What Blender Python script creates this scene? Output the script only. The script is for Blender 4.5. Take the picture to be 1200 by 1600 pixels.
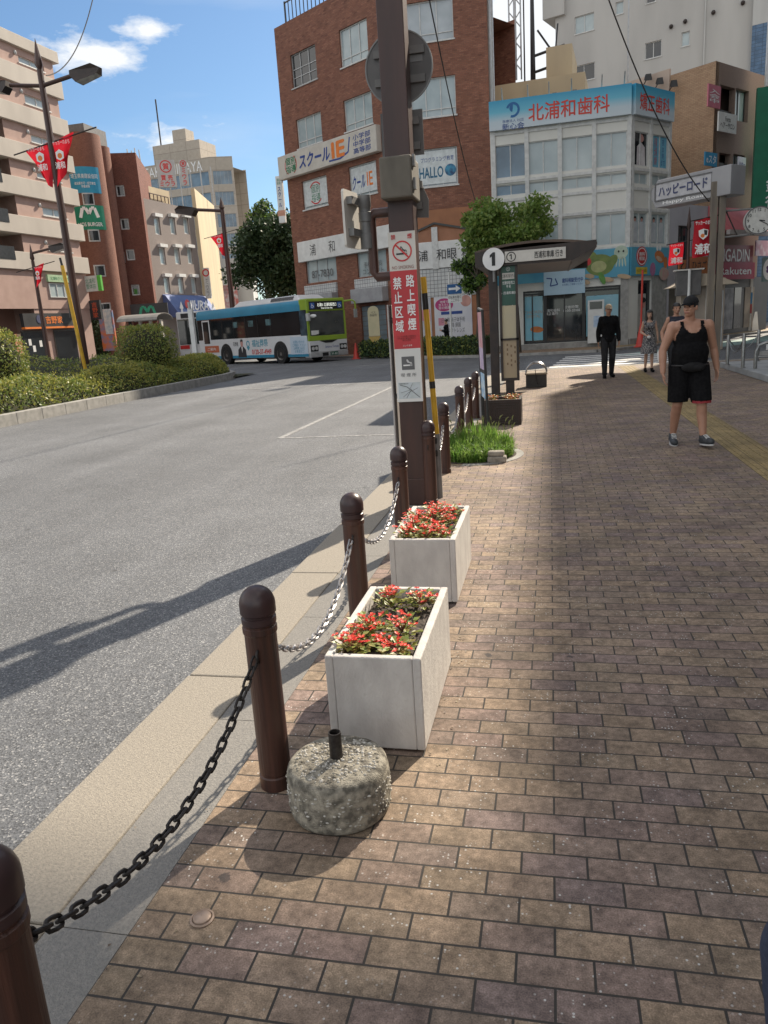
import bpy, bmesh, math, random
import numpy as np
from mathutils import Vector, Matrix
for o in list(bpy.data.objects): bpy.data.objects.remove(o)
SC = bpy.context.scene
COL = SC.collection
random.seed(7); RNG = np.random.default_rng(11)
# ---------------------------------------------------------------- camera
CH = 1.65                                   # eye height
CM = np.array([[0.97599878, 0.009602, -0.21756419],     # camera right / up / forward in world axes, as columns
               [0.20847291, 0.24768185, 0.94614626],
               [-0.0629716, 0.96879384, -0.23973542]])
CM = np.stack([CM[:, 0], CM[:, 1], CM[:, 2]], 1)
FPX = 1180.0
cam_d = bpy.data.cameras.new('camera'); cam = bpy.data.objects.new('camera', cam_d); COL.objects.link(cam)
cam_d.sensor_fit = 'VERTICAL'; cam_d.sensor_height = 36.0; cam_d.lens = FPX / 1600 * 36.0
cam_d.clip_start = 0.05; cam_d.clip_end = 3000
cam.matrix_world = Matrix(((CM[0, 0], CM[0, 1], -CM[0, 2], 0), (CM[1, 0], CM[1, 1], -CM[1, 2], 0), (CM[2, 0], CM[2, 1], -CM[2, 2], CH), (0, 0, 0, 1)))
SC.camera = cam
def ray(px, py): return CM @ np.array([(px - 600) / FPX, -(py - 800) / FPX, 1.0])
def G(px, py, z=0.0):                       # sight line of the survey photo met with the level z
    d = ray(px, py); t = (z - CH) / d[2]; return Vector((d[0] * t, d[1] * t, z))
def at(px, py, Y):                          # ... met with the vertical plane y = Y
    d = ray(px, py); t = Y / d[1]; return Vector((d[0] * t, Y, CH + d[2] * t))
# ---------------------------------------------------------------- light
SUN_EL = math.radians(36); SUN_AZ = math.radians(22.8)          # azimuth from +Y towards +X
SUN = Vector((math.sin(SUN_AZ) * math.cos(SUN_EL), math.cos(SUN_AZ) * math.cos(SUN_EL), math.sin(SUN_EL)))
sl = bpy.data.lights.new('sun', 'SUN'); sl.energy = 4.3; sl.angle = math.radians(0.7); sl.color = (1.0, 0.88, 0.72)
so = bpy.data.objects.new('sun', sl); COL.objects.link(so); so.location = (30, 60, 60)
so.rotation_euler = SUN.to_track_quat('Z', 'Y').to_euler()
SKY_STRENGTH = 0.10
SC.view_settings.view_transform = 'Standard'; SC.view_settings.look = 'None'; SC.view_settings.gamma = 1.0
SC.view_settings.use_curve_mapping = False
SC.view_settings.exposure = 0.98
W = bpy.data.worlds.new("World"); SC.world = W; W.use_nodes = True
nt = W.node_tree; nt.nodes.clear()
def N(t, typ, **kw):
    n = t.nodes.new(typ)
    for k, v in kw.items(): setattr(n, k, v)
    return n
wo = N(nt, 'ShaderNodeOutputWorld'); bg = N(nt, 'ShaderNodeBackground'); bg.inputs[1].default_value = SKY_STRENGTH
sk = N(nt, 'ShaderNodeTexSky', sky_type='NISHITA', sun_disc=False); sk.sun_elevation = SUN_EL; sk.sun_rotation = SUN_AZ
sk.air_density = 1.0; sk.dust_density = 0.6; sk.ozone_density = 1.4
tc = N(nt, 'ShaderNodeTexCoord')
nz = N(nt, 'ShaderNodeTexNoise'); nz.inputs['Scale'].default_value = 9.0; nz.inputs['Detail'].default_value = 9.0; nz.inputs['Roughness'].default_value = 0.62
wm = N(nt, 'ShaderNodeMapping'); wm.inputs['Scale'].default_value = (1, 1, 2.4)
nt.links.new(tc.outputs['Generated'], wm.inputs[0]); nt.links.new(wm.outputs[0], nz.inputs['Vector'])
def wmath(op, a, b=None):
    n = N(nt, 'ShaderNodeMath', operation=op)
    for i, v in enumerate((a, b)):
        if v is None: continue
        if isinstance(v, (int, float)): n.inputs[i].default_value = v
        else: nt.links.new(v, n.inputs[i])
    return n.outputs[0]
total = None
CLOUDS = [((150, 88), .075, .028, .95), ((232, 47), .055, .018, .9), ((258, 110), .03, .02, .3), ((262, 218), .08, .025, .8), ((815, 70), .16, .10, 1.5), ((800, 150), .16, .05, 1.1), ((1400, 60), .5, .16, 1.0), ((-500, 200), .35, .1, .9)]
for (cx, cy), sx, sz, amp in CLOUDS:
    d = ray(cx, cy); d = d / np.linalg.norm(d)
    mp = N(nt, 'ShaderNodeMapping', vector_type='POINT'); mp.inputs['Scale'].default_value = (1 / sx, 1 / sx, 1 / sz)
    mp.inputs['Location'].default_value = (-d[0] / sx, -d[1] / sx, -d[2] / sz)
    nt.links.new(tc.outputs['Generated'], mp.inputs[0])
    ln = N(nt, 'ShaderNodeVectorMath', operation='LENGTH'); nt.links.new(mp.outputs[0], ln.inputs[0])
    v = wmath('MULTIPLY', wmath('MAXIMUM', wmath('SUBTRACT', 1.25, ln.outputs['Value']), 0.0), amp)
    total = v if total is None else wmath('MAXIMUM', total, v)
nf = N(nt, 'ShaderNodeTexNoise'); nf.inputs['Scale'].default_value = 26.0; nf.inputs['Detail'].default_value = 8.0; nf.inputs['Roughness'].default_value = .6; nt.links.new(wm.outputs[0], nf.inputs['Vector'])
tex = wmath('ADD', wmath('MULTIPLY', nz.outputs['Fac'], 1.5), wmath('MULTIPLY', nf.outputs['Fac'], 1.5))
cl = wmath('SUBTRACT', wmath('ADD', wmath('MULTIPLY', total, 1.0), tex), 2.02)
clm = N(nt, 'ShaderNodeMapRange'); nt.links.new(wmath('MULTIPLY', cl, wmath('GREATER_THAN', total, 0.02)), clm.inputs[0])
clm.inputs[1].default_value = 0.0; clm.inputs[2].default_value = 0.55
# a wide thin veil of cirrus
nz2 = N(nt, 'ShaderNodeTexNoise'); nz2.inputs['Scale'].default_value = 2.3; nz2.inputs['Detail'].default_value = 6.0
wm2 = N(nt, 'ShaderNodeMapping'); wm2.inputs['Scale'].default_value = (1, 1, 5.0); nt.links.new(tc.outputs['Generated'], wm2.inputs[0]); nt.links.new(wm2.outputs[0], nz2.inputs['Vector'])
vm = N(nt, 'ShaderNodeMapRange'); nt.links.new(nz2.outputs['Fac'], vm.inputs[0]); vm.inputs[1].default_value = .5; vm.inputs[2].default_value = .8; vm.inputs[4].default_value = .3
fac = wmath('MAXIMUM', clm.outputs[0], vm.outputs[0])
tint = N(nt, 'ShaderNodeMix', data_type='RGBA', blend_type='MULTIPLY'); tint.inputs['Factor'].default_value = 1.0; nt.links.new(sk.outputs[0], tint.inputs['A']); tint.inputs['B'].default_value = (.50, .61, .69, 1)
mixc = N(nt, 'ShaderNodeMix', data_type='RGBA'); nt.links.new(fac, mixc.inputs['Factor'])
nt.links.new(tint.outputs['Result'], mixc.inputs['A']); mixc.inputs['B'].default_value = (5.0, 5.15, 5.3, 1)
# unseen bright cloud deck, added overhead and behind the camera to lift the shade
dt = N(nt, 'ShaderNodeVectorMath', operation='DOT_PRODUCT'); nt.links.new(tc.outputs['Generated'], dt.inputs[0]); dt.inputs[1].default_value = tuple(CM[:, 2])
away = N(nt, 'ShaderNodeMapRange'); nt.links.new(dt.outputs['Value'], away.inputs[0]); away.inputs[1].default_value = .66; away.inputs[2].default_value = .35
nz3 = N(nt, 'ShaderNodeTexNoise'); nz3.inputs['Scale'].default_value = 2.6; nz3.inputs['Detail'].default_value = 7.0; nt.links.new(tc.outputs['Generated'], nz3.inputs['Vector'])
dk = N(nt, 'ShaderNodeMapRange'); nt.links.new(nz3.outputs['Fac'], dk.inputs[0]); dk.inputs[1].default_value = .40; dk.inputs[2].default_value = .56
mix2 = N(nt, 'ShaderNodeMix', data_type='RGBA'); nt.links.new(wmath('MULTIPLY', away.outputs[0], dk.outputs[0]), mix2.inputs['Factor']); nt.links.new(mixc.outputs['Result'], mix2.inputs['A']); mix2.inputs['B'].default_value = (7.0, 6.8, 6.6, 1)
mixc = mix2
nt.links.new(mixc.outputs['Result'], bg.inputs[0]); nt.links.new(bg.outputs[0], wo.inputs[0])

# ---------------------------------------------------------------- materials
MATS = {}
def mat(name, col, col2=None, scale=6.0, rough=0.6, bump=0.0, bscale=None, metal=0.0, spec=0.5, detail=6.0, ramp=(0.35, 0.65), emit=0.0, stretch=None, trans=0.0, alpha=None):
    """plain procedural material: two tones blended by noise, optional fine bump"""
    if name in MATS: return MATS[name]
    m = bpy.data.materials.new(name); m.use_nodes = True; t = m.node_tree; t.nodes.clear()
    out = N(t, 'ShaderNodeOutputMaterial'); p = N(t, 'ShaderNodeBsdfPrincipled'); t.links.new(p.outputs[0], out.inputs[0])
    p.inputs['Roughness'].default_value = rough; p.inputs['Metallic'].default_value = metal; p.inputs['Specular IOR Level'].default_value = spec
    c1 = tuple(col) + (1,)
    c2 = tuple(col2) + (1,) if col2 else tuple(min(1, c * 0.80) for c in col) + (1,)
    g = N(t, 'ShaderNodeNewGeometry'); mp = N(t, 'ShaderNodeMapping'); t.links.new(g.outputs['Position'], mp.inputs[0])
    if stretch: mp.inputs['Scale'].default_value = stretch
    n = N(t, 'ShaderNodeTexNoise'); n.inputs['Scale'].default_value = scale; n.inputs['Detail'].default_value = detail; t.links.new(mp.outputs[0], n.inputs['Vector'])
    r = N(t, 'ShaderNodeMapRange'); r.inputs[1].default_value = ramp[0]; r.inputs[2].default_value = ramp[1]; t.links.new(n.outputs['Fac'], r.inputs[0])
    mx = N(t, 'ShaderNodeMix', data_type='RGBA'); t.links.new(r.outputs[0], mx.inputs['Factor']); mx.inputs['A'].default_value = c1; mx.inputs['B'].default_value = c2
    t.links.new(mx.outputs['Result'], p.inputs['Base Color'])
    if bump:
        n2 = N(t, 'ShaderNodeTexNoise'); n2.inputs['Scale'].default_value = bscale or scale * 6; n2.inputs['Detail'].default_value = 4; t.links.new(mp.outputs[0], n2.inputs['Vector'])
        b = N(t, 'ShaderNodeBump'); b.inputs['Strength'].default_value = bump; b.inputs['Distance'].default_value = 0.01; t.links.new(n2.outputs['Fac'], b.inputs['Height']); t.links.new(b.outputs[0], p.inputs['Normal'])
    if emit:
        p.inputs['Emission Color'].default_value = c1; p.inputs['Emission Strength'].default_value = emit
    if trans:
        tr = N(t, 'ShaderNodeBsdfTranslucent'); t.links.new(mx.outputs['Result'], tr.inputs[0]); ms = N(t, 'ShaderNodeMixShader'); ms.inputs[0].default_value = trans
        t.links.new(p.outputs[0], ms.inputs[1]); t.links.new(tr.outputs[0], ms.inputs[2]); t.links.new(ms.outputs[0], out.inputs[0])
    MATS[name] = m; return m
def brickmat(name, tones, mortar, bw, bh, ms, rough=0.8, bump=0.4, offset=0.5, grit=0.0, stain=0.25, spec=0.3, uvscale=1.0, swap=False):
    """tile or brick pattern in metres over the UV map, every brick its own tone from the list"""
    if name in MATS: return MATS[name]
    m = bpy.data.materials.new(name); m.use_nodes = True; t = m.node_tree; t.nodes.clear()
    out = N(t, 'ShaderNodeOutputMaterial'); p = N(t, 'ShaderNodeBsdfPrincipled'); t.links.new(p.outputs[0], out.inputs[0])
    p.inputs['Specular IOR Level'].default_value = spec
    uv = N(t, 'ShaderNodeUVMap'); mp = N(t, 'ShaderNodeMapping'); t.links.new(uv.outputs[0], mp.inputs[0])
    if swap: mp.inputs['Rotation'].default_value = (0, 0, math.pi / 2)
    if grit:
        wn = N(t, 'ShaderNodeTexNoise'); wn.inputs['Scale'].default_value = 22.0; wn.inputs['Detail'].default_value = 4.0; wa = N(t, 'ShaderNodeVectorMath', operation='MULTIPLY_ADD'); t.links.new(wn.outputs['Color'], wa.inputs[0]); wa.inputs[1].default_value = (.0085, .0085, 0); t.links.new(mp.outputs[0], wa.inputs[2]); bv = wa.outputs[0]
    else: bv = mp.outputs[0]
    br = N(t, 'ShaderNodeTexBrick', offset=offset); t.links.new(bv, br.inputs['Vector'])
    br.inputs['Color1'].default_value = (0, 0, 0, 1); br.inputs['Color2'].default_value = (1, 1, 1, 1); br.inputs['Mortar'].default_value = (0.5, 0.5, 0.5, 1)
    br.inputs['Scale'].default_value = 1.0; br.inputs['Mortar Size'].default_value = ms; br.inputs['Mortar Smooth'].default_value = 0.3; br.inputs['Bias'].default_value = 0.0
    br.inputs['Brick Width'].default_value = bw; br.inputs['Row Height'].default_value = bh
    cr = N(t, 'ShaderNodeValToRGB'); e = cr.color_ramp; e.interpolation = 'LINEAR'
    while len(e.elements) > 1: e.elements.remove(e.elements[-1])
    for i, c in enumerate(tones):
        el = e.elements[0] if i == 0 else e.elements.new(i / max(1, len(tones) - 1))
        el.position = i / max(1, len(tones) - 1); el.color = tuple(c) + (1,)
    t.links.new(br.outputs['Color'], cr.inputs[0])
    g = N(t, 'ShaderNodeNewGeometry')
    def noise(sc, det=6, rg=.6):
        n = N(t, 'ShaderNodeTexNoise'); n.inputs['Scale'].default_value = sc; n.inputs['Detail'].default_value = det; n.inputs['Roughness'].default_value = rg; t.links.new(g.outputs['Position'], n.inputs['Vector']); return n.outputs['Fac']
    def rng(v, a, b, lo=0.0, hi=1.0):
        r = N(t, 'ShaderNodeMapRange'); t.links.new(v, r.inputs[0]); r.inputs[1].default_value = a; r.inputs[2].default_value = b; r.inputs[3].default_value = lo; r.inputs[4].default_value = hi; return r.outputs[0]
    def mul(c, f):
        x = N(t, 'ShaderNodeMix', data_type='RGBA', blend_type='MULTIPLY'); x.inputs['Factor'].default_value = 1.0; t.links.new(c, x.inputs['A']); t.links.new(f, x.inputs['B']); return x.outputs['Result']
    c = cr.outputs[0]
    c = mul(c, rng(noise(2.2), .3, .7, 1 - stain, 1 + stain * .5)); c = mul(c, rng(noise(38.0), .3, .7, 1 - stain * 1.3, 1 + stain * .9))
    h = noise(90.0)
    if grit:
        c = mul(c, rng(noise(.8, 5, .7), .35, .65, .74, 1.12)); c = mul(c, rng(noise(11.0, 5, .7), .36, .6, .70, 1.12))
        c = mul(c, rng(noise(210.0, 3), .3, .7, .62, 1.3))
        v = N(t, 'ShaderNodeTexVoronoi', feature='F1'); v.inputs['Scale'].default_value = 75.0; v.inputs['Randomness'].default_value = 1.0; t.links.new(g.outputs['Position'], v.inputs['Vector'])
        near = rng(v.outputs['Distance'], .30, .20)
        pick = N(t, 'ShaderNodeSeparateColor'); t.links.new(v.outputs['Color'], pick.inputs[0])
        sel = rng(pick.outputs[0], 1 - grit, 1 - grit + .02)
        mk = N(t, 'ShaderNodeMath', operation='MULTIPLY'); t.links.new(near, mk.inputs[0]); t.links.new(sel, mk.inputs[1])
        mk2 = N(t, 'ShaderNodeMath', operation='MULTIPLY'); t.links.new(mk.outputs[0], mk2.inputs[0]); t.links.new(rng(noise(5.0, 3), .47, .60), mk2.inputs[1])
        x = N(t, 'ShaderNodeMix', data_type='RGBA'); t.links.new(mk2.outputs[0], x.inputs['Factor']); t.links.new(c, x.inputs['A']); x.inputs['B'].default_value = (.5, .49, .46, 1); c = x.outputs['Result']
        # old gum and oil spots
        v2 = N(t, 'ShaderNodeTexVoronoi', feature='F1'); v2.inputs['Scale'].default_value = 4.2; t.links.new(g.outputs['Position'], v2.inputs['Vector'])
        wv = N(t, 'ShaderNodeMath', operation='ADD'); t.links.new(v2.outputs['Distance'], wv.inputs[0]); t.links.new(rng(noise(30.0, 3), .3, .7, -.04, .05), wv.inputs[1])
        spot = rng(wv.outputs[0], .105, .075); p2 = N(t, 'ShaderNodeSeparateColor'); t.links.new(v2.outputs['Color'], p2.inputs[0]); s2 = rng(p2.outputs[1], .55, .62)
        mk3 = N(t, 'ShaderNodeMath', operation='MULTIPLY'); t.links.new(spot, mk3.inputs[0]); t.links.new(s2, mk3.inputs[1])
        mk4 = N(t, 'ShaderNodeMath', operation='MULTIPLY'); t.links.new(mk3.outputs[0], mk4.inputs[0]); mk4.inputs[1].default_value = .75
        x = N(t, 'ShaderNodeMix', data_type='RGBA'); t.links.new(mk4.outputs[0], x.inputs['Factor']); t.links.new(c, x.inputs['A']); x.inputs['B'].default_value = (.035, .033, .035, 1); c = x.outputs['Result']
    x = N(t, 'ShaderNodeMix', data_type='RGBA'); t.links.new(br.outputs['Fac'], x.inputs['Factor']); t.links.new(c, x.inputs['A']); x.inputs['B'].default_value = tuple(mortar) + (1,)
    t.links.new(x.outputs['Result'], p.inputs['Base Color'])
    t.links.new(rng(h, .3, .7, rough - .12, min(1, rough + .12)), p.inputs['Roughness'])
    hh = N(t, 'ShaderNodeMath', operation='MULTIPLY_ADD'); t.links.new(br.outputs['Fac'], hh.inputs[0]); hh.inputs[1].default_value = -1.0
    hs = N(t, 'ShaderNodeMath', operation='MULTIPLY'); t.links.new(h, hs.inputs[0]); hs.inputs[1].default_value = .35; t.links.new(hs.outputs[0], hh.inputs[2])
    b = N(t, 'ShaderNodeBump'); b.inputs['Strength'].default_value = bump; b.inputs['Distance'].default_value = .004 if grit else .006; t.links.new(hh.outputs[0], b.inputs['Height']); t.links.new(b.outputs[0], p.inputs['Normal'])
    MATS[name] = m; return m
def asphaltmat(name, base, lightc, grain=1.0):
    m = bpy.data.materials.new(name); m.use_nodes = True; t = m.node_tree; t.nodes.clear()
    out = N(t, 'ShaderNodeOutputMaterial'); p = N(t, 'ShaderNodeBsdfPrincipled'); t.links.new(p.outputs[0], out.inputs[0])
    p.inputs['Roughness'].default_value = .82; p.inputs['Specular IOR Level'].default_value = .35
    g = N(t, 'ShaderNodeNewGeometry')
    v = N(t, 'ShaderNodeTexVoronoi', feature='F1'); v.inputs['Scale'].default_value = 140 * grain; t.links.new(g.outputs['Position'], v.inputs['Vector'])
    sc = N(t, 'ShaderNodeSeparateColor'); t.links.new(v.outputs['Color'], sc.inputs[0])
    r = N(t, 'ShaderNodeValToRGB'); e = r.color_ramp; e.elements[0].position = 0; e.elements[0].color = tuple(c * .52 for c in base) + (1,); e.elements[1].position = 1; e.elements[1].color = tuple(lightc) + (1,)
    k = e.elements.new(.5); k.color = tuple(base) + (1,); k = e.elements.new(.86); k.color = tuple(c * 1.22 for c in base) + (1,)
    t.links.new(sc.outputs[0], r.inputs[0])
    n = N(t, 'ShaderNodeTexNoise'); n.inputs['Scale'].default_value = .55; n.inputs['Detail'].default_value = 9; n.inputs['Roughness'].default_value = .65; t.links.new(g.outputs['Position'], n.inputs['Vector'])
    mr = N(t, 'ShaderNodeMapRange'); t.links.new(n.outputs['Fac'], mr.inputs[0]); mr.inputs[1].default_value = .3; mr.inputs[2].default_value = .7; mr.inputs[3].default_value = .8; mr.inputs[4].default_value = 1.15
    ms = N(t, 'ShaderNodeMapping'); ms.inputs['Rotation'].default_value = (0, 0, .25); ms.inputs['Scale'].default_value = (1.1, .09, 1); t.links.new(g.outputs['Position'], ms.inputs[0]); ns = N(t, 'ShaderNodeTexNoise'); ns.inputs['Scale'].default_value = 1.0; ns.inputs['Detail'].default_value = 5; t.links.new(ms.outputs[0], ns.inputs['Vector']); mr3 = N(t, 'ShaderNodeMapRange'); t.links.new(ns.outputs['Fac'], mr3.inputs[0]); mr3.inputs[1].default_value = .32; mr3.inputs[2].default_value = .62; mr3.inputs[3].default_value = .84; mr3.inputs[4].default_value = 1.06
    mm = N(t, 'ShaderNodeMath', operation='MULTIPLY'); t.links.new(mr.outputs[0], mm.inputs[0]); t.links.new(mr3.outputs[0], mm.inputs[1])
    x = N(t, 'ShaderNodeMix', data_type='RGBA', blend_type='MULTIPLY'); x.inputs['Factor'].default_value = 1; t.links.new(r.outputs[0], x.inputs['A']); t.links.new(mm.outputs[0], x.inputs['B'])
    # dark round stains (old oil, gum)
    v2 = N(t, 'ShaderNodeTexVoronoi', feature='F1'); v2.inputs['Scale'].default_value = 2.2; t.links.new(g.outputs['Position'], v2.inputs['Vector'])
    mr2 = N(t, 'ShaderNodeMapRange'); t.links.new(v2.outputs['Distance'], mr2.inputs[0]); mr2.inputs[1].default_value = .075; mr2.inputs[2].default_value = .05; mr2.inputs[4].default_value = .45
    x2 = N(t, 'ShaderNodeMix', data_type='RGBA'); t.links.new(mr2.outputs[0], x2.inputs['Factor']); t.links.new(x.outputs['Result'], x2.inputs['A']); x2.inputs['B'].default_value = (.04, .04, .042, 1)
    t.links.new(x2.outputs['Result'], p.inputs['Base Color'])
    b = N(t, 'ShaderNodeBump'); b.inputs['Strength'].default_value = .55; b.inputs['Distance'].default_value = .004; t.links.new(v.outputs['Distance'], b.inputs['Height']); t.links.new(b.outputs[0], p.inputs['Normal'])
    MATS[name] = m; return m
def glassmat(name, col, rough=.06, spec=.6, var=None):
    return mat(name, col, var or tuple(c * .6 for c in col), scale=.9, rough=rough, spec=spec, detail=3)
# ---------------------------------------------------------------- mesh builder
def tag(o, label=None, cat=None, group=None, kind=None):
    if label: o['label'] = label
    if cat: o['category'] = cat
    if group: o['group'] = group
    if kind: o['kind'] = kind
    return o
def thing(name, loc, label, cat, group=None):
    o = bpy.data.objects.new(name, None); COL.objects.link(o); o.location = loc; o.empty_display_size = .2
    return tag(o, label, cat, group)
def wloc(o):
    v = Vector((0, 0, 0))
    while o is not None: v += Vector(o.location); o = o.parent
    return v
class Face:                                 # a vertical plane: p + u*dir, height z, outward normal n towards the viewer
    def __init__(s, p, d, n=None):
        s.p = Vector((p[0], p[1], 0)); s.u = Vector((d[0], d[1], 0)).normalized()
        s.n = Vector((s.u.y, -s.u.x, 0))
        if (n is None and s.n.dot(-s.p) < 0) or (n is not None and s.n.dot(Vector((n[0], n[1], 0))) < 0): s.n = -s.n
    def uz(s, px, py):
        d = Vector(ray(px, py)); o = Vector((0, 0, CH)); t = (s.p - o).dot(s.n) / d.dot(s.n); q = o + d * t
        return (q - s.p).dot(s.u), q.z
    def rect(s, x0, y0, x1, y1):            # two opposite corners as surveyed -> u0,u1,z0,z1
        a = s.uz(x0, y0); b = s.uz(x1, y1); return min(a[0], b[0]), max(a[0], b[0]), min(a[1], b[1]), max(a[1], b[1])
    def pt(s, u, z, d=0.0): return s.p + s.u * u + Vector((0, 0, z)) + s.n * d
class MB:
    def __init__(s): s.v = []; s.f = []; s.m = []; s.mi = 0; s.sm = []; s.smooth = False
    def add(s, vs, fs):
        b = len(s.v); s.v.extend(tuple(p) for p in vs)
        for f in fs: s.f.append(tuple(b + i for i in f)); s.m.append(s.mi); s.sm.append(s.smooth)
        return s
    def hexa(s, p): return s.add(p, [(0, 3, 2, 1), (4, 5, 6, 7), (0, 1, 5, 4), (1, 2, 6, 5), (2, 3, 7, 6), (3, 0, 4, 7)])
    def box(s, x0, x1, y0, y1, z0, z1): return s.hexa([(x0, y0, z0), (x1, y0, z0), (x1, y1, z0), (x0, y1, z0), (x0, y0, z1), (x1, y0, z1), (x1, y1, z1), (x0, y1, z1)])
    def fbox(s, F, u0, u1, z0, z1, d0, d1):
        return s.hexa([F.pt(u0, z0, d0), F.pt(u1, z0, d0), F.pt(u1, z0, d1), F.pt(u0, z0, d1), F.pt(u0, z1, d0), F.pt(u1, z1, d0), F.pt(u1, z1, d1), F.pt(u0, z1, d1)])
    def fquad(s, F, u0, u1, z0, z1, d): return s.add([F.pt(u0, z0, d), F.pt(u1, z0, d), F.pt(u1, z1, d), F.pt(u0, z1, d)], [(0, 1, 2, 3)])
    def prism(s, pts, off):                 # polygon of 3-D points swept by the vector off
        n = len(pts); off = Vector(off); q = [Vector(p) for p in pts]
        return s.add(q + [p + off for p in q], [tuple(range(n - 1, -1, -1)), tuple(range(n, 2 * n))] + [(i, (i + 1) % n, n + (i + 1) % n, n + i) for i in range(n)])
    def fpoly(s, F, uz, d0, d1): return s.prism([F.pt(u, z, d0) for u, z in uz], F.n * (d1 - d0))
    def tube(s, pts, r, n=8, cap=True, closed=False):
        P = [Vector(p) for p in pts]; k = len(P); R = r if isinstance(r, (list, tuple)) else [r] * k
        vs = []; up = Vector((0, 0, 1)); prev = None
        for i, p in enumerate(P):
            if closed: t = P[(i + 1) % k] - P[i - 1]
            else: t = (P[min(i + 1, k - 1)] - P[max(i - 1, 0)])
            if t.length < 1e-9: t = Vector((0, 0, 1))
            t.normalize()
            if prev is None: a = t.orthogonal().normalized()
            else:
                a = prev - t * prev.dot(t)
                if a.length < 1e-6: a = t.orthogonal()
                a.normalize()
            prev = a; b = t.cross(a)
            vs += [p + (a * math.cos(2 * math.pi * j / n) + b * math.sin(2 * math.pi * j / n)) * R[i] for j in range(n)]
        fs = [(i * n + j, i * n + (j + 1) % n, ((i + 1) % k) * n + (j + 1) % n, ((i + 1) % k) * n + j) for i in range(k if closed else k - 1) for j in range(n)]
        if cap and not closed: fs += [tuple(range(n - 1, -1, -1)), tuple((k - 1) * n + j for j in range(n))]
        o = s.smooth; s.smooth = True; s.add(vs, fs); s.smooth = o; return s
    def lathe(s, prof, c, n=24, a0=0.0, a1=2 * math.pi):
        full = abs(a1 - a0 - 2 * math.pi) < 1e-6; m = n if full else n + 1; vs = []
        for r, z in prof: vs += [(c[0] + r * math.cos(a0 + (a1 - a0) * j / n), c[1] + r * math.sin(a0 + (a1 - a0) * j / n), c[2] + z) for j in range(m)]
        fs = [(i * m + j, i * m + (j + 1) % m, (i + 1) * m + (j + 1) % m, (i + 1) * m + j) for i in range(len(prof) - 1) for j in range(n)]
        o = s.smooth; s.smooth = True; s.add(vs, fs); s.smooth = o; return s
    def ell(s, c, r, n=12, k=8):
        vs = []; 
        for i in range(k + 1):
            th = math.pi * i / k
            vs += [(c[0] + r[0] * math.sin(th) * math.cos(2 * math.pi * j / n), c[1] + r[1] * math.sin(th) * math.sin(2 * math.pi * j / n), c[2] - r[2] * math.cos(th)) for j in range(n)]
        fs = [(i * n + j, i * n + (j + 1) % n, (i + 1) * n + (j + 1) % n, (i + 1) * n + j) for i in range(k) for j in range(n)]
        o = s.smooth; s.smooth = True; s.add(vs, fs); s.smooth = o; return s
    def disc(s, F, u, z, r, d0, d1, n=28): return s.fpoly(F, [(u + r * math.cos(2 * math.pi * j / n), z + r * math.sin(2 * math.pi * j / n)) for j in range(n)], d0, d1)
    def ring(s, F, u, z, r0, r1, d0, d1, n=32, a0=0, a1=2 * math.pi):
        for j in range(n):
            t0 = a0 + (a1 - a0) * j / n; t1 = a0 + (a1 - a0) * (j + 1) / n
            q = [(u + r * math.cos(t), z + r * math.sin(t)) for r, t in ((r0, t0), (r1, t0), (r1, t1), (r0, t1))]; s.fpoly(F, q, d0, d1)
        return s
    def fline(s, F, pts, w, d0, d1):        # a flat stroke along points of a face
        for (a, b) in zip(pts, pts[1:]):
            dx, dz = b[0] - a[0], b[1] - a[1]; l = math.hypot(dx, dz) or 1; nx, nz_ = -dz / l * w / 2, dx / l * w / 2
            s.fpoly(F, [(a[0] + nx, a[1] + nz_), (a[0] - nx, a[1] - nz_), (b[0] - nx, b[1] - nz_), (b[0] + nx, b[1] + nz_)], d0, d1)
        return s
    def build(s, name, mats, parent=None, bevel=0.0, segs=2, loc=None, sharp=35, uv=True):
        base = wloc(parent) if parent is not None else Vector(loc or (0, 0, 0))
        V = np.array(s.v, dtype=np.float64).reshape(-1, 3)
        me = bpy.data.meshes.new(name); me.from_pydata([tuple(p) for p in (V - np.array(base))], [], s.f)
        ml = mats if isinstance(mats, (list, tuple)) else [mats]
        for m in ml: me.materials.append(m)
        if len(ml) > 1: me.polygons.foreach_set('material_index', s.m)
        me.polygons.foreach_set('use_smooth', s.sm)
        if uv:
            lay = me.uv_layers.new(name='UVMap'); nl = len(me.loops)
            lt = np.empty(len(me.polygons), dtype=np.int32); me.polygons.foreach_get('loop_total', lt)
            vi = np.empty(nl, dtype=np.int32); me.loops.foreach_get('vertex_index', vi)
            no = np.empty(len(me.polygons) * 3); me.polygons.foreach_get('normal', no); no = no.reshape(-1, 3)
            nn = np.repeat(no, lt, axis=0); P = V[vi]
            t = np.stack([-nn[:, 1], nn[:, 0]], 1); L = np.linalg.norm(t, axis=1)
            flip = np.where((t[:, 0] < 0) | ((abs(t[:, 0]) < 1e-3) & (t[:, 1] < 0)), -1, 1)
            t = t / np.maximum(L, 1e-6)[:, None] * flip[:, None]
            vert = np.abs(nn[:, 2]) > .8
            U = np.where(vert, P[:, 0], P[:, 0] * t[:, 0] + P[:, 1] * t[:, 1]); Vv = np.where(vert, P[:, 1], P[:, 2])
            lay.data.foreach_set('uv', np.stack([U, Vv], 1).ravel())
        me.update()
        if any(s.sm): me.set_sharp_from_angle(angle=math.radians(sharp))
        o = bpy.data.objects.new(name, me); COL.objects.link(o)
        if parent is not None: o.parent = parent
        else: o.location = base
        if bevel:
            b = o.modifiers.new('bevel', 'BEVEL'); b.width = bevel; b.segments = segs; b.limit_method = 'ANGLE'
        return o
def struct(name, mb, m, **k):
    o = mb.build(name, m, **k); o['kind'] = 'structure'; return o
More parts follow.
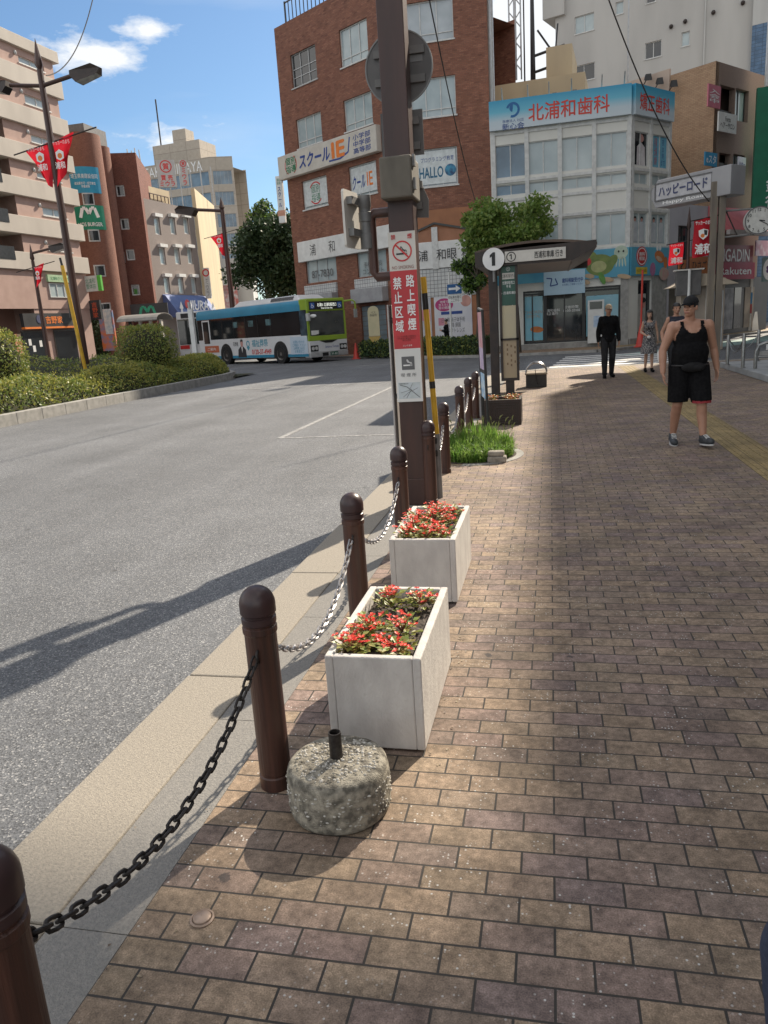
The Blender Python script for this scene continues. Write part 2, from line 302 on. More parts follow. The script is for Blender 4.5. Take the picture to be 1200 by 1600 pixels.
# lettering: real outline letters laid flat on a face
_fc = bpy.data.curves.new('lettering', 'FONT'); _fo = bpy.data.objects.new('lettering', _fc); COL.objects.link(_fo)
def text(body, F, u, z, m, parent, h=None, w=None, d=.004, bold=0.0, line=1.0, name='lettering', shear=0.0, ext=0.0, arc=None):
    """centred on (u, z) of face F; h = height over all, w = width over all"""
    _fc.body = body; _fc.offset = 0; _fc.space_line = line; _fc.shear = shear; _fc.align_x = 'CENTER'; _fc.resolution_u = 3
    dg = bpy.context.evaluated_depsgraph_get(); dg.update()
    me = bpy.data.meshes.new_from_object(_fo.evaluated_get(dg)); me.name = name
    n = len(me.vertices); co = np.empty(n * 3); me.vertices.foreach_get('co', co); co = co.reshape(-1, 3)
    if n == 0: return None
    lo, hi = co.min(0), co.max(0); sz = np.maximum(hi - lo, 1e-6)
    sh = (h / sz[1]) if h else None; sw = (w / sz[0]) if w else None
    sh = sh if sh else sw; sw = sw if sw else sh
    U = (co[:, 0] - (lo[0] + hi[0]) / 2) * sw; Z = (co[:, 1] - (lo[1] + hi[1]) / 2) * sh; DD = np.zeros(n)
    if bold:                                # heavier strokes: the outline repeated with small shifts
        b = min(bold, .03) * 1.1; sh5 = [(0, 0), (b, 0), (-b, 0), (0, b), (0, -b)]; pol = [tuple(p.vertices) for p in me.polygons]
        U = np.concatenate([U + a * sw for a, c in sh5]); Z = np.concatenate([Z + c * sh for a, c in sh5]); DD = np.repeat(np.arange(5) * .0004 * (1 if abs(d) < .1 else 2), n)
        fs = [tuple(i + k * n for i in p) for k in range(5) for p in pol]; me.clear_geometry(); me.from_pydata([(0, 0, 0)] * (5 * n), [], fs)
    # the letters must read left to right from the front: front's right-hand direction is z x n
    rd = Vector((0, 0, 1)).cross(F.n); s = 1.0 if rd.dot(F.u) > 0 else -1.0
    base = wloc(parent); o0 = np.array(F.pt(u, z, d) - base); uu = np.array(F.u) * s
    if arc is not None:
        ex = U; off = np.array([arc(x) for x in ex]); X = o0 + np.outer(U, uu) + np.outer(Z, [0, 0, 1]) + np.outer(off, np.array(F.n))
    else: X = o0 + np.outer(U, uu) + np.outer(Z, [0, 0, 1])
    X = X + np.outer(DD, np.array(F.n))
    me.vertices.foreach_set('co', X.ravel()); me.materials.clear(); me.materials.append(m); me.update()
    o = bpy.data.objects.new(name, me); COL.objects.link(o); o.parent = parent
    return o
def copy_tree(o, loc=None, parent=None):
    c = o.copy(); COL.objects.link(c)
    if parent is not None: c.parent = parent
    if loc is not None: c.location = loc
    for ch in list(o.children): copy_tree(ch, None, c)
    return c
def wall(mb, F, U0, U1, Z0, Z1, holes, reveal=.16, d=0.0):
    """front skin of a wall with real openings and their reveals"""
    us = sorted({U0, U1, *[min(max(h[i], U0), U1) for h in holes for i in (0, 1)]}); zs = sorted({Z0, Z1, *[min(max(h[i], Z0), Z1) for h in holes for i in (2, 3)]})
    for a, b in zip(us, us[1:]):
        for c, e in zip(zs, zs[1:]):
            um, zm = (a + b) / 2, (c + e) / 2
            if any(h[0] < um < h[1] and h[2] < zm < h[3] for h in holes): continue
            mb.add([F.pt(a, c, d), F.pt(b, c, d), F.pt(b, e, d), F.pt(a, e, d)], [(0, 1, 2, 3)])
    for a, b, c, e in holes:
        r = d - reveal
        for q in ([(a, c), (b, c)], [(b, c), (b, e)], [(b, e), (a, e)], [(a, e), (a, c)]):
            mb.add([F.pt(*q[0], d), F.pt(*q[1], d), F.pt(*q[1], r), F.pt(*q[0], r)], [(0, 1, 2, 3)])
def window(F, r, parent, fm, gm, cols=2, rows=None, reveal=.16, fw=.05, sill=None, name='window', curtain=None):
    """window > pane: frame with mullions set back in its opening, glass behind it"""
    a, b, c, e = r; d = -reveal
    f = MB()
    f.fbox(F, a, b, c, c + fw, d, d + .06); f.fbox(F, a, b, e - fw, e, d, d + .06); f.fbox(F, a, a + fw, c + fw, e - fw, d, d + .06); f.fbox(F, b - fw, b, c + fw, e - fw, d, d + .06)
    for i in range(1, cols):
        x = a + (b - a) * i / cols; f.fbox(F, x - fw * .45, x + fw * .45, c + fw, e - fw, d, d + .055)
    for q in rows or []:
        z = c + (e - c) * q; f.fbox(F, a + fw, b - fw, z - fw * .4, z + fw * .4, d, d + .05)
    if sill: f.fbox(F, a - .06, b + .06, c - .07, c - .003, -reveal, sill)
    fo = f.build(name, fm, parent)
    g = MB(); g.fquad(F, a + .01, b - .01, c + .01, e - .01, d + .012); g.build('pane', gm, fo)
    if curtain:
        cu = MB(); cu.fquad(F, a + .01, b - .01, c + .01, e - .01, d - .1)
    return fo
# ================================================================ shared materials
M_paver = brickmat('paver_brick', [(.225, .17, .152), (.28, .203, .167), (.275, .21, .15), (.33, .243, .168), (.295, .22, .157), (.255, .185, .157), (.315, .24, .165), (.24, .182, .155)], (.045, .04, .035), .2, .1, .0042, grit=.30, rough=.78, bump=.5, stain=.28)
M_paver2 = brickmat('far_paver', [(.30, .21, .15), (.36, .26, .18), (.33, .23, .165)], (.06, .055, .05), .2, .1, .004, rough=.85)
M_tactile = brickmat('tactile_yellow', [(.265, .20, .095), (.315, .235, .11), (.29, .215, .10)], (.07, .055, .03), .3, .3, .004, offset=0, rough=.8, stain=.35)
M_asph = asphaltmat('asphalt', (.132, .138, .147), (.36, .358, .352))
M_kerb = mat('kerb_concrete', (.325, .292, .240), (.225, .203, .172), scale=85, rough=.9, bump=.5, bscale=160, detail=10, ramp=(.3, .7))
M_gut = mat('gutter_concrete', (.165, .16, .15), (.24, .228, .208), scale=95, rough=.9, bump=.5, bscale=180, detail=10, ramp=(.3, .7))
M_conc = mat('concrete', (.34, .33, .31), (.24, .235, .22), scale=5, rough=.85, bump=.25, bscale=60)
M_line = mat('worn_white_paint', (.70, .70, .68), (.36, .36, .35), scale=14, rough=.8, ramp=(.45, .72), detail=10)
M_line2 = mat('faint_white_paint', (.33, .33, .325), (.175, .173, .17), scale=20, rough=.85, ramp=(.38, .6), detail=12)
M_brown = mat('brown_paint', (.065, .028, .021), (.042, .02, .016), scale=7, rough=.42, bump=.12, bscale=80, stretch=(1, 1, .15))
M_post = mat('brown_post', (.085, .034, .022), (.035, .016, .012), scale=42, rough=.45, bump=.35, bscale=120, stretch=(1, 1, .05), ramp=(.3, .7))
M_dark = mat('dark_brown', (.035, .022, .017), (.02, .014, .012), scale=9, rough=.5)
M_black = mat('black_metal', (.014, .014, .015), (.022, .022, .022), scale=12, rough=.45)
M_steel = mat('steel', (.42, .42, .42), (.30, .30, .30), scale=20, rough=.3, metal=.9)
M_iron = mat('dark_iron', (.05, .045, .042), (.025, .02, .018), scale=60, rough=.55, metal=.55, bump=.2)
M_zinc = mat('zinc_chain', (.50, .49, .49), (.32, .30, .29), scale=60, rough=.38, metal=.75)
M_grey = mat('grey_metal', (.22, .22, .215), (.15, .15, .148), scale=8, rough=.5, metal=.2)
M_signback = mat('sign_back', (.125, .12, .118), (.09, .087, .085), scale=5, rough=.6)
M_white = mat('white_panel', (.70, .70, .68), (.60, .60, .58), scale=3, rough=.45)
M_white2 = mat('off_white', (.60, .58, .53), (.50, .48, .44), scale=3, rough=.6)
M_red = mat('red_panel', (.50, .035, .04), (.42, .03, .035), scale=3, rough=.45)
M_flag = mat('red_cloth', (.56, .015, .03), (.45, .012, .025), scale=3, rough=.8, trans=.35)
M_ink = mat('black_ink', (.015, .015, .016), rough=.5)
M_wt = mat('white_ink', (.78, .78, .76), (.7, .7, .7), rough=.5)
M_blue = mat('blue_ink', (.02, .06, .26), rough=.5)
M_redink = mat('red_ink', (.55, .03, .03), rough=.5)
M_orange = mat('orange_ink', (.75, .20, .03), rough=.5)
M_greenink = mat('green_ink', (.02, .20, .09), rough=.5)
M_greyink = mat('grey_ink', (.12, .12, .125), rough=.5)
M_glass = glassmat('dark_glass', (.025, .03, .034), rough=.04, spec=.8)
M_pale = glassmat('blind_glass', (.42, .49, .50), rough=.1, spec=.6, var=(.31, .38, .40))
M_sky = glassmat('blue_glass', (.12, .20, .27), rough=.05, spec=.8)
M_alu = mat('aluminium', (.45, .46, .46), (.36, .37, .37), scale=6, rough=.4, metal=.3)
M_frame = mat('white_frame', (.62, .62, .60), scale=6, rough=.5)
M_bframe = mat('bronze_frame', (.05, .045, .04), scale=6, rough=.4)
M_yel = mat('yellow_paint', (.60, .36, .02), (.48, .28, .02), scale=8, rough=.5)
M_soil = mat('soil', (.045, .034, .026), (.10, .08, .065), scale=60, rough=.95, bump=.8, bscale=90)
# ================================================================ ground
mb = MB(); mb.add([(-700, -300, -.03), (700, -300, -.03), (700, 1100, -.03), (-700, 1100, -.03)], [(0, 1, 2, 3)]); struct('road', mb, M_asph)
KX = -1.80
mb = MB(); mb.prism([(-1.2, -8, -.1), (11.6, -8, -.1), (11.6, 24.2, -.1), (-.2, 24.2, -.1), (-.75, 23.9, -.1), (-1.1, 23.2, -.1), (-1.2, 22.4, -.1)], (0, 0, .1)); struct('pavement', mb, M_paver)
mb = MB()
y = -8.0
while y < 22.4:                             # kerb of separate stones with open joints
    y2 = min(y + 1.6, 22.4); mb.box(KX + random.uniform(-.004, .004), -1.46, y + .004, y2 - .004, -.1, .001); y = y2
pts = [(KX, 22.4), (-1.7, 23.5), (-1.15, 24.3), (-.2, 24.62), (11.6, 24.62)]; inn = [(-1.46, 22.4), (-1.38, 23.2), (-.95, 24.0), (-.2, 24.26), (11.6, 24.26)]
for a, b, c, d in zip(pts, pts[1:], inn[1:], inn): mb.prism([(*a, -.1), (*b, -.1), (*c, -.1), (*d, -.1)], (0, 0, .1))
struct('kerb', mb, M_kerb, bevel=.008)
mb = MB(); y = -8.0
while y < 22.4: y2 = min(y + 1.2, 22.4); mb.box(-1.455, -1.204, y + .002, y2 - .002, -.1, -.003); y = y2
mb.prism([(-1.455, 22.4, -.1), (-1.204, 22.4, -.1), (-1.1, 23.2, -.1), (-.75, 23.9, -.1), (-.95, 24.0, -.1), (-1.38, 23.2, -.1)], (0, 0, .096))
struct('gutter', mb, M_gut)
a, b = G(1025, 615), G(1172, 710); tx = 1.98
mb = MB(); mb.box(1.98, 2.42, 2.0, 24.1, -.05, .004)
for k in range(4):                          # raised guide bars
    x = 2.03 + k * .1; mb.box(x, x + .035, 2.0, 24.1, .004, .009)
struct('tactile_strip', mb, M_tactile)
mb = MB()
for k in range(6):
    yy = 25.35 + k * 1.12; mb.box(-.05 + .12 * k, 4.6 + .25 * k, yy, yy + .5, -.0295, -.024)
struct('crossing_stripes', mb, M_line)
mb = MB()
a, b = G(437, 685, -.03), G(618, 684, -.03); mb.prism([(a.x, a.y - .035, -.029), (b.x, a.y - .035, -.029), (b.x, a.y + .035, -.029), (a.x, a.y + .035, -.029)], (0, 0, .004))
c = G(560, 628, -.03); mb.prism([(a.x - .05, a.y, -.029), (a.x + .05, a.y + .055, -.029), (a.x + .06, c.y + 6, -.029), (a.x - .04, c.y + 6, -.029)], (0, 0, .0035))
mb.box(-12, -2.2, 22.5, 22.62, -.029, -.025); mb.box(-9, -4.2, 33.0, 33.15, -.029, -.025)
struct('road_markings', mb, M_line2)
# far pavement in front of the shops, follows the bend of the street
D2 = Vector((.63035789, .77630466, 0)); CD = Vector((3.45, 37.0, 0))
def along(p, s, off=0): q = Vector((p[0], p[1], 0)) + D2 * s + Vector((D2.y, -D2.x, 0)) * off; return (q.x, q.y)
far = [(-5.5, 36.2), (-2.2, 34.3), (1.9, 33.9), along((2.6, 34.2), 0), along((2.6, 34.2), 60), along(CD, 60, -3), (CD.x, CD.y + 4), (-3.5, 47), (-24, 63), (-28, 57), (-8.3, 39.6)]
mb = MB(); mb.prism([(x, y, -.12) for x, y in far], (0, 0, .2)); struct('far_pavement', mb, M_paver2)
mb = MB()
edge = far[-2:] + far[:5]
for a, b in zip(edge, edge[1:]):
    dv = Vector((b[0] - a[0], b[1] - a[1], 0)).normalized(); nn = Vector((dv.y, -dv.x, 0)) * .18
    mb.prism([(a[0], a[1], -.12), (b[0], b[1], -.12), (b[0] + nn.x, b[1] + nn.y, -.12), (a[0] + nn.x, a[1] + nn.y, -.12)], (0, 0, .205))
struct('far_kerb', mb, M_conc)
mb = MB(); mb.prism([(*along((.5, 35.4), 0), .081), (*along((3.0, 35.3), 0), .081), (*along((3.0, 35.3), 40), .081), (*along((2.75, 35.55), 40), .081), (*along((2.7, 35.7), 0), .081), (.5, 35.75, .081)], (0, 0, .004)); struct('far_tactile_strip', mb, M_tactile)
mb = MB(); mb.prism([(*along((4.6, 30.2), -1), -.029), (*along((4.6, 30.2), 12), -.029), (*along((3.0, 31.6), 12), -.029), (*along((3.0, 31.6), -1), -.029)], (0, 0, .004)); struct('green_lane', mb, mat('green_lane_paint', (.24, .36, .33), (.18, .25, .24), scale=3, rough=.85))
mb = MB(); mb.prism([(*along((9.6, 30.3), -5), -.1), (*along((9.6, 30.3), 20), -.1), (*along((11, 30), 20), -.1), (*along((11.5, 29.6), -6.6), -.1)], (0, 0, .18))
struct('traffic_island', mb, M_conc)
mb = MB(); mb.prism([(4.36, 7.0, 0), (11.6, 7.0, 0), (11.6, 21.7, 0), (4.36, 21.7, 0)], (0, 0, .15)); struct('raised_platform', mb, mat('pale_slab', (.33, .34, .34), (.24, .25, .25), scale=2, rough=.8, bump=.2, bscale=90), bevel=.02)

# ================================================================ bollards and chains
HB = .79
prof = [(.0605, 0), (.0605, .05), (.056, .055), (.056, .062), (.0585, .066), (.0575, .61), (.0585, .615), (.062, .62), (.062, .641), (.056, .645), (.056, .650), (.062, .655), (.062, .676), (.056, .680), (.056, .686), (.064, .692)]
prof += [(.064 * math.cos(t), .725 + .065 * math.sin(t)) for t in [math.pi / 2 * k / 7 for k in range(8)]]
prof[-1] = (.001, .79)
def make_bollard():
    r = thing('bollard', (0, 0, 0), 'brown bollard', 'bollard', 'brown domed bollards along the kerb')
    mb = MB(); mb.lathe(prof[:11], (0, 0, 0), 20); mb.build('post', M_post, r, sharp=25)
    mb = MB(); mb.lathe(prof[10:], (0, 0, 0), 24); mb.build('cap', mat('bollard_cap', (.050, .025, .024), (.036, .02, .02), scale=14, rough=.36), r, sharp=25)
    for s in (-1, 1):
        mb = MB(); mb.tube([(-.0, s * (.057 + .02 * math.sin(t)), .545 + .022 * math.cos(t)) for t in [math.pi * 1.0 * k / 8 for k in range(9)]], .005, 6)
        mb.build('chain_eye', M_iron, r)
    return r
tops = {'a': (-36, 1332), 'b': (399, 917), 'c': (548, 771), 'd': (622, 698), 'f': (692, 629), 'g': (717, 603), 'h': (731, 590), 'i': (742, 581)}
BP = {k: G(*v, z=.785) for k, v in tops.items()}
BP['e'] = Vector((BP['d'].x * .48 + BP['f'].x * .52 + .03, 6.78, 0))
BL = {'a': 'dark bollard at the near left corner, cut off by the photo edge', 'b': 'tall looking brown bollard beside the round concrete base', 'c': 'brown bollard between the two white planters on the kerb side',
      'd': 'brown bollard right in front of the square sign post', 'e': 'brown bollard half hidden behind the square sign post', 'f': 'brown bollard at the edge of the weed patch',
      'g': 'brown bollard just behind the weeds, left of its neighbour pair', 'h': 'brown bollard next to the dark banner pole behind the weeds', 'i': 'farthest brown bollard, partly hidden by the banner pole'}
b0 = make_bollard(); first = True
for k in 'abcdefghi':
    o = b0 if first else copy_tree(b0); first = False
    o.location = (BP[k].x, BP[k].y, 0); o.rotation_euler.z = .04 * (ord(k) % 5); o['label'] = BL[k]
def chain(p, q, sag, m, label, pitch=.043, r=.0052):
    p, q = Vector(p), Vector(q); L = (q - p).length; mb = MB(); n = 200
    pts = [p.lerp(q, t / n) + Vector((0, 0, -sag * 4 * (t / n) * (1 - t / n))) for t in range(n + 1)]
    acc = 0; nextd = 0; i = 0; flip = False
    for a, b in zip(pts, pts[1:]):
        s = (b - a).length
        while nextd <= acc + s:
            c = a.lerp(b, (nextd - acc) / s); t = (b - a).normalized(); side = t.cross(Vector((0, 0, 1))).normalized(); up = side.cross(t)
            w = (side + up * .6 if flip else up - side * .6).normalized(); flip = not flip
            lp = []
            for j in range(12):
                an = 2 * math.pi * j / 12; ca, sa = math.cos(an), math.sin(an)
                lp.append(c + t * (pitch * .34 * (1 if ca > 0 else -1) * min(1, abs(ca) * 3) + ca * .011) + w * (sa * .0125))
            mb.tube(lp, r, 6, closed=True); nextd += pitch
        acc += s
    return tag(mb.build('chain', m), label, 'chain', 'chains between the bollards')
def eye(k, s): return Vector((BP[k].x, BP[k].y + s * .07, .54))
chain(eye('a', 1), eye('b', -1), .17, M_iron, 'dark rusty chain hanging from the corner bollard, nearest to the camera')
chain(eye('b', 1), eye('c', -1), .22, M_zinc, 'silvery chain hanging on the kerb side of the nearer white planter')
chain(eye('c', 1), eye('d', -1), .20, M_zinc, 'silvery chain hanging beside the farther white planter')
chain(eye('e', 1), eye('f', -1), .2, M_zinc, 'bright short chain between the sign post and the weed patch')
chain(eye('f', 1), eye('g', -1), .22, M_zinc, 'silvery chain hanging above the weeds')
chain(eye('g', 1), eye('h', -1), .2, M_zinc, 'silvery chain between the two bollards behind the weeds')
chain(eye('h', 1), eye('i', -1), .16, M_zinc, 'farthest silvery chain beside the banner pole')
# ================================================================ planters with begonias
M_plant = mat('planter_concrete', (.57, .545, .51), (.47, .445, .42), scale=14, rough=.85, bump=.35, bscale=130, detail=10, stretch=(1, 1, .5))
M_leaf1 = mat('begonia_leaf', (.20, .32, .06), (.34, .26, .07), scale=40, rough=.45, trans=.3)
M_petal = mat('begonia_petal', (.80, .035, .03), (.85, .14, .08), scale=70, rough=.5, trans=.3)
M_stone = mat('aggregate', (.32, .31, .28), (.55, .53, .48), scale=90, rough=.9, bump=1.0, bscale=55, detail=4, ramp=(.52, .66))
def planter(x0, x1, y0, y1, h, label):
    r = thing('planter', ((x0 + x1) / 2, (y0 + y1) / 2, 0), label, 'planter', 'white concrete planters'); w = .034
    mb = MB(); mb.box(x0, x0 + w, y0, y1, .012, h); mb.box(x1 - w, x1, y0, y1, .012, h); mb.box(x0 + w, x1 - w, y0, y0 + w, .012, h - .0005); mb.box(x0 + w, x1 - w, y1 - w, y1, .012, h - .0005)
    mb.box(x0 + w, x1 - w, y0 + w, y1 - w, .012, .03)
    mb.build('box', M_plant, r, bevel=.006)
    mb = MB(); n, m_ = 22, 36
    gx = [x0 + w + (x1 - x0 - 2 * w) * i / n for i in range(n + 1)]; gy = [y0 + w + (y1 - y0 - 2 * w) * j / m_ for j in range(m_ + 1)]
    mb.add([(a, b, h - .055 + random.uniform(-.008, .008)) for b in gy for a in gx], [(j * (n + 1) + i, j * (n + 1) + i + 1, (j + 1) * (n + 1) + i + 1, (j + 1) * (n + 1) + i) for j in range(m_) for i in range(n)])
    for _ in range(160):
        s = random.uniform(.003, .008); mb.ell((random.uniform(gx[1], gx[-2]), random.uniform(gy[1], gy[-2]), h - .05), (s, s, s * .7), 5, 4)
    mb.build('soil', M_soil, r)
    mb = MB()
    for a in (x0 + .04, x1 - .1):
        for b in (y0 + .05, y1 - .11): mb.box(a, a + .06, b, b + .06, 0, .012)
    mb.build('foot', M_dark, r)
    return r
def leafquad(mb, c, d, up, L, Wd, bend=.25):
    d = Vector(d).normalized(); s = d.cross(Vector(up)); s = s.normalized() if s.length > 1e-4 else d.orthogonal().normalized(); n = s.cross(d)
    c = Vector(c); mb.add([c, c + d * L * .5 + s * Wd * .5 + n * bend * L * .3, c + d * L - n * bend * L * .2, c + d * L * .5 - s * Wd * .5 + n * bend * L * .3], [(0, 1, 2, 3)])
def begonia(c, s, label, nfl=26, seed=0):
    rr = random.Random(seed); r = thing('begonia', c, label, 'flower', 'red begonias in the white planters')
    lf, pt, st = MB(), MB(), MB()
    for _ in range(int(70 * s)):
        a = rr.uniform(0, 2 * math.pi); rad = rr.uniform(.0, .075) * s; z = rr.uniform(.01, .075) * s
        p = Vector((c[0] + math.cos(a) * rad, c[1] + math.sin(a) * rad, c[2] + z)); d = Vector((math.cos(a), math.sin(a), rr.uniform(-.2, .7)))
        leafquad(lf, p, d, (0, 0, 1), rr.uniform(.026, .046), rr.uniform(.02, .034))
    for _ in range(int(nfl * s)):
        a = rr.uniform(0, 2 * math.pi); rad = rr.uniform(0, .085) * s; p = Vector((c[0] + math.cos(a) * rad, c[1] + math.sin(a) * rad, c[2] + rr.uniform(.06, .105) * s))
        st.tube([Vector(c) + Vector((0, 0, .02)), p], .0016, 4)
        for k in range(5):
            b = rr.uniform(0, 2 * math.pi); leafquad(pt, p, (math.cos(b), math.sin(b), rr.uniform(-.1, .8)), (0, 0, 1), rr.uniform(.012, .022), rr.uniform(.012, .018))
    lf.build('leaves', M_leaf1, r); pt.build('blossoms', M_petal, r); st.build('stems', mat('red_stem', (.22, .07, .04), rough=.6), r)
PL1 = (-.882, -.497, 2.62, 3.43, .405)
planter(*PL1, 'white concrete planter nearest the camera, beside the round base')
def gtop(px, py): return G(px, py, .405)
q = [gtop(607, 843), gtop(713, 843), gtop(727, 793), gtop(636, 795)]
PL2 = (q[0].x, q[1].x, (q[0].y + q[1].y) / 2, (q[2].y + q[3].y) / 2, .405)
PL2 = (PL2[0], PL2[0] + .40, PL2[2], PL2[2] + .84, .405)
planter(*PL2, 'white concrete planter behind the first, in front of the sign post')
def bpos(P, fx, fy): return (P[0] + .05 + (P[1] - P[0] - .1) * fx, P[2] + .05 + (P[3] - P[2] - .1) * fy, P[4] - .055)
near = [(.13, .10, 1.0, 'at the front left corner'), (.78, .10, .85, 'at the front right corner'), (.22, .38, 1.05, 'in the left middle'), (.70, .40, .9, 'right of the middle'), (.30, .84, 1.05, 'at the back left'), (.80, .84, .95, 'at the back right'), (.10, .27, .8, 'against the left rim'), (.45, .22, .5, 'small, near the front')]
for i, (fx, fy, s, w) in enumerate(near): begonia(bpos(PL1, fx, fy), s, f'red begonia {w} of the nearer planter', seed=i, nfl=18)
back = [(.15, .12, 1.1, 'at the front left'), (.5, .1, 1.0, 'at the front middle'), (.85, .12, .9, 'at the front right'), (.2, .35, 1.1, 'in the second row, left'), (.6, .35, .9, 'in the second row, centre'), (.15, .6, 1.1, 'in the third row, left'), (.5, .62, 1.1, 'in the third row, centre'), (.85, .6, .8, 'in the third row, right'), (.45, .86, 1.1, 'at the back, centre'), (.85, .86, .9, 'at the back right')]
for i, (fx, fy, s, w) in enumerate(back): begonia(bpos(PL2, fx, fy), s, f'red begonia {w} of the farther planter', seed=40 + i, nfl=22)
# ================================================================ round concrete base, stud
BX, BY = -.745, 2.258
r = thing('pole_base', (BX, BY, 0), 'round weathered concrete base with a short rusty steel socket', 'pole base')
pr = [(.001, .0), (.164, 0), (.174, .008), (.1785, .022), (.180, .05), (.1805, .09), (.1805, .13), (.1795, .160), (.1755, .180), (.167, .192), (.157, .197), (.145, .1985), (.09, .199), (.04, .198), (.001, .198)]
mb = MB(); mb.lathe(pr, (BX, BY, 0), 56); mb.v = [(x, y, z * .94) for x, y, z in mb.v]
v = np.array(mb.v); ph = np.arctan2(v[:, 1] - BY, v[:, 0] - BX); k = 1 + .004 * np.sin(5 * ph + v[:, 2] * 20) + RNG.normal(0, .0012, len(v)); v[:, 0] = BX + (v[:, 0] - BX) * k; v[:, 1] = BY + (v[:, 1] - BY) * k; mb.v = [tuple(p) for p in v]
for _ in range(900):                        # exposed pebbles
    a = random.uniform(0, 2 * math.pi)
    if random.random() < .55: rad = .15 * math.sqrt(random.random()); z = .187
    else: rad = .179; z = random.uniform(.03, .145)
    s = random.uniform(.002, .0062); mb.mi = 1 if random.random() < .6 else 0; mb.ell((BX + rad * math.cos(a), BY + rad * math.sin(a), z), (s * random.uniform(.8, 1.5), s, s * .7), 6, 4)
mb.build('block', [mat('old_concrete', (.36, .33, .265), (.115, .105, .085), scale=34, rough=.95, bump=.7, bscale=190, detail=12, ramp=(.36, .62)), mat('pebble', (.52, .50, .45), (.34, .32, .28), scale=60, rough=.8)], r, sharp=50)
mb = MB(); mb.lathe([(.0225, .19), (.0225, .285), (.019, .285), (.019, .2), (.001, .2)], (BX - .005, BY + .01, 0), 20); mb.build('socket', M_iron, r)
s = G(316, 1436)
mb = MB(); mb.lathe([(.036, .0), (.036, .004), (.030, .006), (.028, .003), (.026, .009), (.018, .0125), (.001, .014)], (s.x, s.y, 0), 24); tag(mb.build('ground_stud', mat('worn_bronze', (.36, .27, .21), (.22, .16, .12), scale=30, rough=.45, metal=.4)), 'small round metal stud set in the brick pavement', 'stud')

# fallen leaves, soil crumbs along the planters and the kerb
mb = MB(); rr = random.Random(21)
for _ in range(230):
    if rr.random() < .5: x, y = PL1[1] + rr.expovariate(22), rr.uniform(2.5, 5.2)
    else: x, y = rr.choice((-1.22, -1.46, -1.05)) + rr.gauss(0, .03), rr.uniform(1.2, 9)
    a = rr.uniform(0, 6.28); s_ = rr.uniform(.003, .011); mb.mi = rr.choice((0, 0, 1)); leafquad(mb, (x, y, .003), (math.cos(a), math.sin(a), rr.uniform(-.05, .2)), (0, 0, 1), s_ * 1.6, s_)
tag(mb.build('leaf_litter', [mat('dry_litter', (.12, .08, .05), (.07, .05, .035), scale=40), mat('pale_litter', (.32, .26, .16), (.2, .15, .1), scale=40)]), 'dry leaf crumbs and soil scattered beside the planters and along the kerb', 'litter', kind='stuff')
# ================================================================ square sign post
def no_smoking(mbr, mbk, F, u, z, r, d):    # ring with bar, and the cigarette
    mbr.ring(F, u, z, r * .86, r, d, d + .002); mbr.fline(F, [(u - r * .62, z + r * .62), (u + r * .62, z - r * .62)], r * .16, d, d + .0025)
    cigarette(mbk, F, u, z, r * .8, d)
def cigarette(mbk, F, u, z, r, d):
    mbk.fline(F, [(u - r * .75, z - r * .32), (u + r * .30, z - r * .32)], r * .20, d, d + .0015)
    for k in (.42, .58): mbk.fline(F, [(u + r * k, z - r * .22), (u + r * k, z - r * .42)], r * .08, d, d + .0015)
    for o in (0, .2):
        mbk.fline(F, [(u + r * (.58 - o), z - r * .12), (u + r * (.50 - o), z + r * .08), (u + r * (.20 - o), z + r * .12), (u + r * (.05 - o), z + r * .30), (u - r * (.1 + o * .3), z + r * .55)], r * .09, d, d + .0015)
PX0, PX1, PY0 = -1.355, -1.135, 6.78
FP = Face((-1.245, PY0), (1, 0))
sp = thing('sign_post', (-1.245, 6.89, 0), 'tall square brown steel post carrying a red and white smoking ban panel', 'sign post')
mb = MB(); mb.box(PX0, PX1, PY0, 7.0, 0, 8.2); mb.build('post', M_brown, sp, bevel=.008)
mb = MB(); mb.box(PX0 - .012, PX1 + .012, PY0 - .012, 7.012, 0, .25); mb.build('base_collar', M_brown, sp, bevel=.006)
def fz(y, x=628): return FP.uz(x, y)[1]
z0, z1 = fz(313), fz(248)
mb = MB(); mb.box(PX0 - .02, PX1 + .03, PY0 - .16, 7.02, z0, z1); bx = mb.build('junction_box', mat('weathered_box', (.14, .125, .10), (.095, .085, .068), scale=6, rough=.7, bump=.2, stretch=(1, 1, .4)), sp, bevel=.015)
mb = MB()
for k in range(2):
    zz = z0 + (z1 - z0) * (.2 + .55 * k); mb = MB(); mb.box(PX1 + .03, PX1 + .05, PY0 - .1, PY0 - .04, zz, zz + .09); mb.build('hinge', M_grey, bx)
# main panel
zt, zb = fz(362), fz(628); za = fz(423); zc = fz(545)
w0, w1 = -.118, .118
mb = MB(); mb.fbox(FP, w0, w1, zb, zc, .012, .02); pn = mb.build('white_area_panel', M_white, sp, bevel=.003)
mb = MB(); mb.fbox(FP, w0, w1, zc, za, .012, .02); pr_ = mb.build('red_ban_panel', M_red, sp)
mb = MB(); mb.fbox(FP, w0, w1, za, zt, .012, .02); pt_ = mb.build('no_smoking_panel', M_white2, sp)
d0 = .0215
h1 = zt - za
text('禁', FP, -.072, zt - .13 * h1, M_redink, pt_, w=.040, d=.0225, bold=.012); text('煙', FP, .072, zt - .13 * h1, M_redink, pt_, w=.040, d=.0225, bold=.012)
a, b = MB(), MB(); no_smoking(a, b, FP, 0, zt - .50 * h1, .086, d0); a.build('ban_ring', M_redink, pt_); b.build('cigarette', M_ink, pt_)
text('NO SMOKING', FP, 0, za + .085 * h1, mat('maroon_ink', (.28, .10, .08)), pt_, w=.19, h=.028, d=.0225)
h2 = za - zc
text('路\n上\n喫\n煙', FP, .057, za - .41 * h2, M_wt, pr_, h=.70 * h2, w=.072, d=.0225, bold=.018, line=1.12)
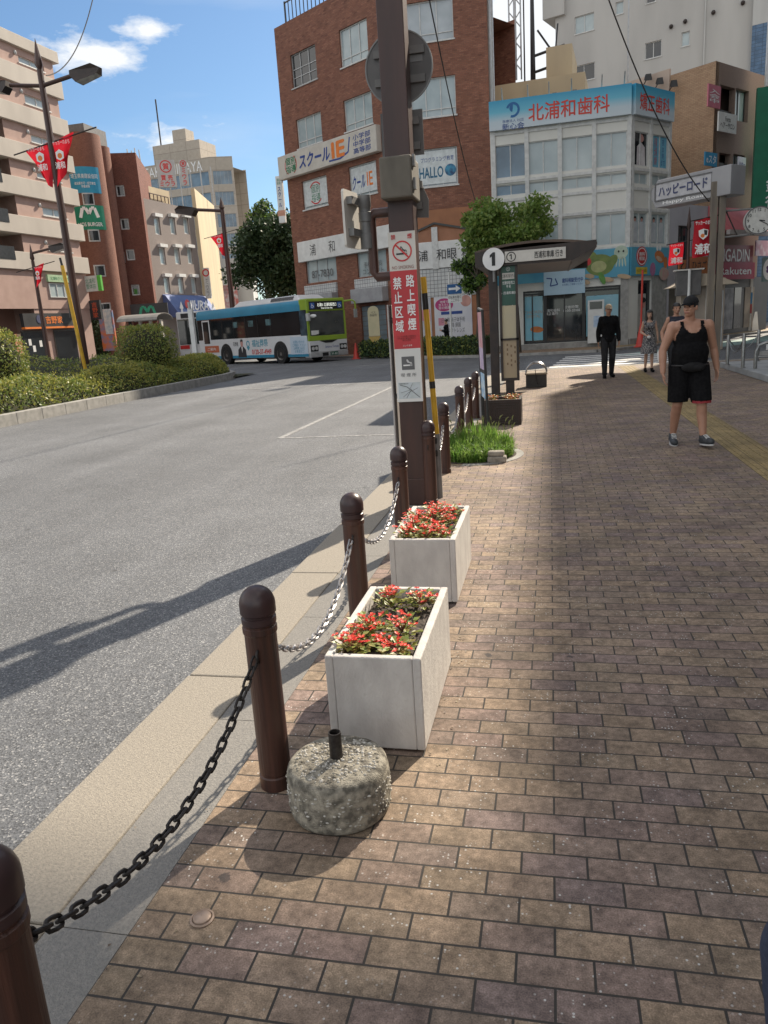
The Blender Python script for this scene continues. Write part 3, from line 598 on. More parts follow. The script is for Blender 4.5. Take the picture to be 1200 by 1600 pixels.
text('禁\n止\n区\n域', FP, -.057, za - .43 * h2, M_wt, pr_, h=.70 * h2, w=.072, d=.0225, bold=.018, line=1.12)
text('さいたま市路上喫煙及び\n空き缶等の散乱の防止に\n関する条例', FP, 0, zc + .135 * h2, mat('dark_red_ink', (.14, .015, .015)), pr_, w=.17, h=.05, d=.0225)
text('さいたま市', FP, .005, zc + .04 * h2, M_wt, pr_, w=.08, h=.016, d=.0225)
h3 = zc - zb
a = MB(); zq = zc - .27 * h3; a.fbox(FP, -.058, .058, zq - .058, zq + .058, .02, .0222); pi_ = a.build('pictogram', M_greyink, pn)
b = MB(); cigarette(b, FP, .0, zq, .058, .0228); b.build('cigarette', M_wt, pi_)
text('喫 煙 所', FP, 0, zc - .49 * h3, M_greyink, pn, w=.14, h=.032, d=.0225)
mp_ = MB(); zm = zb + .22 * h3
mp_.fbox(FP, -.1, .1, zm - .075, zm + .07, .02, .0212); mo = mp_.build('area_map', mat('map_print', (.50, .55, .58), (.45, .5, .5), scale=20), pn)
b = MB(); b.fline(FP, [(-.085, zm + .05), (-.02, zm + .03), (.09, zm - .065)], .006, .0213, .0222); b.fline(FP, [(-.08, zm - .02), (.0, zm + .0), (.03, zm + .06)], .003, .0213, .0222); b.fline(FP, [(-.06, zm - .06), (-.01, zm - .02), (.08, zm + .02)], .003, .0213, .0222); b.fline(FP, [(-.03, zm - .07), (.02, zm + .01)], .004, .0213, .0222); b.build('map_lines', M_greyink, mo)
text('喫煙所案内図', FP, -.05, zm + .06, M_greyink, mo, w=.08, h=.012, d=.0225)
# grey plate on the kerb side, edge on
z0, z1 = fz(640), fz(475); mb = MB(); mb.box(PX0 - .055, PX0 - .04, PY0 - .02, 7.0, z0 - .45, z1); sd = mb.build('side_plate', mat('light_grey_plate', (.40, .38, .36), (.33, .31, .30), scale=4, rough=.5), sp, bevel=.004)
mb = MB()
for zz in (z0 + .1, z1 - .15): mb = MB(); mb.box(PX0 - .04, PX0, 6.86, 6.92, zz, zz + .04); mb.build('bracket', M_grey, sd)
# pedestrian sign backs behind the post
FB = Face((-1.245, 7.13), (1, 0))
u, z = FB.uz(623, 106); uu, zz = FB.uz(676, 106); R_ = uu - u
mb = MB(); mb.disc(FB, u, z, R_, -.006, .0); rs = mb.build('round_sign_back', M_signback, sp)
mb = MB(); mb.ring(FB, u, z, R_ - .008, R_ + .004, -.01, .006, 48); mb.build('rim', M_grey, rs)
mb = MB()
for q in (-.36, .40): mb.fbox(FB, u - R_ * .72, u + R_ * .78, z + q * R_ - .035, z + q * R_ + .035, 0, .03)
mb = MB()
for q in (-.36, .40):
    mb = MB(); mb.fbox(FB, u - R_ * .72, u + R_ * .78, z + q * R_ - .03, z + q * R_ + .03, .001, .03); mb.build('channel', mat('channel_grey', (.16, .155, .15), rough=.6), rs)
mb = MB(); mb.fbox(FB, u + R_ * .35, u + R_ * .72, z + .1 * R_, z + .28 * R_, .001, .004); mb.build('sticker', mat('sticker_grey', (.2, .2, .2)), rs)
a = FB.rect(594, 178, 663, 241)
mb = MB(); mb.fbox(FB, *a, -.006, 0); rb = mb.build('rectangular_sign_back', M_signback, sp, bevel=.0)
for q in (.2, .75): mb = MB(); mb.fbox(FB, a[0] + .03, a[1] - .03, a[2] + (a[3] - a[2]) * q - .03, a[2] + (a[3] - a[2]) * q + .03, .001, .03); mb.build('channel', MATS['channel_grey'], rb)
pts = [FB.uz(*p) for p in ((634, 262), (645, 255), (670, 312), (670, 340), (634, 340))]
mb = MB(); mb.fpoly(FB, pts, -.006, 0); ts = mb.build('five_sided_sign_back', M_signback, sp)
for y in (290, 322): u_, z_ = FB.uz(650, y); mb = MB(); mb.fbox(FB, u_ - .06, u_ + .06, z_ - .03, z_ + .03, .001, .03); mb.build('channel', MATS['channel_grey'], ts)
# bracket arm with an edge-on traffic sign
z_a, z_b = fz(331, 590), fz(432, 590); xo = FP.uz(579, 380)[0] - 1.245
mb = MB(); mb.tube([(PX0 + .02, 6.86, z_a), (xo + .03, 6.86, z_a), (xo, 6.86, z_a - .04), (xo, 6.86, z_b + .04), (xo + .03, 6.86, z_b), (PX0 + .02, 6.86, z_b)], .042, 12); br = mb.build('bracket_arm', M_brown, sp)
zc1, zc2 = fz(304, 568), fz(388, 572); xs = FP.uz(569, 350)[0] - 1.245
mb = MB(); mb.lathe([(.001, zc2), (.055, zc2), (.055, zc2 + .12), (.05, zc2 + .125), (.05, zc2 + .22), (.058, zc2 + .225), (.058, zc2 + .3), (.05, zc2 + .305), (.05, zc1 - .1), (.056, zc1 - .09), (.056, zc1), (.001, zc1)], (xs, 6.84, 0), 20); mb.build('clamp_tube', M_grey, br)
zs1, zs2 = fz(299, 552), fz(388, 560); x_s = FP.uz(552, 345)[0] - 1.245
FS = Face((x_s, 6.74), (.14, .99), n=(1, -.14))
mb = MB(); mb.fpoly(FS, [(-.16, zs2 + .02), (-.14, zs2), (.15, zs2), (.17, zs2 + .02), (.17, zs1 - .02), (.15, zs1), (-.14, zs1), (-.16, zs1 - .02)], -.02, .0); es = mb.build('edge_on_sign', M_white2, sp)
mb = MB()
for q in (.2, .75): mb = MB(); mb.fbox(FS, -.1, .14, zs2 + (zs1 - zs2) * q, zs2 + (zs1 - zs2) * q + .06, .001, .05); mb.build('channel', M_grey, es)
# lamp arm at the top of the same post (out of the picture, throws the long shadow on the road)
mb = MB(); mb.tube([(-1.245, 6.89, 7.55), (-2.5, 6.89, 7.7)], .05, 10); mb.build('lamp_arm', M_brown, sp)
mb = MB(); mb.hexa([(-3.2, 6.75, 7.66), (-2.45, 6.75, 7.62), (-2.45, 7.05, 7.62), (-3.2, 7.05, 7.66), (-3.0, 6.8, 7.82), (-2.45, 6.8, 7.78), (-2.45, 7.0, 7.78), (-3.0, 7.0, 7.82)]); mb.build('lamp_head', M_dark, sp)
# striped guard on the thin pole beside the post
xg = -1.085; yg = 7.06
gp = thing('guard_pole', (xg, yg, 0), 'thin yellow pole with black bands strapped beside the square brown sign post', 'guard pole')
mb = MB(); mb.tube([(xg + .02, yg, .62), (xg - .035, yg, 2.05)], .026, 12); y_ = mb.build('yellow_sleeve', M_yel, gp)
for k in (0.3, .8):
    a = Vector((xg + .02, yg, .62)).lerp(Vector((xg - .035, yg, 2.05)), k); b = Vector((xg + .02, yg, .62)).lerp(Vector((xg - .035, yg, 2.05)), k + (.10 if k > .5 else .045)); mb = MB(); mb.tube([a, b], .0275, 12); mb.build('black_band', M_ink, y_)
mb = MB(); mb.tube([(xg + .025, yg, .0), (xg + .02, yg, .62)], .03, 12); mb.build('foot', M_grey, gp)
for zz in (.56, .44): mb = MB(); mb.box(xg - .045, xg + .03, yg - .045, yg - .03, zz - .03, zz + .03); mb.build('clamp', M_black, gp, bevel=.008)
# ================================================================ weed patch and stones
WX, WY = -.93, 9.35
mb = MB(); mb.lathe([(.001, .004), (.56, .004)], (0, 0, 0), 32); 
mb.v = [(WX + x * .9, WY + y * 1.05, z) for x, y, z in mb.v]; struct('soil', mb, M_soil)
mb = MB()
n = 26
for i in range(n):                          # pale edging stones round the patch
    a0 = -1.75 + 2.6 * i / n; a1 = -1.75 + 2.6 * (i + .94) / n
    q = [(WX + .9 * r_ * math.cos(t), WY + 1.05 * r_ * math.sin(t), -.02) for r_, t in ((.56, a0), (.66, a0), (.66, a1), (.56, a1))]; mb.prism(q, (0, 0, .026))
struct('patch_kerb', mb, M_conc)
M_grass = mat('weed_green', (.12, .25, .035), (.22, .32, .07), scale=12, rough=.6, trans=.45)
mb = MB(); rr = random.Random(3)
for _ in range(3800):
    a = rr.uniform(0, 2 * math.pi); rad = .52 * math.sqrt(rr.random()); x = WX + .9 * rad * math.cos(a); y = WY + 1.05 * rad * math.sin(a)
    h = rr.uniform(.07, .34) * (1.25 - rad / .56 * .6) * (1.25 if y > WY else .85); b = rr.uniform(0, 6.28); l = rr.uniform(.02, .14); w = rr.uniform(.003, .007)
    dx, dy = math.cos(b), math.sin(b); p0 = (x, y, 0); s = (-dy * w, dx * w)
    m1 = (x + dx * l * .35, y + dy * l * .35, h * .7); t = (x + dx * l, y + dy * l, h * rr.uniform(.8, 1.05))
    mb.add([(x - s[0], y - s[1], 0), (x + s[0], y + s[1], 0), (m1[0] + s[0], m1[1] + s[1], m1[2]), (m1[0] - s[0], m1[1] - s[1], m1[2]), t], [(0, 1, 2, 3), (3, 2, 4)])
for _ in range(1600):                       # broad small leaves
    a = rr.uniform(0, 2 * math.pi); rad = .55 * math.sqrt(rr.random()); p = (WX + .9 * rad * math.cos(a), WY + 1.05 * rad * math.sin(a), rr.uniform(.03, .2) * (1.2 - rad)); b = rr.uniform(0, 6.28)
    leafquad(mb, p, (math.cos(b), math.sin(b), rr.uniform(0, .8)), (0, 0, 1), rr.uniform(.03, .06), rr.uniform(.012, .025))
mb.mi = 1
for _ in range(46):                         # foxtail heads
    a = rr.uniform(0, 2 * math.pi); rad = .5 * math.sqrt(rr.random()); x = WX + .9 * rad * math.cos(a); y = WY + .25 + 1.0 * rad * math.sin(a) * .7; h = rr.uniform(.25, .42); b = rr.uniform(-.06, .06)
    mb.tube([(x, y, .02), (x + b * .6, y, h * .8), (x + b, y, h)], .0016, 4); mb.tube([(x + b, y, h), (x + b * 1.2, y, h + .03), (x + b * 1.7, y, h + .055)], [.006, .009, .003], 6)
o = mb.build('weeds', [M_grass, mat('seed_head', (.30, .30, .13), (.22, .24, .09), scale=30, trans=.4)]); tag(o, 'bright green weeds with foxtail heads growing round the bollard', 'weeds', kind='stuff')
for i, (p, s, z, lab) in enumerate([((738, 724), (.11, .075, .075), 0, 'grey rough stone block lying at the front of the weeds'), ((741, 712), (.095, .06, .06), .076, 'smaller grey stone laid on top of another stone by the weeds')]):
    g = G(*p); g = Vector((-.63 - .01 * i, 8.86, 0)); mb = MB(); mb.box(g.x - s[0], g.x + s[0], g.y - s[1], g.y + s[1], z, z + s[2])
    o = mb.build('stone', mat('broken_stone', (.33, .30, .25), (.20, .18, .15), scale=18, rough=.9, bump=.8), bevel=.018); tag(o, lab, 'stone'); o.rotation_euler.z = 0
# ================================================================ banner stand seen edge-on
bp = G(755, 690); bx, by = -.92, 10.25
bs = thing('banner_stand', (bx, by, 0), 'narrow dark framed banner stand seen nearly edge-on beside the weeds', 'banner')
top = at(742, 482, by)
mb = MB(); mb.tube([(bx, by + .30, .0), (top.x + .02, by + .30, top.z)], .024, 10); mb.build('rear_pole', M_black, bs)
mb = MB(); mb.tube([(bx + .115, by - .28, .0), (bx + .075, by - .28, top.z - .03)], .018, 10); mb.build('front_pole', M_black, bs)
mb = MB(); mb.tube([(top.x + .02, by + .30, top.z), (bx + .075, by - .28, top.z - .03)], .016, 8); mb.build('top_bar', M_grey, bs)
mb = MB(); mb.box(bx - .12, bx + .12, by - .3, by + .3, 0, .03); mb.build('foot', M_black, bs, bevel=.008)
cols = [mat('pink_print', (.62, .42, .42), (.5, .2, .25), scale=7, rough=.6), mat('lilac_print', (.42, .32, .50), (.6, .5, .6), scale=11, rough=.6), mat('sky_print', (.25, .45, .66), (.6, .7, .75), scale=12, rough=.6, ramp=(.45, .55)), M_ink]
mb = MB(); L0 = [(bx + .10, by - .26), (bx + .0, by + .27)]; zz = [.62, .95, 1.0, 1.28, top.z - .05]
for k, mi in enumerate((2, 3, 1, 0)):
    mb.mi = mi; xx = lambda z: -.04 * z / 1.8
    mb.add([(L0[0][0] + xx(zz[k]), L0[0][1], zz[k]), (L0[1][0] + xx(zz[k]), L0[1][1], zz[k]), (L0[1][0] + xx(zz[k + 1]), L0[1][1], zz[k + 1]), (L0[0][0] + xx(zz[k + 1]), L0[0][1], zz[k + 1])], [(0, 1, 2, 3)])
mb.build('banner', cols, bs)
# ================================================================ bus stop shelter
SY = 16.7
FSH = Face((-1.2, SY), (1, 0))
def su(x, y): return FSH.uz(x, y)
st = thing('bus_shelter', (-.9, 18.0, 0), 'dark brown bus stop shelter with curved roof and a round number one sign', 'bus shelter')
xp = su(773, 560)[0] - 1.2
ztop = su(775, 400)[1]
mb = MB(); mb.box(xp - .09, xp + .09, SY, SY + .18, 0, ztop); mb.build('post', M_dark, st, bevel=.01)
mb = MB(); mb.box(xp + .06, xp + .22, SY + 3.4, SY + 3.58, 0, ztop); mb.build('post', M_dark, st, bevel=.01)
x0 = su(742, 395)[0] - 1.2; x1 = su(933, 380)[0] - 1.2; zl, zu = su(830, 412)[1], su(830, 388)[1]
# arched roof: curve rises in the middle of its span along the street
mb = MB(); n = 14; SP = x1 - x0
ys0, ys1 = SY - .05, SY + 4.2
arch = lambda t: zu + .02 + .13 * math.sin(math.pi * min(1, t * 1.02)) ** .8
up_ = [(x0 + SP * i / n, arch(i / n)) for i in range(n + 1)]
for (a, za_), (b, zb_) in zip(up_, up_[1:]): mb.hexa([(a, ys0, za_ - .05), (b, ys0, zb_ - .05), (b, ys1, zb_ - .05), (a, ys1, za_ - .05), (a, ys0, za_), (b, ys0, zb_), (b, ys1, zb_), (a, ys1, za_)])
roof = mb.build('roof', mat('roof_brown', (.10, .065, .045), (.07, .045, .03), scale=4, rough=.5), st)
FS0 = Face((x0, SY - .06), (1, 0))
mb = MB(); mb.fpoly(FS0, [(0, zl), (SP * .80, zl + .0), (SP * .995, zl + .22), (SP * .995, zu + .06), (0, zu + .0)], -.08, 0); fa = mb.build('fascia', M_dark, st)
mb = MB(); mb.prism([(x0 + SP * .80, ys0, zl), (x0 + SP * .995, ys0, zl + .22), (x0 + SP * .995, ys1, zl + .22), (x0 + SP * .80, ys1, zl)], (0, 0, .03)); mb.prism([(x0, ys0 + .1, zl + .02), (x0 + SP * .8, ys0 + .1, zl + .02), (x0 + SP * .8, ys1, zl + .02), (x0, ys1, zl + .02)], (0, 0, .03)); mb.build('soffit', M_dark, st)
mb = MB(); mb.box(x0, x1, ys1 - .08, ys1, zl + .05, zu + .1); mb.build('rear_fascia', M_dark, st)
u0, z0_ = su(790, 411); u1, z1_ = su(884, 387); F1 = Face((-1.2, SY - .07), (1, 0)); r_ = F1.rect(789, 410, 884, 387)
mb = MB(); mb.fbox(F1, r_[0], r_[1], zl + .05, zu - .03, 0, .03); sg = mb.build('route_sign', M_white2, st, bevel=.004)
zmid = (zl + zu) / 2 + .01; wv = r_[1] - r_[0]
text('①', F1, r_[0] + .13, zmid, M_ink, sg, h=.19, d=.034, bold=.01); text('西浦和車庫 行き', F1, r_[0] + wv * .72, zmid, M_ink, sg, w=wv * .46, h=.135, d=.034, bold=.012)
F2 = Face((-1.2, SY - .14), (1, 0)); cu, cz = F2.uz(771, 405)
mb = MB(); mb.disc(F2, cu, cz, .225, -.03, 0, 40); rd = mb.build('round_sign', M_wt, st)
mb = MB(); mb.fpoly(F2, [(cu - .035, cz - .13), (cu + .035, cz - .13), (cu + .035, cz + .135), (cu - .01, cz + .135), (cu - .075, cz + .085), (cu - .075, cz + .03), (cu - .035, cz + .055)], .001, .006); mb.build('numeral', M_ink, rd)
mb = MB(); mb.tube([(cu - 1.2, SY - .09, cz - .45), (cu - 1.2, SY - .09, cz)], .03, 8); mb.build('sign_stem', M_grey, rd)
F3 = Face((-1.2, SY + .05), (1, 0)); r_ = F3.rect(779, 413, 812, 594)
mb = MB(); a0, a1, c0, c1 = r_
for q in ((a0, a1, c0, c0 + .06), (a0, a1, c1 - .05, c1), (a0, a0 + .05, c0 + .06, c1 - .05), (a1 - .05, a1, c0 + .06, c1 - .05)): mb.fbox(F3, *q, -.04, .05)
bd = mb.build('timetable_frame', M_dark, st)
zz = [F3.uz(795, y)[1] for y in (477, 530)]
mb = MB(); mb.fbox(F3, a0 + .05, a1 - .05, zz[0], c1 - .05, 0, .02); gpn = mb.build('stop_name_panel', mat('stop_green', (.022, .085, .06), (.018, .07, .05), scale=3, rough=.4), st)
mb = MB(); mb.fbox(F3, a0 + .05, a1 - .05, zz[1] + .02, zz[0] - .005, 0, .02); ypn = mb.build('blank_panel', mat('cream_panel', (.46, .40, .26), (.42, .37, .26), scale=3, rough=.4), st)
mb = MB(); mb.fbox(F3, a0 + .05, a1 - .05, c0 + .06, zz[1] - .02, 0, .02); opn = mb.build('timetable_panel', mat('tan_panel', (.38, .29, .18), (.34, .26, .17), scale=3, rough=.4), st)
mb = MB(); mb.fbox(F3, a0, a1, zz[1] - .02, zz[1] + .02, -.03, .05); mb.build('rail', M_dark, bd)
um = (a0 + a1) / 2; hz_ = c1 - zz[0]
mb = MB(); mb.fbox(F3, a0 + .07, a1 - .07, c1 - .37 * hz_, c1 - .22 * hz_, .02, .023); nb = mb.build('name_strip', M_white2, gpn); text('北浦和駅西口', F3, um, c1 - .295 * hz_, M_ink, nb, w=.33, h=.075, d=.026)
text('①', F3, um, c1 - .13 * hz_, M_wt, gpn, h=.08, d=.024); text('北浦和駅西口\n中 央', F3, um, c1 - .50 * hz_, M_wt, gpn, w=.25, h=.14, d=.024); text('→ 西浦和車庫', F3, um, c1 - .70 * hz_, M_wt, gpn, w=.34, h=.06, d=.024)
mb = MB(); rr = random.Random(9)
for i in range(4):
    for j in range(5):
        uu = a0 + .14 + .08 * i; z_ = zz[1] - .14 - .1 * j - .03 * i
        if z_ > c0 + .15 and rr.random() < .7: mb.fbox(F3, uu - .012, uu + .02, z_, z_ + .05, .02, .0215)
mb.build('timetable_print', mat('brown_ink', (.20, .13, .07)), opn)
mb = MB(); mb.box(-1.2 + um - .10, -1.2 + um + .08, SY + .02, SY + .12, 0, c0); mb.build('board_leg', M_dark, st)
# dark trough at the foot of the shelter
FT = Face((-1.2, 12.0), (1, 0)); r_ = FT.rect(758, 666, 814, 622)
tr = thing('flower_trough', (-1.2 + (r_[0] + r_[1]) / 2, 12.3, 0), 'dark brown patterned trough of orange flowers at the foot of the shelter', 'planter'); X0, X1 = r_[0] - 1.2, r_[1] - 1.2; ht = .40
mb = MB(); mb.box(X0, X1, 12.0, 12.04, 0, ht); mb.box(X0, X1, 12.5, 12.54, 0, ht); mb.box(X0, X0 + .04, 12.04, 12.5, 0, ht); mb.box(X1 - .04, X1, 12.04, 12.5, 0, ht); mb.box(X0 + .04, X1 - .04, 12.04, 12.5, 0, .04)
um = (r_[0] + r_[1]) / 2
for k in range(4):
    s_ = .95 - .22 * k; a_, b_ = (r_[1] - r_[0]) / 2 * s_ * .9, ht / 2 * s_ * .88
    for q in ((um - a_, um + a_, ht / 2 - b_, ht / 2 - b_ + .012), (um - a_, um + a_, ht / 2 + b_ - .012, ht / 2 + b_), (um - a_, um - a_ + .012, ht / 2 - b_ + .012, ht / 2 + b_ - .012), (um + a_ - .012, um + a_, ht / 2 - b_ + .012, ht / 2 + b_ - .012)): mb.fbox(FT, *q, 0, .012)
mb.build('box', mat('trough_brown', (.032, .018, .014), (.022, .014, .011), scale=10, rough=.45), tr)
mb = MB(); mb.box(X0 + .04, X1 - .04, 12.04, 12.5, .3, ht - .04); mb.build('soil', M_soil, tr)
M_of = mat('orange_petal', (.62, .12, .04), (.50, .20, .06), scale=30, trans=.3)
for i, (fx, s) in enumerate(((.2, .6), (.75, 1.0))):
    c = Vector((X0 + (X1 - X0) * fx, 12.3, ht - .04)); pr2 = thing('orange_flower', c, 'small orange flower clump on the right in the dark trough' if i else 'sparse orange flower clump on the left in the dark trough', 'flower'); rr = random.Random(i); a, b = MB(), MB()
    for _ in range(int(170 * s)):
        an = rr.uniform(0, 6.28); rad = rr.uniform(0, .14 * s); p = (c.x + rad * 1.1 * math.cos(an), c.y + rad * math.sin(an), c.z + rr.uniform(.0, .09)); bb = rr.uniform(0, 6.28); leafquad(a if rr.random() < .6 else b, p, (math.cos(bb), math.sin(bb), rr.uniform(0, 1)), (0, 0, 1), .035, .025)
    a.build('petals', M_of, pr2); b.build('leaves', M_leaf1, pr2)
# block with steel hoops
hb = at(838, 603, 18.3); hx = hb.x
kb = thing('hoop_block', (hx, 18.5, 0), 'dark stone block with curved steel hoops standing beyond the bus shelter', 'hoop block')
mb = MB(); mb.box(hx - .24, hx + .24, 18.3, 18.8, 0, .30); mb.build('block', mat('dark_stone', (.025, .022, .02), (.04, .035, .03), scale=20, rough=.6), kb, bevel=.015)
mb = MB(); mb.box(hx - .26, hx + .26, 18.28, 18.82, .30, .34); mb.build('seat', mat('wood_seat', (.30, .24, .17), (.22, .17, .12), scale=9, rough=.6, stretch=(.3, 6, 1)), kb, bevel=.008)
for y_ in (18.36, 18.5, 18.74): mb = MB(); mb.tube([(hx + .24 * math.cos(t), y_, .34 + .23 * math.sin(t)) for t in [math.pi * k / 14 for k in range(15)]], .018, 8); mb.build('hoop', M_steel, kb)
mb = MB(); mb.tube([(hx - .02, 18.27, .42), (hx - .0, 18.26, .2), (hx + .03, 18.25, .08)], .008, 5); mb.build('chain', M_iron, kb)
# ================================================================ buildings
M_redbrick = brickmat('red_brick_tile', [(.20, .080, .053), (.262, .111, .071), (.23, .095, .06), (.305, .136, .088), (.165, .066, .045)], (.12, .08, .062), .23, .075, .007, rough=.75, stain=.22, bump=.3)
M_tan = brickmat('tan_tile', [(.40, .26, .165), (.45, .30, .19), (.37, .235, .15)], (.20, .14, .10), .23, .075, .006, rough=.75, stain=.15)
M_wtile = brickmat('white_grid_tile', [(.52, .53, .53), (.58, .58, .57)], (.16, .16, .16), .2, .2, .014, offset=0, rough=.5, stain=.1)
M_towerb = brickmat('maroon_tile', [(.17, .06, .043), (.21, .078, .053), (.15, .055, .04), (.23, .092, .063)], (.07, .04, .033), .11, .06, .006, rough=.8, stain=.2)
M_cylb = brickmat('terracotta_tile', [(.205, .088, .062), (.24, .105, .072), (.18, .076, .055)], (.12, .07, .05), .11, .06, .006, rough=.8, stain=.15)
M_pink = mat('pink_render', (.42, .29, .245), (.37, .25, .21), scale=1.5, rough=.85, bump=.1)
M_band = mat('beige_band', (.50, .455, .395), (.43, .39, .34), scale=.8, rough=.85, bump=.1, stretch=(1, 1, .3))
M_terra = mat('terracotta_panel', (.34, .15, .075), (.28, .125, .065), scale=2, rough=.8)
M_greyb = mat('grey_taupe_tile', (.25, .21, .19), (.20, .165, .15), scale=30, rough=.8, ramp=(.4, .6))
M_cream = mat('cream_render', (.56, .46, .30), (.48, .39, .26), scale=.9, rough=.85, bump=.1, stretch=(1, 1, .25))
M_wcon = mat('white_render', (.50, .50, .48), (.40, .40, .385), scale=.6, rough=.85, bump=.12, stretch=(1, 1, .2))
M_greyw = mat('grey_white_render', (.46, .45, .425), (.39, .38, .36), scale=.5, rough=.9, bump=.15, stretch=(1, 1, .2))
M_bei = brickmat('beige_cladding', [(.40, .355, .295), (.44, .385, .32)], (.25, .215, .18), 3.0, 1.8, .04, offset=0, rough=.7, stain=.12)
M_roofg = mat('roof_grey', (.18, .18, .18), rough=.9)
M_shop = mat('shop_dark', (.018, .018, .02), (.03, .03, .032), scale=1.5, rough=.5)
M_inter = mat('shop_interior', (.10, .085, .07), (.22, .19, .15), scale=1.2, rough=.7)
def pane(F, r, m, parent, d=.004, name='panel', th=.03):
    mb = MB(); mb.fbox(F, r[0], r[1], r[2], r[3], d - th, d); return mb.build(name, m, parent)
def body(F, U0, U1, Z1, depth, mb, holes=(), Z0=0.0, reveal=.16, roof=True, ends=True):
    """front skin with openings plus the sides, back and roof of a block behind face F"""
    wall(mb, F, U0, U1, Z0, Z1, holes, reveal)
    q = lambda u, z, d: F.pt(u, z, d)
    if ends: mb.add([q(U0, Z0, 0), q(U0, Z0, -depth), q(U0, Z1, -depth), q(U0, Z1, 0)], [(0, 1, 2, 3)]); mb.add([q(U1, Z0, 0), q(U1, Z0, -depth), q(U1, Z1, -depth), q(U1, Z1, 0)], [(0, 1, 2, 3)])
    mb.add([q(U0, Z0, -depth), q(U1, Z0, -depth), q(U1, Z1, -depth), q(U0, Z1, -depth)], [(0, 1, 2, 3)])
    if roof: mb.add([q(U0, Z1 - .3, 0), q(U1, Z1 - .3, 0), q(U1, Z1 - .3, -depth), q(U0, Z1 - .3, -depth)], [(0, 1, 2, 3)])
    mb.add([q(U0 + .02, Z0, -.9), q(U1 - .02, Z0, -.9), q(U1 - .02, Z1 - .32, -.9), q(U0 + .02, Z1 - .32, -.9)], [(0, 1, 2, 3)])   # dark rooms behind the openings
# ---------------------------------------------------------------- brick school building
BC = Vector((-8.05, 42.2, 0))
FL = Face(BC, (-.82979481, .5580686)); FR = Face(BC, (1, -.012))
bl = thing('brick_building', BC, 'red brick corner building with tutoring school banner and white eye clinic signs', 'building')
uL, zL = FL.uz(428, 45); uR = FR.uz(768, 300)[0]
HB_ = zL
hl = [FL.rect(453, 87, 496, 122), FL.rect(529, 48, 576, 88), FL.rect(462, 188, 504, 220), FL.rect(536, 158, 583, 192), FL.rect(471, 284, 513, 319), FL.rect(544, 262, 590, 300)]
hr = [FR.rect(628, 7, 709, 59), FR.rect(640, 126, 713, 178), FR.rect(642, 236, 716, 287)]
gl = [FL.rect(477, 407, 527, 437), FL.rect(557, 396, 605, 428)]
mb = MB(); body(FL, 0, uL, HB_, 11, mb, hl + gl + [FL.rect(563, 479, 606, 539)], ends=False); body(FR, 0, uR, HB_ + .0, 3, mb, hr, ends=False)
q = FR.pt(uR, 0); q2 = FR.pt(uR - .3, 0, -3); mb.add([q, q2, q2 + Vector((0, 0, HB_)), q + Vector((0, 0, HB_))], [(0, 1, 2, 3)]); q = FL.pt(uL, 0); q2 = FL.pt(uL, 0, -11); mb.add([q, q2, q2 + Vector((0, 0, HB_)), q + Vector((0, 0, HB_))], [(0, 1, 2, 3)])
mb.build('wall', M_redbrick, bl)
for i, h in enumerate(hl): window(FL, h, bl, M_frame if i != 0 else M_alu, M_glass if i == 0 else M_pale, cols=3, rows=[.22] if i != 0 else [.3, .55], sill=.05)
M_blind = glassmat('white_blind_glass', (.46, .50, .52), rough=.12, var=(.34, .38, .40))
for i, h in enumerate(hr): window(FR, h, bl, M_frame, (M_blind, M_pale, M_blind)[i], cols=3, rows=[.2], sill=.05)
ws = [o for o in bl.children if o.name.startswith('window')]
for i, h in enumerate((hl[4], hl[5])):
    um = (h[0] + h[1]) / 2; zm = (h[2] + h[3]) / 2; wd = h[1] - h[0]
    p_ = pane(FL, (h[0] + .1, h[1] - .1, h[2] + .15, h[3] - .1), mat('poster_white', (.62, .66, .66), rough=.4), bl, d=-.085, name='window_poster')
    if i == 0:
        text('個別\n指導', FL, um, zm, M_greenink, p_, w=wd * .36, h=(h[3] - h[2]) * .6, d=-.08); mb = MB(); mb.ring(FL, um, zm, wd * .24, wd * .27, -.082, -.079, 30, .6, 2.4); mb.build('ring_mark', M_redink, p_); mb = MB(); mb.ring(FL, um, zm, wd * .24, wd * .27, -.082, -.079, 30, 3.8, 5.6); mb.build('ring_mark', M_redink, p_)
    else: text('クール', FL, um + wd * .18, zm - .05, M_blue, p_, w=wd * .46, h=(h[3] - h[2]) * .42, d=-.08, bold=.02, shear=.2); text('IE', FL, um - wd * .22, zm, M_orange, p_, w=wd * .2, h=(h[3] - h[2]) * .42, d=-.08, bold=.012)
h = hr[2]; p_ = pane(FR, (h[0] + .1, h[1] - .1, h[2] + .12, h[3] - .1), MATS['poster_white'], bl, d=-.085, name='window_poster')
hh = h[3] - h[2]; hw = h[1] - h[0]
text('プログラミング教育', FR, h[0] + hw * .56, h[2] + hh * .72, M_blue, p_, w=hw * .72, h=hh * .13, d=-.08); text('HALLO', FR, h[0] + hw * .42, h[2] + hh * .38, mat('teal_ink', (.03, .14, .24)), p_, w=hw * .52, h=hh * .28, d=-.08, bold=.02)
mb = MB(); mb.disc(FR, h[0] + hw * .84, h[2] + hh * .4, hh * .16, -.086, -.078); mb.build('globe_mark', mat('globe', (.02, .05, .13), (.05, .25, .4), scale=4), p_)
# parapet railing on the roof
mb = MB(); a = FL.uz(444, 30)[0]
for k in range(26): u = a - .34 * k; mb.fbox(FL, u - .02, u + .02, HB_, HB_ + 1.0, -.12, -.08)
mb.fbox(FL, a - 9, a, HB_ + 1.0, HB_ + 1.06, -.13, -.07); mb.fbox(FL, a - .05, a + .02, HB_, HB_ + 1.1, -.14, -.06); mb.build('roof_railing', M_black, bl)
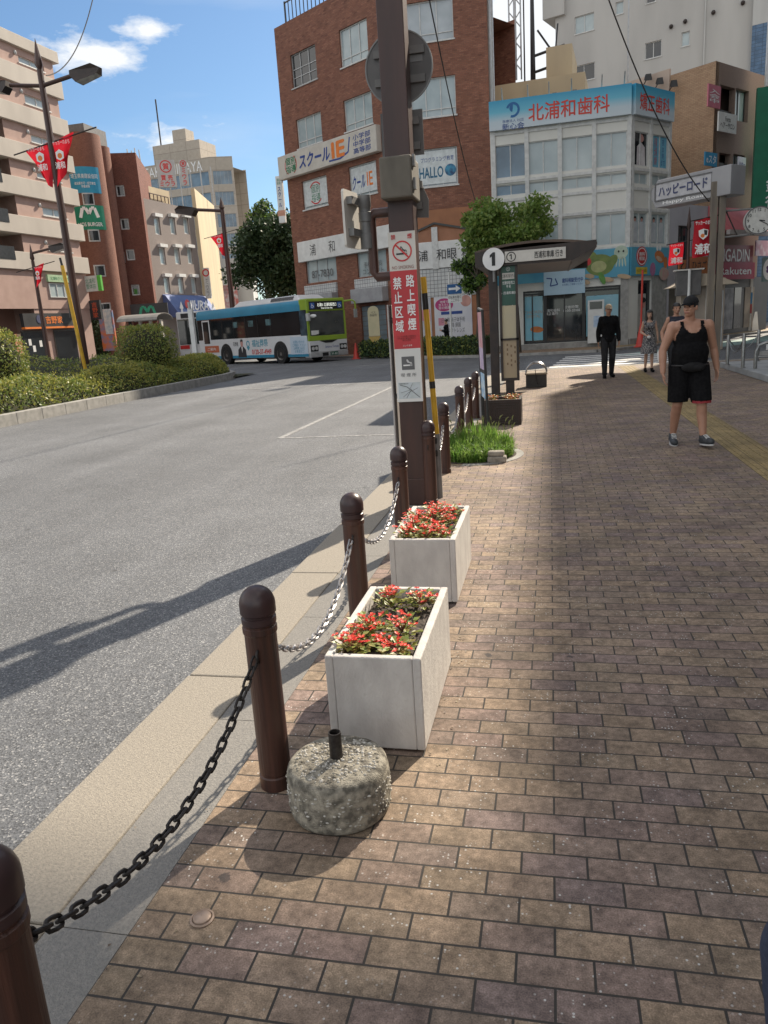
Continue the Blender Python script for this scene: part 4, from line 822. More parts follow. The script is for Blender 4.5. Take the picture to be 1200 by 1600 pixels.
# school banner
r_ = FL.rect(441, 247, 597, 237); zt = FL.uz(441, 247)[1]; zb = FL.uz(597, 237)[1]
mb = MB(); mb.fbox(FL, r_[0], r_[1], zb, zt, 0, .38); sg = mb.build('school_sign', mat('sign_cream', (.55, .52, .46), (.48, .45, .40), scale=2, rough=.5), bl, bevel=.03)
L = r_[1] - r_[0]; Hs = zt - zb; zm = (zt + zb) / 2; X = lambda f: r_[1] - L * f
text('個別\n指導', FL, X(.145), zm, M_greenink, sg, w=L * .115, h=Hs * .66, d=.385, bold=.015); mb = MB(); mb.ring(FL, X(.145), zm, Hs * .40, Hs * .44, .38, .386, 30, -1.0, .9); mb.build('ring_mark', M_redink, sg); mb = MB(); mb.ring(FL, X(.145), zm, Hs * .40, Hs * .44, .38, .386, 30, 2.2, 4.2); mb.build('ring_mark', M_redink, sg)
text('スクール', FL, X(.40), zm, M_blue, sg, w=L * .32, h=Hs * .55, d=.385, bold=.045, shear=.15); text('IE', FL, X(.645), zm + Hs * .03, M_orange, sg, w=L * .12, h=Hs * .60, d=.385, bold=.06)
mb = MB(); mb.fline(FL, [(X(.55), zm - Hs * .34), (X(.66), zm - Hs * .36), (X(.74), zm - Hs * .2), (X(.76), zm + Hs * .35)], .09, .38, .386); mb.build('swoosh', M_blue, sg)
text('小学部\n中学部\n高等部', FL, X(.87), zm, M_blue, sg, w=L * .16, h=Hs * .74, d=.385, bold=.012, line=1.1)
# blade sign at the far corner
F_ = Face(FL.pt(uL + .05, 0, .1), (-1, 0.1)); r_ = F_.rect(431, 276, 447, 348)
mb = MB(); mb.fbox(F_, r_[0], r_[1], r_[2], r_[3], -.12, .12); vs_ = mb.build('blade_sign', M_white, bl, bevel=.02); um = (r_[0] + r_[1]) / 2; hz_ = r_[3] - r_[2]
text('ス\nク\nー\nル', F_, um, r_[2] + hz_ * .55, M_blue, vs_, h=hz_ * .42, w=(r_[1] - r_[0]) * .5, d=.125, bold=.02); text('個別\n指導', F_, um, r_[2] + hz_ * .88, M_greenink, vs_, h=hz_ * .13, w=(r_[1] - r_[0]) * .6, d=.125)
mb = MB(); mb.fbox(F_, um - .25, um + .25, r_[2] + hz_ * .15, r_[2] + hz_ * .27, .12, .126); mb.build('orange_patch', mat('pale_orange', (.6, .3, .2)), vs_)
# white clinic band, left face
zt = FL.uz(477, 378)[1]; zb = FL.uz(605, 388)[1]; a1 = FL.uz(470, 385)[0]
mb = MB(); mb.fbox(FL, .15, a1, zb, zt, 0, .3); cs = mb.build('clinic_sign', M_white, bl, bevel=.02); zm = (zt + zb) / 2
for ch, px in (('北', 455), ('浦', 494), ('和', 524), ('眼', 556), ('科', 588)):
    u, z = FL.uz(px, 380)
    if u < a1 - .3: text(ch, FL, u, zm, M_ink, cs, h=(zt - zb) * .56, w=(zt - zb) * .48, d=.305)
zt2 = FL.uz(605, 430)[1]; zb2 = FL.uz(605, 447)[1]; zb3 = FL.uz(605, 470)[1]
for (pa, pb) in ((477, 527), (556, 606)):
    ua, ub = FL.uz(pa, 440)[0], FL.uz(pb, 440)[0]; mb = MB(); mb.fbox(FL, ub, ua, zb2, zt2 - .02, 0, .12); mb.build('tile_band', M_wtile, bl)
    mb = MB(); mb.fbox(FL, ub, ua, zb3, zb2 - .004, 0, .5); mb.build('canopy_box', mat('pale_grey_box', (.36, .36, .37), scale=3, rough=.5), bl, bevel=.02)
for h in gl: window(FL, h, bl, M_alu, M_pale, cols=3)
for h, tx in zip(gl, ('87-7830', '手術 眼科\nコンタクト')): text(tx, FL, (h[0] + h[1]) / 2, (h[2] + h[3]) / 2 - .2, M_greyink, bl, w=(h[1] - h[0]) * .7, d=-.08)
h = FL.rect(563, 479, 606, 539)
mb = MB(); 
for k in range(8): za_ = h[2] + (h[3] - h[2]) * k / 8; mb.fbox(FL, h[0], h[1], za_ + .01, za_ + (h[3] - h[2]) / 8 - .01, -.16, -.12 + .01 * (k % 2))
mb.build('shutter', mat('blue_grey_shutter', (.20, .25, .28), (.16, .20, .22), scale=2, rough=.5), bl)
# right face lower part
z_ped = FR.uz(700, 345)[1]; z_s1 = FR.uz(700, 376)[1]; z_s0 = FR.uz(700, 418)[1]; z_t0 = FR.uz(700, 463)[1]; uA = FR.uz(650, 400)[0]; uB = FR.uz(742, 400)[0]; um = FR.uz(681, 400)[0]
mb = MB(); mb.fbox(FR, uA - 1.2, uB, z_s1 + .3, z_ped + .6, 0, .06); mb.build('terracotta_band', M_terra, bl)
mb = MB(); zpk = FR.uz(681, 349)[1]; zlo = z_s1 - .1
mb.fpoly(FR, [(uA - .3, zlo), (um, zlo), (um, zpk - .25), (uA - .3, zlo + .55)], .06, .09); mb.fpoly(FR, [(um, zlo), (uB, zlo), (uB, zlo + .55), (um, zpk - .25)], .06, .092); mb.build('gable_panel', mat('terracotta_light', (.36, .17, .10), (.30, .14, .08), scale=2, rough=.8), bl)
mb = MB(); mb.fline(FR, [(uA - .4, zlo + .5), (um, zpk)], .10, .09, .16); mb.fline(FR, [(um, zpk), (uB + .1, zlo + .5)], .10, .09, .165); mb.build('gable_trim', M_bframe, bl)
mb = MB(); mb.fbox(FR, uA, uB, z_s0, z_s1, .0, .16); c2 = mb.build('clinic_sign', M_white, bl, bevel=.02)
mb = MB(); mb.fbox(FR, um - .16, um + .16, z_s0 - .05, zpk - .2, .1, .2); mb.build('mullion', M_frame, bl)
for ch, px in (('浦', 662), ('和', 690), ('眼', 707), ('科', 729)):
    text(ch, FR, FR.uz(px, 398)[0], (z_s0 + z_s1) / 2, M_ink, c2, h=.55, w=.5, d=.205)
mb = MB(); mb.fbox(FR, uA, uB, z_t0, z_s0 - .01, 0, .1); mb.build('tile_band', M_wtile, bl)
r_ = FR.rect(678, 464, 739, 527); mb = MB(); mb.fbox(FR, r_[0] - .25, r_[1] + .25, r_[2] - .5, z_t0 - .01, 0, .05); mb.build('poster_surround', M_terra, bl)
pb = pane(FR, (r_[0], r_[1], r_[2], r_[3]), mat('poster_pale', (.62, .62, .64), (.55, .55, .6), scale=2, rough=.4), bl, d=.09, name='poster_board'); pw, ph = r_[1] - r_[0], r_[3] - r_[2]
mb = MB(); mb.fpoly(FR, [(r_[0] + pw * .27 + pw * .24 * math.cos(t), r_[2] + ph * .80 + ph * .15 * math.sin(t)) for t in [6.283 * k / 24 for k in range(24)]], .09, .096); po = mb.build('pink_oval', mat('magenta', (.45, .04, .18)), pb); text('地域で\n支えたい\n目の健康', FR, r_[0] + pw * .27, r_[2] + ph * .80, M_wt, po, w=pw * .3, h=ph * .2, d=.1)
mb = MB(); mb.disc(FR, r_[0] + pw * .85, r_[2] + ph * .86, ph * .13, .09, .095); mb.build('face_photo', mat('skin_print', (.55, .30, .25), (.4, .2, .18), scale=2), pb)
mb = MB(); mb.fbox(FR, r_[0] + pw * .18, r_[0] + pw * .75, r_[2] + ph * .57, r_[2] + ph * .64, .09, .095); hb_ = mb.build('heading_bar', M_blue, pb)
text('白内障 硝子体手術\n緑内障 網膜\nコンタクトレンズ', FR, r_[0] + pw * .5, r_[2] + ph * .32, M_greyink, pb, w=pw * .62, h=ph * .36, d=.096)
mb = MB(); mb.fbox(FR, r_[0] + pw * .1, r_[0] + pw * .26, r_[2] + ph * .32, r_[2] + ph * .5, .09, .095); mb.build('pink_photo', mat('pink_print2', (.6, .28, .36), (.5, .2, .25), scale=5), pb)
r_ = FR.rect(655, 466, 676, 530); pb = pane(FR, r_, mat('poster_grey', (.5, .5, .52), (.4, .42, .46), scale=1.5), bl, d=.08, name='narrow_poster'); mb = MB(); mb.fbox(FR, r_[0] + .1, r_[1] - .05, r_[2] + 1.0, r_[2] + 1.6, .08, .085); mb.build('pink_photo', MATS['pink_print2'], pb)
# pipes on the right corner
for k, (o_, rr_) in enumerate(((.05, .09), (.32, .06), (.62, .12))):
    q = FR.pt(uR + .06, 0, -.2 - o_ * 2); mb = MB(); mb.tube([q, q + Vector((.02, 0, HB_ - .3))], rr_, 8); mb.build('drain_pipe', M_alu if k != 1 else M_wcon, bl)
# ---------------------------------------------------------------- dental clinic building
FA = Face(CD, (-.99974, .0224)); FD = Face(CD, D2)
dn = thing('clinic_building', CD, 'white three storey dental clinic with blue signboard and sea mural', 'building')
WA = FA.uz(768, 300)[0]; WD = FD.uz(1045, 250)[0]
zS1 = FA.uz(985, 134)[1]; zS0 = FA.uz(985, 180)[1]
zw = [FA.uz(985, y)[1] for y in (203, 257, 268, 286, 331, 380, 386, 431, 545)]     # 3F head, sill, low pane top, low pane sill, 2F head, 2F sill, mural top, mural bottom, ground
hA = []; bays = [(775, 822), (826, 873), (877, 926), (930, 979)]
for a, b in bays:
    u1_, u0_ = FA.uz(a, 300)[0], FA.uz(b, 300)[0]; hA += [(u0_, u1_, zw[1], zw[0]), (u0_, u1_, zw[3], zw[2]), (u0_, u1_, zw[5], zw[4])]
hD = []
for a, b in ((989, 1012), (1018, 1043)):
    u0_, u1_ = FD.uz(a, 300)[0], FD.uz(b, 300)[0]; hD += [(u0_, u1_, zw[1], zw[0]), (u0_, u1_, zw[3], zw[2]), (u0_, u1_, zw[5], zw[4])]
gA = (FA.uz(969, 500)[0], FA.uz(818, 500)[0], .35, zw[7] - .35); gD = (FD.uz(996, 500)[0], FD.uz(1017, 500)[0], .35, zw[7] - .2)
M_clin = mat('clinic_white', (.70, .69, .64), (.63, .62, .57), scale=.7, rough=.7, stretch=(1, 1, .3))
mb = MB(); body(FA, 0, WA, zS1, 12, mb, hA + [gA], ends=False); body(FD, 0, WD, zS1, 10, mb, hD + [gD], ends=False)
for F_, U in ((FA, WA), (FD, WD)): q = F_.pt(U, 0); q2 = F_.pt(U, 0, -10); mb.add([q, q2, q2 + Vector((0, 0, zS1)), q + Vector((0, 0, zS1))], [(0, 1, 2, 3)])
mb.build('wall', M_clin, dn)
mb = MB()
for px in (772.5, 824, 875, 928, 982): u = FA.uz(px, 300)[0]; mb.fbox(FA, u - .09, u + .09, zw[6], zS0, 0, .07)
for z_ in (zS0 - .12, zw[1] - .16, zw[3] - .2, zw[4] + .12, zw[5] - .14): mb.fbox(FA, 0, WA, z_ - .06, z_ + .06, 0, .05); mb.fbox(FD, 0, WD, z_ - .06, z_ + .06, 0, .05)
for px in (987, 1015, 1044): u = FD.uz(px, 300)[0]; mb.fbox(FD, u - .08, u + .08, zw[6], zS0, 0, .07)
mb.build('facade_grid', M_frame, dn)
for k, h in enumerate(hA): window(FA, h, dn, M_frame, M_sky if k in (0, 1) else (M_pale if k % 3 != 1 else MATS['blind_glass']), cols=2, reveal=.1, fw=.04)
for k, h in enumerate(hD):
    w_ = window(FD, h, dn, M_frame, M_pale if k != 0 else M_glass, cols=2, reveal=.1, fw=.04)
    if k % 3 == 2:                          # posters of clinic staff in white coats
        for j in (0, 1):
            x = h[0] + (h[1] - h[0]) * (.27 + .46 * j); zz0, hh = h[2] + .1, h[3] - h[2] - .2
            mb = MB(); mb.fpoly(FD, [(x - .2, zz0), (x + .2, zz0), (x + .17, zz0 + hh * .72), (x + .07, zz0 + hh * .76), (x - .07, zz0 + hh * .76), (x - .17, zz0 + hh * .72)], -.085, -.08); po = mb.build('staff_print', mat('coat_print', (.52, .54, .56), (.42, .45, .48), scale=3), dn)
            mb = MB(); mb.disc(FD, x, zz0 + hh * .84, .09, -.085, -.08, 14); mb.build('face_print', MATS['skin_print'], po); mb = MB(); mb.fpoly(FD, [(x - .10, zz0 + hh * .83), (x - .09, zz0 + hh * .93), (x, zz0 + hh * .97), (x + .09, zz0 + hh * .93), (x + .10, zz0 + hh * .83), (x + .06, zz0 + hh * .89), (x - .06, zz0 + hh * .89)], -.08, -.076); mb.build('hair_print', M_ink, po)
h = hD[0]; x = (h[0] + h[1]) / 2 + .1
mb = MB(); mb.fpoly(FD, [(x - .3, h[2] + .05), (x + .35, h[2] + .05), (x + .3, h[2] + .8), (x, h[2] + 1.0), (x - .28, h[2] + .8)], -.088, -.083); po = mb.build('woman_print', mat('print_white', (.6, .58, .58), (.45, .4, .42), scale=3), dn)
mb = MB(); mb.disc(FD, x + .05, h[2] + 1.15, .16, -.086, -.08, 14); mb.build('face_print', MATS['skin_print'], po); mb = MB(); mb.ring(FD, x + .05, h[2] + 1.2, .12, .22, -.085, -.079, 14, .2, 3.6); mb.build('hair_print', M_ink, po)
h = hD[3]; po = pane(FD, (h[0] + .06, h[1] - .06, h[2] + .05, h[3] - .05), mat('sky_banner', (.16, .42, .55), (.12, .34, .48), scale=2), dn, d=-.08, name='window_banner', th=.01)
text('月曜\n土曜\n診療', FD, h[0] + (h[1] - h[0]) * .28, (h[2] + h[3]) / 2, M_redink, po, h=(h[3] - h[2]) * .8, w=.22, d=-.076); text('夜\n20\n時\nまで', FD, h[0] + (h[1] - h[0]) * .75, (h[2] + h[3]) / 2, M_blue, po, h=(h[3] - h[2]) * .8, w=.3, d=-.076)
M_sb = bpy.data.materials.new('signboard_blue'); M_sb.use_nodes = True; t = M_sb.node_tree; p = t.nodes['Principled BSDF']; p.inputs['Roughness'].default_value = .4     # printed fade from blue down to white
g = N(t, 'ShaderNodeNewGeometry'); sx = N(t, 'ShaderNodeSeparateXYZ'); t.links.new(g.outputs['Position'], sx.inputs[0]); cr = N(t, 'ShaderNodeMapRange'); t.links.new(sx.outputs[2], cr.inputs[0]); cr.inputs[1].default_value = zS0; cr.inputs[2].default_value = zS1
rp = N(t, 'ShaderNodeValToRGB'); t.links.new(cr.outputs[0], rp.inputs[0]); e = rp.color_ramp; e.elements[0].color = (.50, .56, .60, 1); e.elements[1].color = (.035, .30, .48, 1); k = e.elements.new(.3); k.color = (.46, .55, .60, 1); k = e.elements.new(.62); k.color = (.12, .42, .56, 1); t.links.new(rp.outputs[0], p.inputs['Base Color'])
mb = MB(); mb.fbox(FA, 0.0, WA, zS0, zS1 + .05, 0.01, .22); sb = mb.build('signboard', M_sb, dn)
mb = MB(); mb.fbox(FD, 0.0, WD, zS0, zS1 + .05, 0.01, .22); sb2 = mb.build('signboard', M_sb, dn)
zm = (zS0 + zS1) / 2 - .03; hs = zS1 - zS0
u1_, u0_ = FA.uz(826, 175)[0], FA.uz(952, 165)[0]
text('北浦和歯科', FA, (u0_ + u1_) / 2, zm, mat('coral_ink', (.62, .06, .04)), sb, w=u1_ - u0_, h=hs * .60, d=.225, bold=.012)
u = FA.uz(802, 180)[0]; mb = MB()
mb.ring(FA, u, zm + .22, .20, .30, .22, .226, 20, .3, 2.6); mb.ring(FA, u + .02, zm + .22, .22, .32, .22, .227, 20, 2.5, 5.0); mb.ring(FA, u, zm + .28, .0, .15, .22, .226, 16, -1.4, 1.6); mb.build('emblem', mat('emblem_blue', (.02, .13, .34)), sb)
text('医療法人 社団', FA, u, zm - .22, M_blue, sb, w=.9, h=.12, d=.225); text('新心会', FA, u, zm - .44, M_blue, sb, w=.95, h=.26, d=.225, bold=.01)
ua, ub = FD.uz(993, 160)[0], FD.uz(1039, 175)[0]; text('矯正歯科', FD, (ua + ub) / 2, zm, MATS['coral_ink'], sb2, w=ub - ua, h=hs * .58, d=.225, bold=.012)
for px in (785, 825, 858, 893, 940, 975): 
    u = FA.uz(px, 150)[0]; mb = MB(); mb.tube([FA.pt(u, zS1 + .05, 0), FA.pt(u, zS1 + .45, .5), FA.pt(u, zS1 + .42, .62)], .025, 6); mb.build('sign_lamp', M_alu, dn)
# mural with made-up sea creatures
M_sea = mat('mural_sea', (.06, .27, .42), (.10, .36, .48), scale=.8, rough=.45)
mb = MB(); mb.fbox(FA, 0, WA, zw[7], zw[6], 0.0, .12); ma = mb.build('mural', M_sea, dn); mb = MB(); mb.fbox(FD, 0, WD, zw[7], zw[6], 0.0, .12); md = mb.build('mural', M_sea, dn)
def blobp(F, u, z, a, b, m, parent, d, name, rot=0, n=22):
    mb = MB(); mb.fpoly(F, [(u + a * math.cos(t) * math.cos(rot) - b * math.sin(t) * math.sin(rot), z + a * math.cos(t) * math.sin(rot) + b * math.sin(t) * math.cos(rot)) for t in [6.283 * k / n for k in range(n)]], d - .004, d); return mb.build(name, m, parent)
hm = zw[6] - zw[7]; zmid = (zw[6] + zw[7]) / 2
M_g1 = mat('creature_green', (.20, .26, .07), (.12, .18, .05), scale=3); M_g2 = mat('creature_belly', (.42, .44, .20)); M_j = mat('creature_pale', (.48, .58, .46)); M_or = mat('creature_orange', (.55, .18, .05)); M_sand = mat('mural_sand', (.50, .36, .22), (.4, .3, .2), scale=4)
u = FA.uz(937, 425)[0]
blobp(FA, u, zmid - .05, .62, .46, M_g1, ma, .126, 'creature_body'); blobp(FA, u + .55, zmid + .28, .48, .36, M_g1, ma, .13, 'creature_head', .3); blobp(FA, u + .62, zmid + .16, .26, .2, M_redink, ma, .134, 'creature_mouth', .4); blobp(FA, u + .05, zmid - .12, .34, .25, M_g2, ma, .131, 'creature_belly'); blobp(FA, u - .5, zmid + .05, .2, .34, M_g1, ma, .129, 'creature_fin', .7); blobp(FA, u - .1, zmid - .62, .12, .3, mat('creature_leaf', (.12, .30, .06)), ma, .128, 'creature_tail', -.4)
u = FA.uz(970, 402)[0]; blobp(FA, u, zmid + .42, .30, .29, M_j, ma, .126, 'jelly_body')
for k in range(4): blobp(FA, u - .18 + .12 * k, zmid + .02, .035, .22, M_j, ma, .125 + .001 * k, 'jelly_arm', .1 * (k - 1.5))
for du in (-.1, .1): blobp(FA, u + du, zmid + .46, .04, .05, M_ink, ma, .13, 'jelly_eye')
for px, pz, a in ((921, -.5, .22), (950, -.7, .25), (975, -.62, .3), (915, -.75, .2)): blobp(FA, FA.uz(px, 425)[0], zmid + pz, a, .1, M_sand, ma, .127, 'coral_patch', .2)
uc = FD.uz(999, 408)[0]; mb = MB(); mb.disc(FD, uc, zmid + .22, .42, .12, .128); ad = mb.build('round_notice', M_redink, md); mb = MB(); mb.ring(FD, uc, zmid + .22, .33, .37, .128, .132); mb.build('ring', M_wt, ad); text('無料\n相談', FD, uc, zmid + .22, M_wt, ad, w=.44, h=.36, d=.133, bold=.012)
mb = MB(); mb.fbox(FD, uc - .44, uc + .44, zmid - .55, zmid - .25, .12, .13); yp = mb.build('yellow_notice', mat('notice_yellow', (.62, .48, .05)), md); text('インプラント 矯正', FD, uc, zmid - .4, M_ink, yp, w=.78, h=.14, d=.135)
u = FD.uz(1027, 402)[0]; blobp(FD, u, zmid + .2, .42, .25, M_or, md, .126, 'fish_body', -.3); blobp(FD, u + .5, zmid - .05, .16, .25, M_or, md, .127, 'fish_tail'); blobp(FD, u - .05, zmid + .12, .26, .1, mat('fish_belly', (.58, .40, .28)), md, .13, 'fish_belly', -.3); blobp(FD, u - .2, zmid + .58, .09, .12, M_wt, md, .126, 'eye'); blobp(FD, u + .02, zmid + .6, .09, .12, M_wt, md, .127, 'eye'); blobp(FD, u + .4, zmid - .55, .4, .3, mat('reef', (.40, .36, .28), (.5, .25, .25), scale=4), md, .125, 'reef'); blobp(FD, u - .55, zmid - .35, .22, .3, mat('pink_coral', (.4, .16, .3)), md, .1255, 'coral')
r_ = FA.rect(850, 462, 914, 424); r_ = (r_[0], r_[1], FA.uz(880, 460)[1], FA.uz(880, 423)[1])
ib = pane(FA, r_, mat('info_blue', (.40, .56, .68), (.36, .52, .64), scale=2, rough=.4), dn, d=.2, name='info_sign', th=.08); uw = r_[1] - r_[0]
text('歯科相談受付中', FA, r_[0] + uw * .30, r_[2] + (r_[3] - r_[2]) * .58, M_blue, ib, w=uw * .5, h=.2, d=.205, bold=.02); text('お気軽にご相談ください', FA, r_[0] + uw * .30, r_[2] + (r_[3] - r_[2]) * .40, M_blue, ib, w=uw * .5, h=.09, d=.205); mb = MB(); mb.fline(FA, [(r_[0] + uw * .93, r_[2] + .75), (r_[0] + uw * .80, r_[2] + .72), (r_[0] + uw * .84, r_[2] + .4), (r_[0] + uw * .66, r_[2] + .45), (r_[0] + uw * .72, r_[2] + .72)], .05, .2, .206); mb.build('outline_mark', M_blue, ib)
# shop front at street level
sf = thing_part = MB()
a0, a1, c0, c1 = gA
cuts = [818, 852, 912, 969]
for px in cuts: u = FA.uz(px, 500)[0]; sf.fbox(FA, max(a0, u - .07), min(a1, u + .07), c0, c1, -.14, -.02)
for z_ in (c0, 2.55, c1 - .08): sf.fbox(FA, a0, a1, z_, z_ + .08, -.13, -.03)
for px in (832, 882): u = FA.uz(px, 500)[0]; sf.fbox(FA, u - .03, u + .03, c0, 2.55, -.13, -.04)
shf = sf.build('shop_front', M_black, dn); mb = MB(); mb.fquad(FA, a0, a1, c0, c1, -.10); mb.build('pane', M_glass, shf)
mb = MB(); mb.fquad(FD, gD[0], gD[1], gD[2], gD[3], -.10); mb.build('pane', M_glass, shf)
b1 = pane(FA, (FA.uz(848, 500)[0], FA.uz(819, 500)[0], .5, 2.5), mat('sky_poster', (.16, .44, .56), (.30, .52, .60), scale=1.0), dn, d=-.06, name='shop_poster', th=.01); um = (FA.uz(848, 500)[0] + FA.uz(819, 500)[0]) / 2
text('CHILDREN\nDENTAL', FA, um, 1.7, mat('tan_ink', (.5, .35, .25)), b1, w=.8, h=.32, d=-.055); blobp(FA, um - .15, 1.0, .3, .14, M_or, b1, -.052, 'crab_print', .1)
for px, tx, z_ in ((862, '北浦和歯科\n矯正歯科', 1.75), (893, '診療時間\n10:00-20:00', 1.85)): text(tx, FA, FA.uz(px, 500)[0], z_, M_wt, shf, w=.75, h=.28, d=-.095)
b2 = pane(FA, (FA.uz(966, 500)[0], FA.uz(916, 500)[0], .55, 2.35), mat('sky_poster2', (.20, .46, .56), (.30, .50, .58), scale=.8), dn, d=-.06, name='window_film', th=.01)
r_ = (FA.uz(943, 500)[0], FA.uz(918, 500)[0], .25, 2.15); mc = pane(FA, r_, M_white, dn, d=.5, name='notice_stand', th=.25); mb = MB(); mb.fbox(FA, r_[0] + .08, r_[1] - .08, 1.75, 2.08, .5, .506); mb.build('screen', M_glass, mc); mb = MB(); mb.fbox(FA, r_[0] + .15, r_[1] - .25, .95, 1.45, .5, .506); mb.build('poster', mat('blue_print', (.3, .42, .6), (.5, .6, .7), scale=5), mc)
mb = MB(); ua = FA.uz(985, 500)[0]; ub = FA.uz(969, 500)[0]; mb.fbox(FA, 0, ub, 0, zw[7] - .003, 0, .06); mb.build('pier', M_conc, dn)
mb = MB(); mb.fbox(FD, gD[1], WD, 0, zw[7] - .003, 0, .06); mb.build('pier', M_conc, dn)
po = pane(FD, (gD[0] + .1, gD[1] - .35, .6, 2.3), mat('print_grey', (.45, .44, .42), (.35, .33, .3), scale=2), dn, d=-.07, name='portrait_poster', th=.01); blobp(FD, gD[0] + .55, 1.85, .16, .2, MATS['skin_print'], po, -.06, 'face_print'); blobp(FD, gD[0] + .55, 2.02, .18, .12, M_ink, po, -.055, 'hair_print')
mb = MB(); mb.fbox(FA, 0, WA, 0, .34, 0, .12); mb.fbox(FD, 0, WD, 0, .34, 0, .12); mb.build('plinth', M_conc, dn)
# ---------------------------------------------------------------- station side block on the right (outside the picture, its roof shades the pavement)
TX, TY, TH = 11.6, 44.3, 22.1
tb = thing('plaza_building', (TX, 18, 0), 'tall grey block along the right side of the plaza with an unseen overhang added for shade', 'building')
FT_ = Face((TX, 0), (0, 1), n=(-1, 0))
hs_ = [(y, y + 2.6, z, z + 1.7) for y in range(-6, 42, 4) for z in (5.0, 8.6, 12.2, 15.8)] + [(y, y + 3.2, .4, 3.0) for y in range(-6, 41, 4)]
mb = MB(); body(FT_, -8, TY, TH, 14, mb, hs_); mb.build('wall', mat('station_grey', (.36, .35, .34), (.30, .29, .28), scale=.5, rough=.85), tb)
mb = MB(); mb.box(9.3, TX + 14, -8, 29.5, TH - .3, TH + .1); mb.build('shade_eave', M_conc, tb)  # overhanging roof slab, added out of view to shade the near paving
mb = MB()
for h in hs_: mb.fquad(FT_, h[0], h[1], h[2], h[3], -.12)
tag(mb.build('pane', M_glass, tb), kind='stuff')
Yg = 43.9; FG = Face((0, Yg), (1, 0)); r_ = FG.rect(1177, 128, 1212, 334)
gs = thing('green_bank_sign', FG.pt(r_[0], r_[2]), 'tall green vertical sign with white writing at the right edge above the clock', 'sign'); zt = FG.uz(1185, 137)[1]; zb = FG.uz(1178, 333)[1]; ua = FG.uz(1179, 235)[0]
mb = MB(); mb.fbox(FG, ua, TX + .2, zb, zt, -.25, 0); gb = mb.build('panel', mat('bank_green', (.012, .17, .09), (.01, .14, .075), scale=2, rough=.45), gs)
text('埼\n玉\nり\nそ\nな\n銀\n行', FG, (ua + TX) / 2 + .2, (zt + zb) / 2 - .1, M_wt, gb, h=(zt - zb) * .9, w=.75, d=.006, bold=.02, line=1.1)
mb = MB(); mb.fbox(FG, ua + .35, TX + .2, zt + .02, zt + 3.0, -.25, 0); mb.build('white_panel', M_white, gs)
# ---------------------------------------------------------------- cream block and aerials behind the clinic
FC = Face((0, 50.5), (-1, 0.10))
cb = thing('cream_building', FC.pt(-2, 0), 'cream building with a stepped roof block behind the clinic signboard', 'building')
def R(F, a, b): return F.uz(*a) + F.uz(*b)
u0, z0 = FC.uz(914, 113); u1, z1 = FC.uz(760, 135); v0, w0 = FC.uz(893, 65); v1, w1 = FC.uz(852, 70)
mb = MB(); mb.fbox(FC, u0, u1, 0, (z0 + z1) / 2, -7, 0); mb.fbox(FC, v0, v1, z0 - .5, (w0 + w1) / 2, -4.5, -.4); mb.build('wall', M_cream, cb)
mb = MB(); zt = (z0 + z1) / 2
for k in range(5): u = u0 + (u1 - u0) * (.1 + .2 * k); mb.fbox(FC, u - .12, u + .12, zt - 1.25, zt - .9, 0, .15)
tag(mb.build('vent', M_grey, cb), kind='stuff')
def pole_thing(name, base, h, r, label, cat, m, extra=None):
    t_ = thing(name, base, label, cat); b = Vector(base); mb = MB(); mb.tube([b, b + Vector((0, 0, h))], [r, r * .7], 8); mb.build('mast', m, t_)
    if extra: extra(t_, b)
    return t_
def lattice(t_, b):
    mb = MB()
    for k in range(9): z = b.z + .5 + k * 1.2; mb.tube([b + Vector((-.35, 0, z - b.z)), b + Vector((.35, 0, z - b.z + .9))], .035, 5); mb.tube([b + Vector((.35, 0, z - b.z)), b + Vector((-.35, 0, z - b.z + .9))], .035, 5)
    for s in (-.35, .35): mb.tube([b + Vector((s, 0, 0)), b + Vector((s, 0, 11))], .05, 6)
    mb.build('lattice', M_alu, t_)
p = at(806, 125, 53); pole_thing('roof_mast', p, 12, .1, 'pale lattice mast rising between the brick building and the clinic', 'mast', M_alu, lattice)
p = at(820, 130, 53); pole_thing('roof_aerial', p, 8.5, .05, 'thin dark aerial beside the lattice mast above the cream roof', 'aerial', M_dark)
def yagi(t_, b):
    for z, w in ((5.4, 1.0), (7.2, .35)):
        mb = MB(); mb.tube([b + Vector((-w, 0, z)), b + Vector((w, .1, z + .3))], .02, 5)
        for k in range(7): x = -w + 2 * w * k / 6; mb.tube([b + Vector((x, -.35, z + .15 + .15 * x / w)), b + Vector((x, .35, z + .15 + .15 * x / w))], .013, 4)
        mb.build('antenna', M_alu, t_)
    mb = MB(); mb.ell((b.x, b.y, b.z + 9), (.3, .3, .3), 10, 6); mb.build('ball', M_alu, t_)
p = at(981, 128, 52); pole_thing('aerial_mast', p, 9.2, .05, 'thin grey television aerial mast in front of the pale apartment block', 'aerial', M_alu, yagi)
def frame_(t_, b):
    mb = MB()
    for z in (.5, 1.4): mb.tube([b + Vector((0, 0, z)), b + Vector((1.9, 0, z + .4))], .08, 6)
    mb.tube([b + Vector((1.2, 0, 0)), b + Vector((1.5, 0, 3.0))], .05, 6); mb.tube([b + Vector((.3, 0, 2.8)), b + Vector((1.4, 0, 1.2))], .06, 6); mb.build('brace', M_black, t_)
p = at(833, 128, 52.5); pole_thing('steel_frame', p, 4.6, .16, 'dark steel bracing frame beside the cream roof block', 'frame', M_black, frame_)
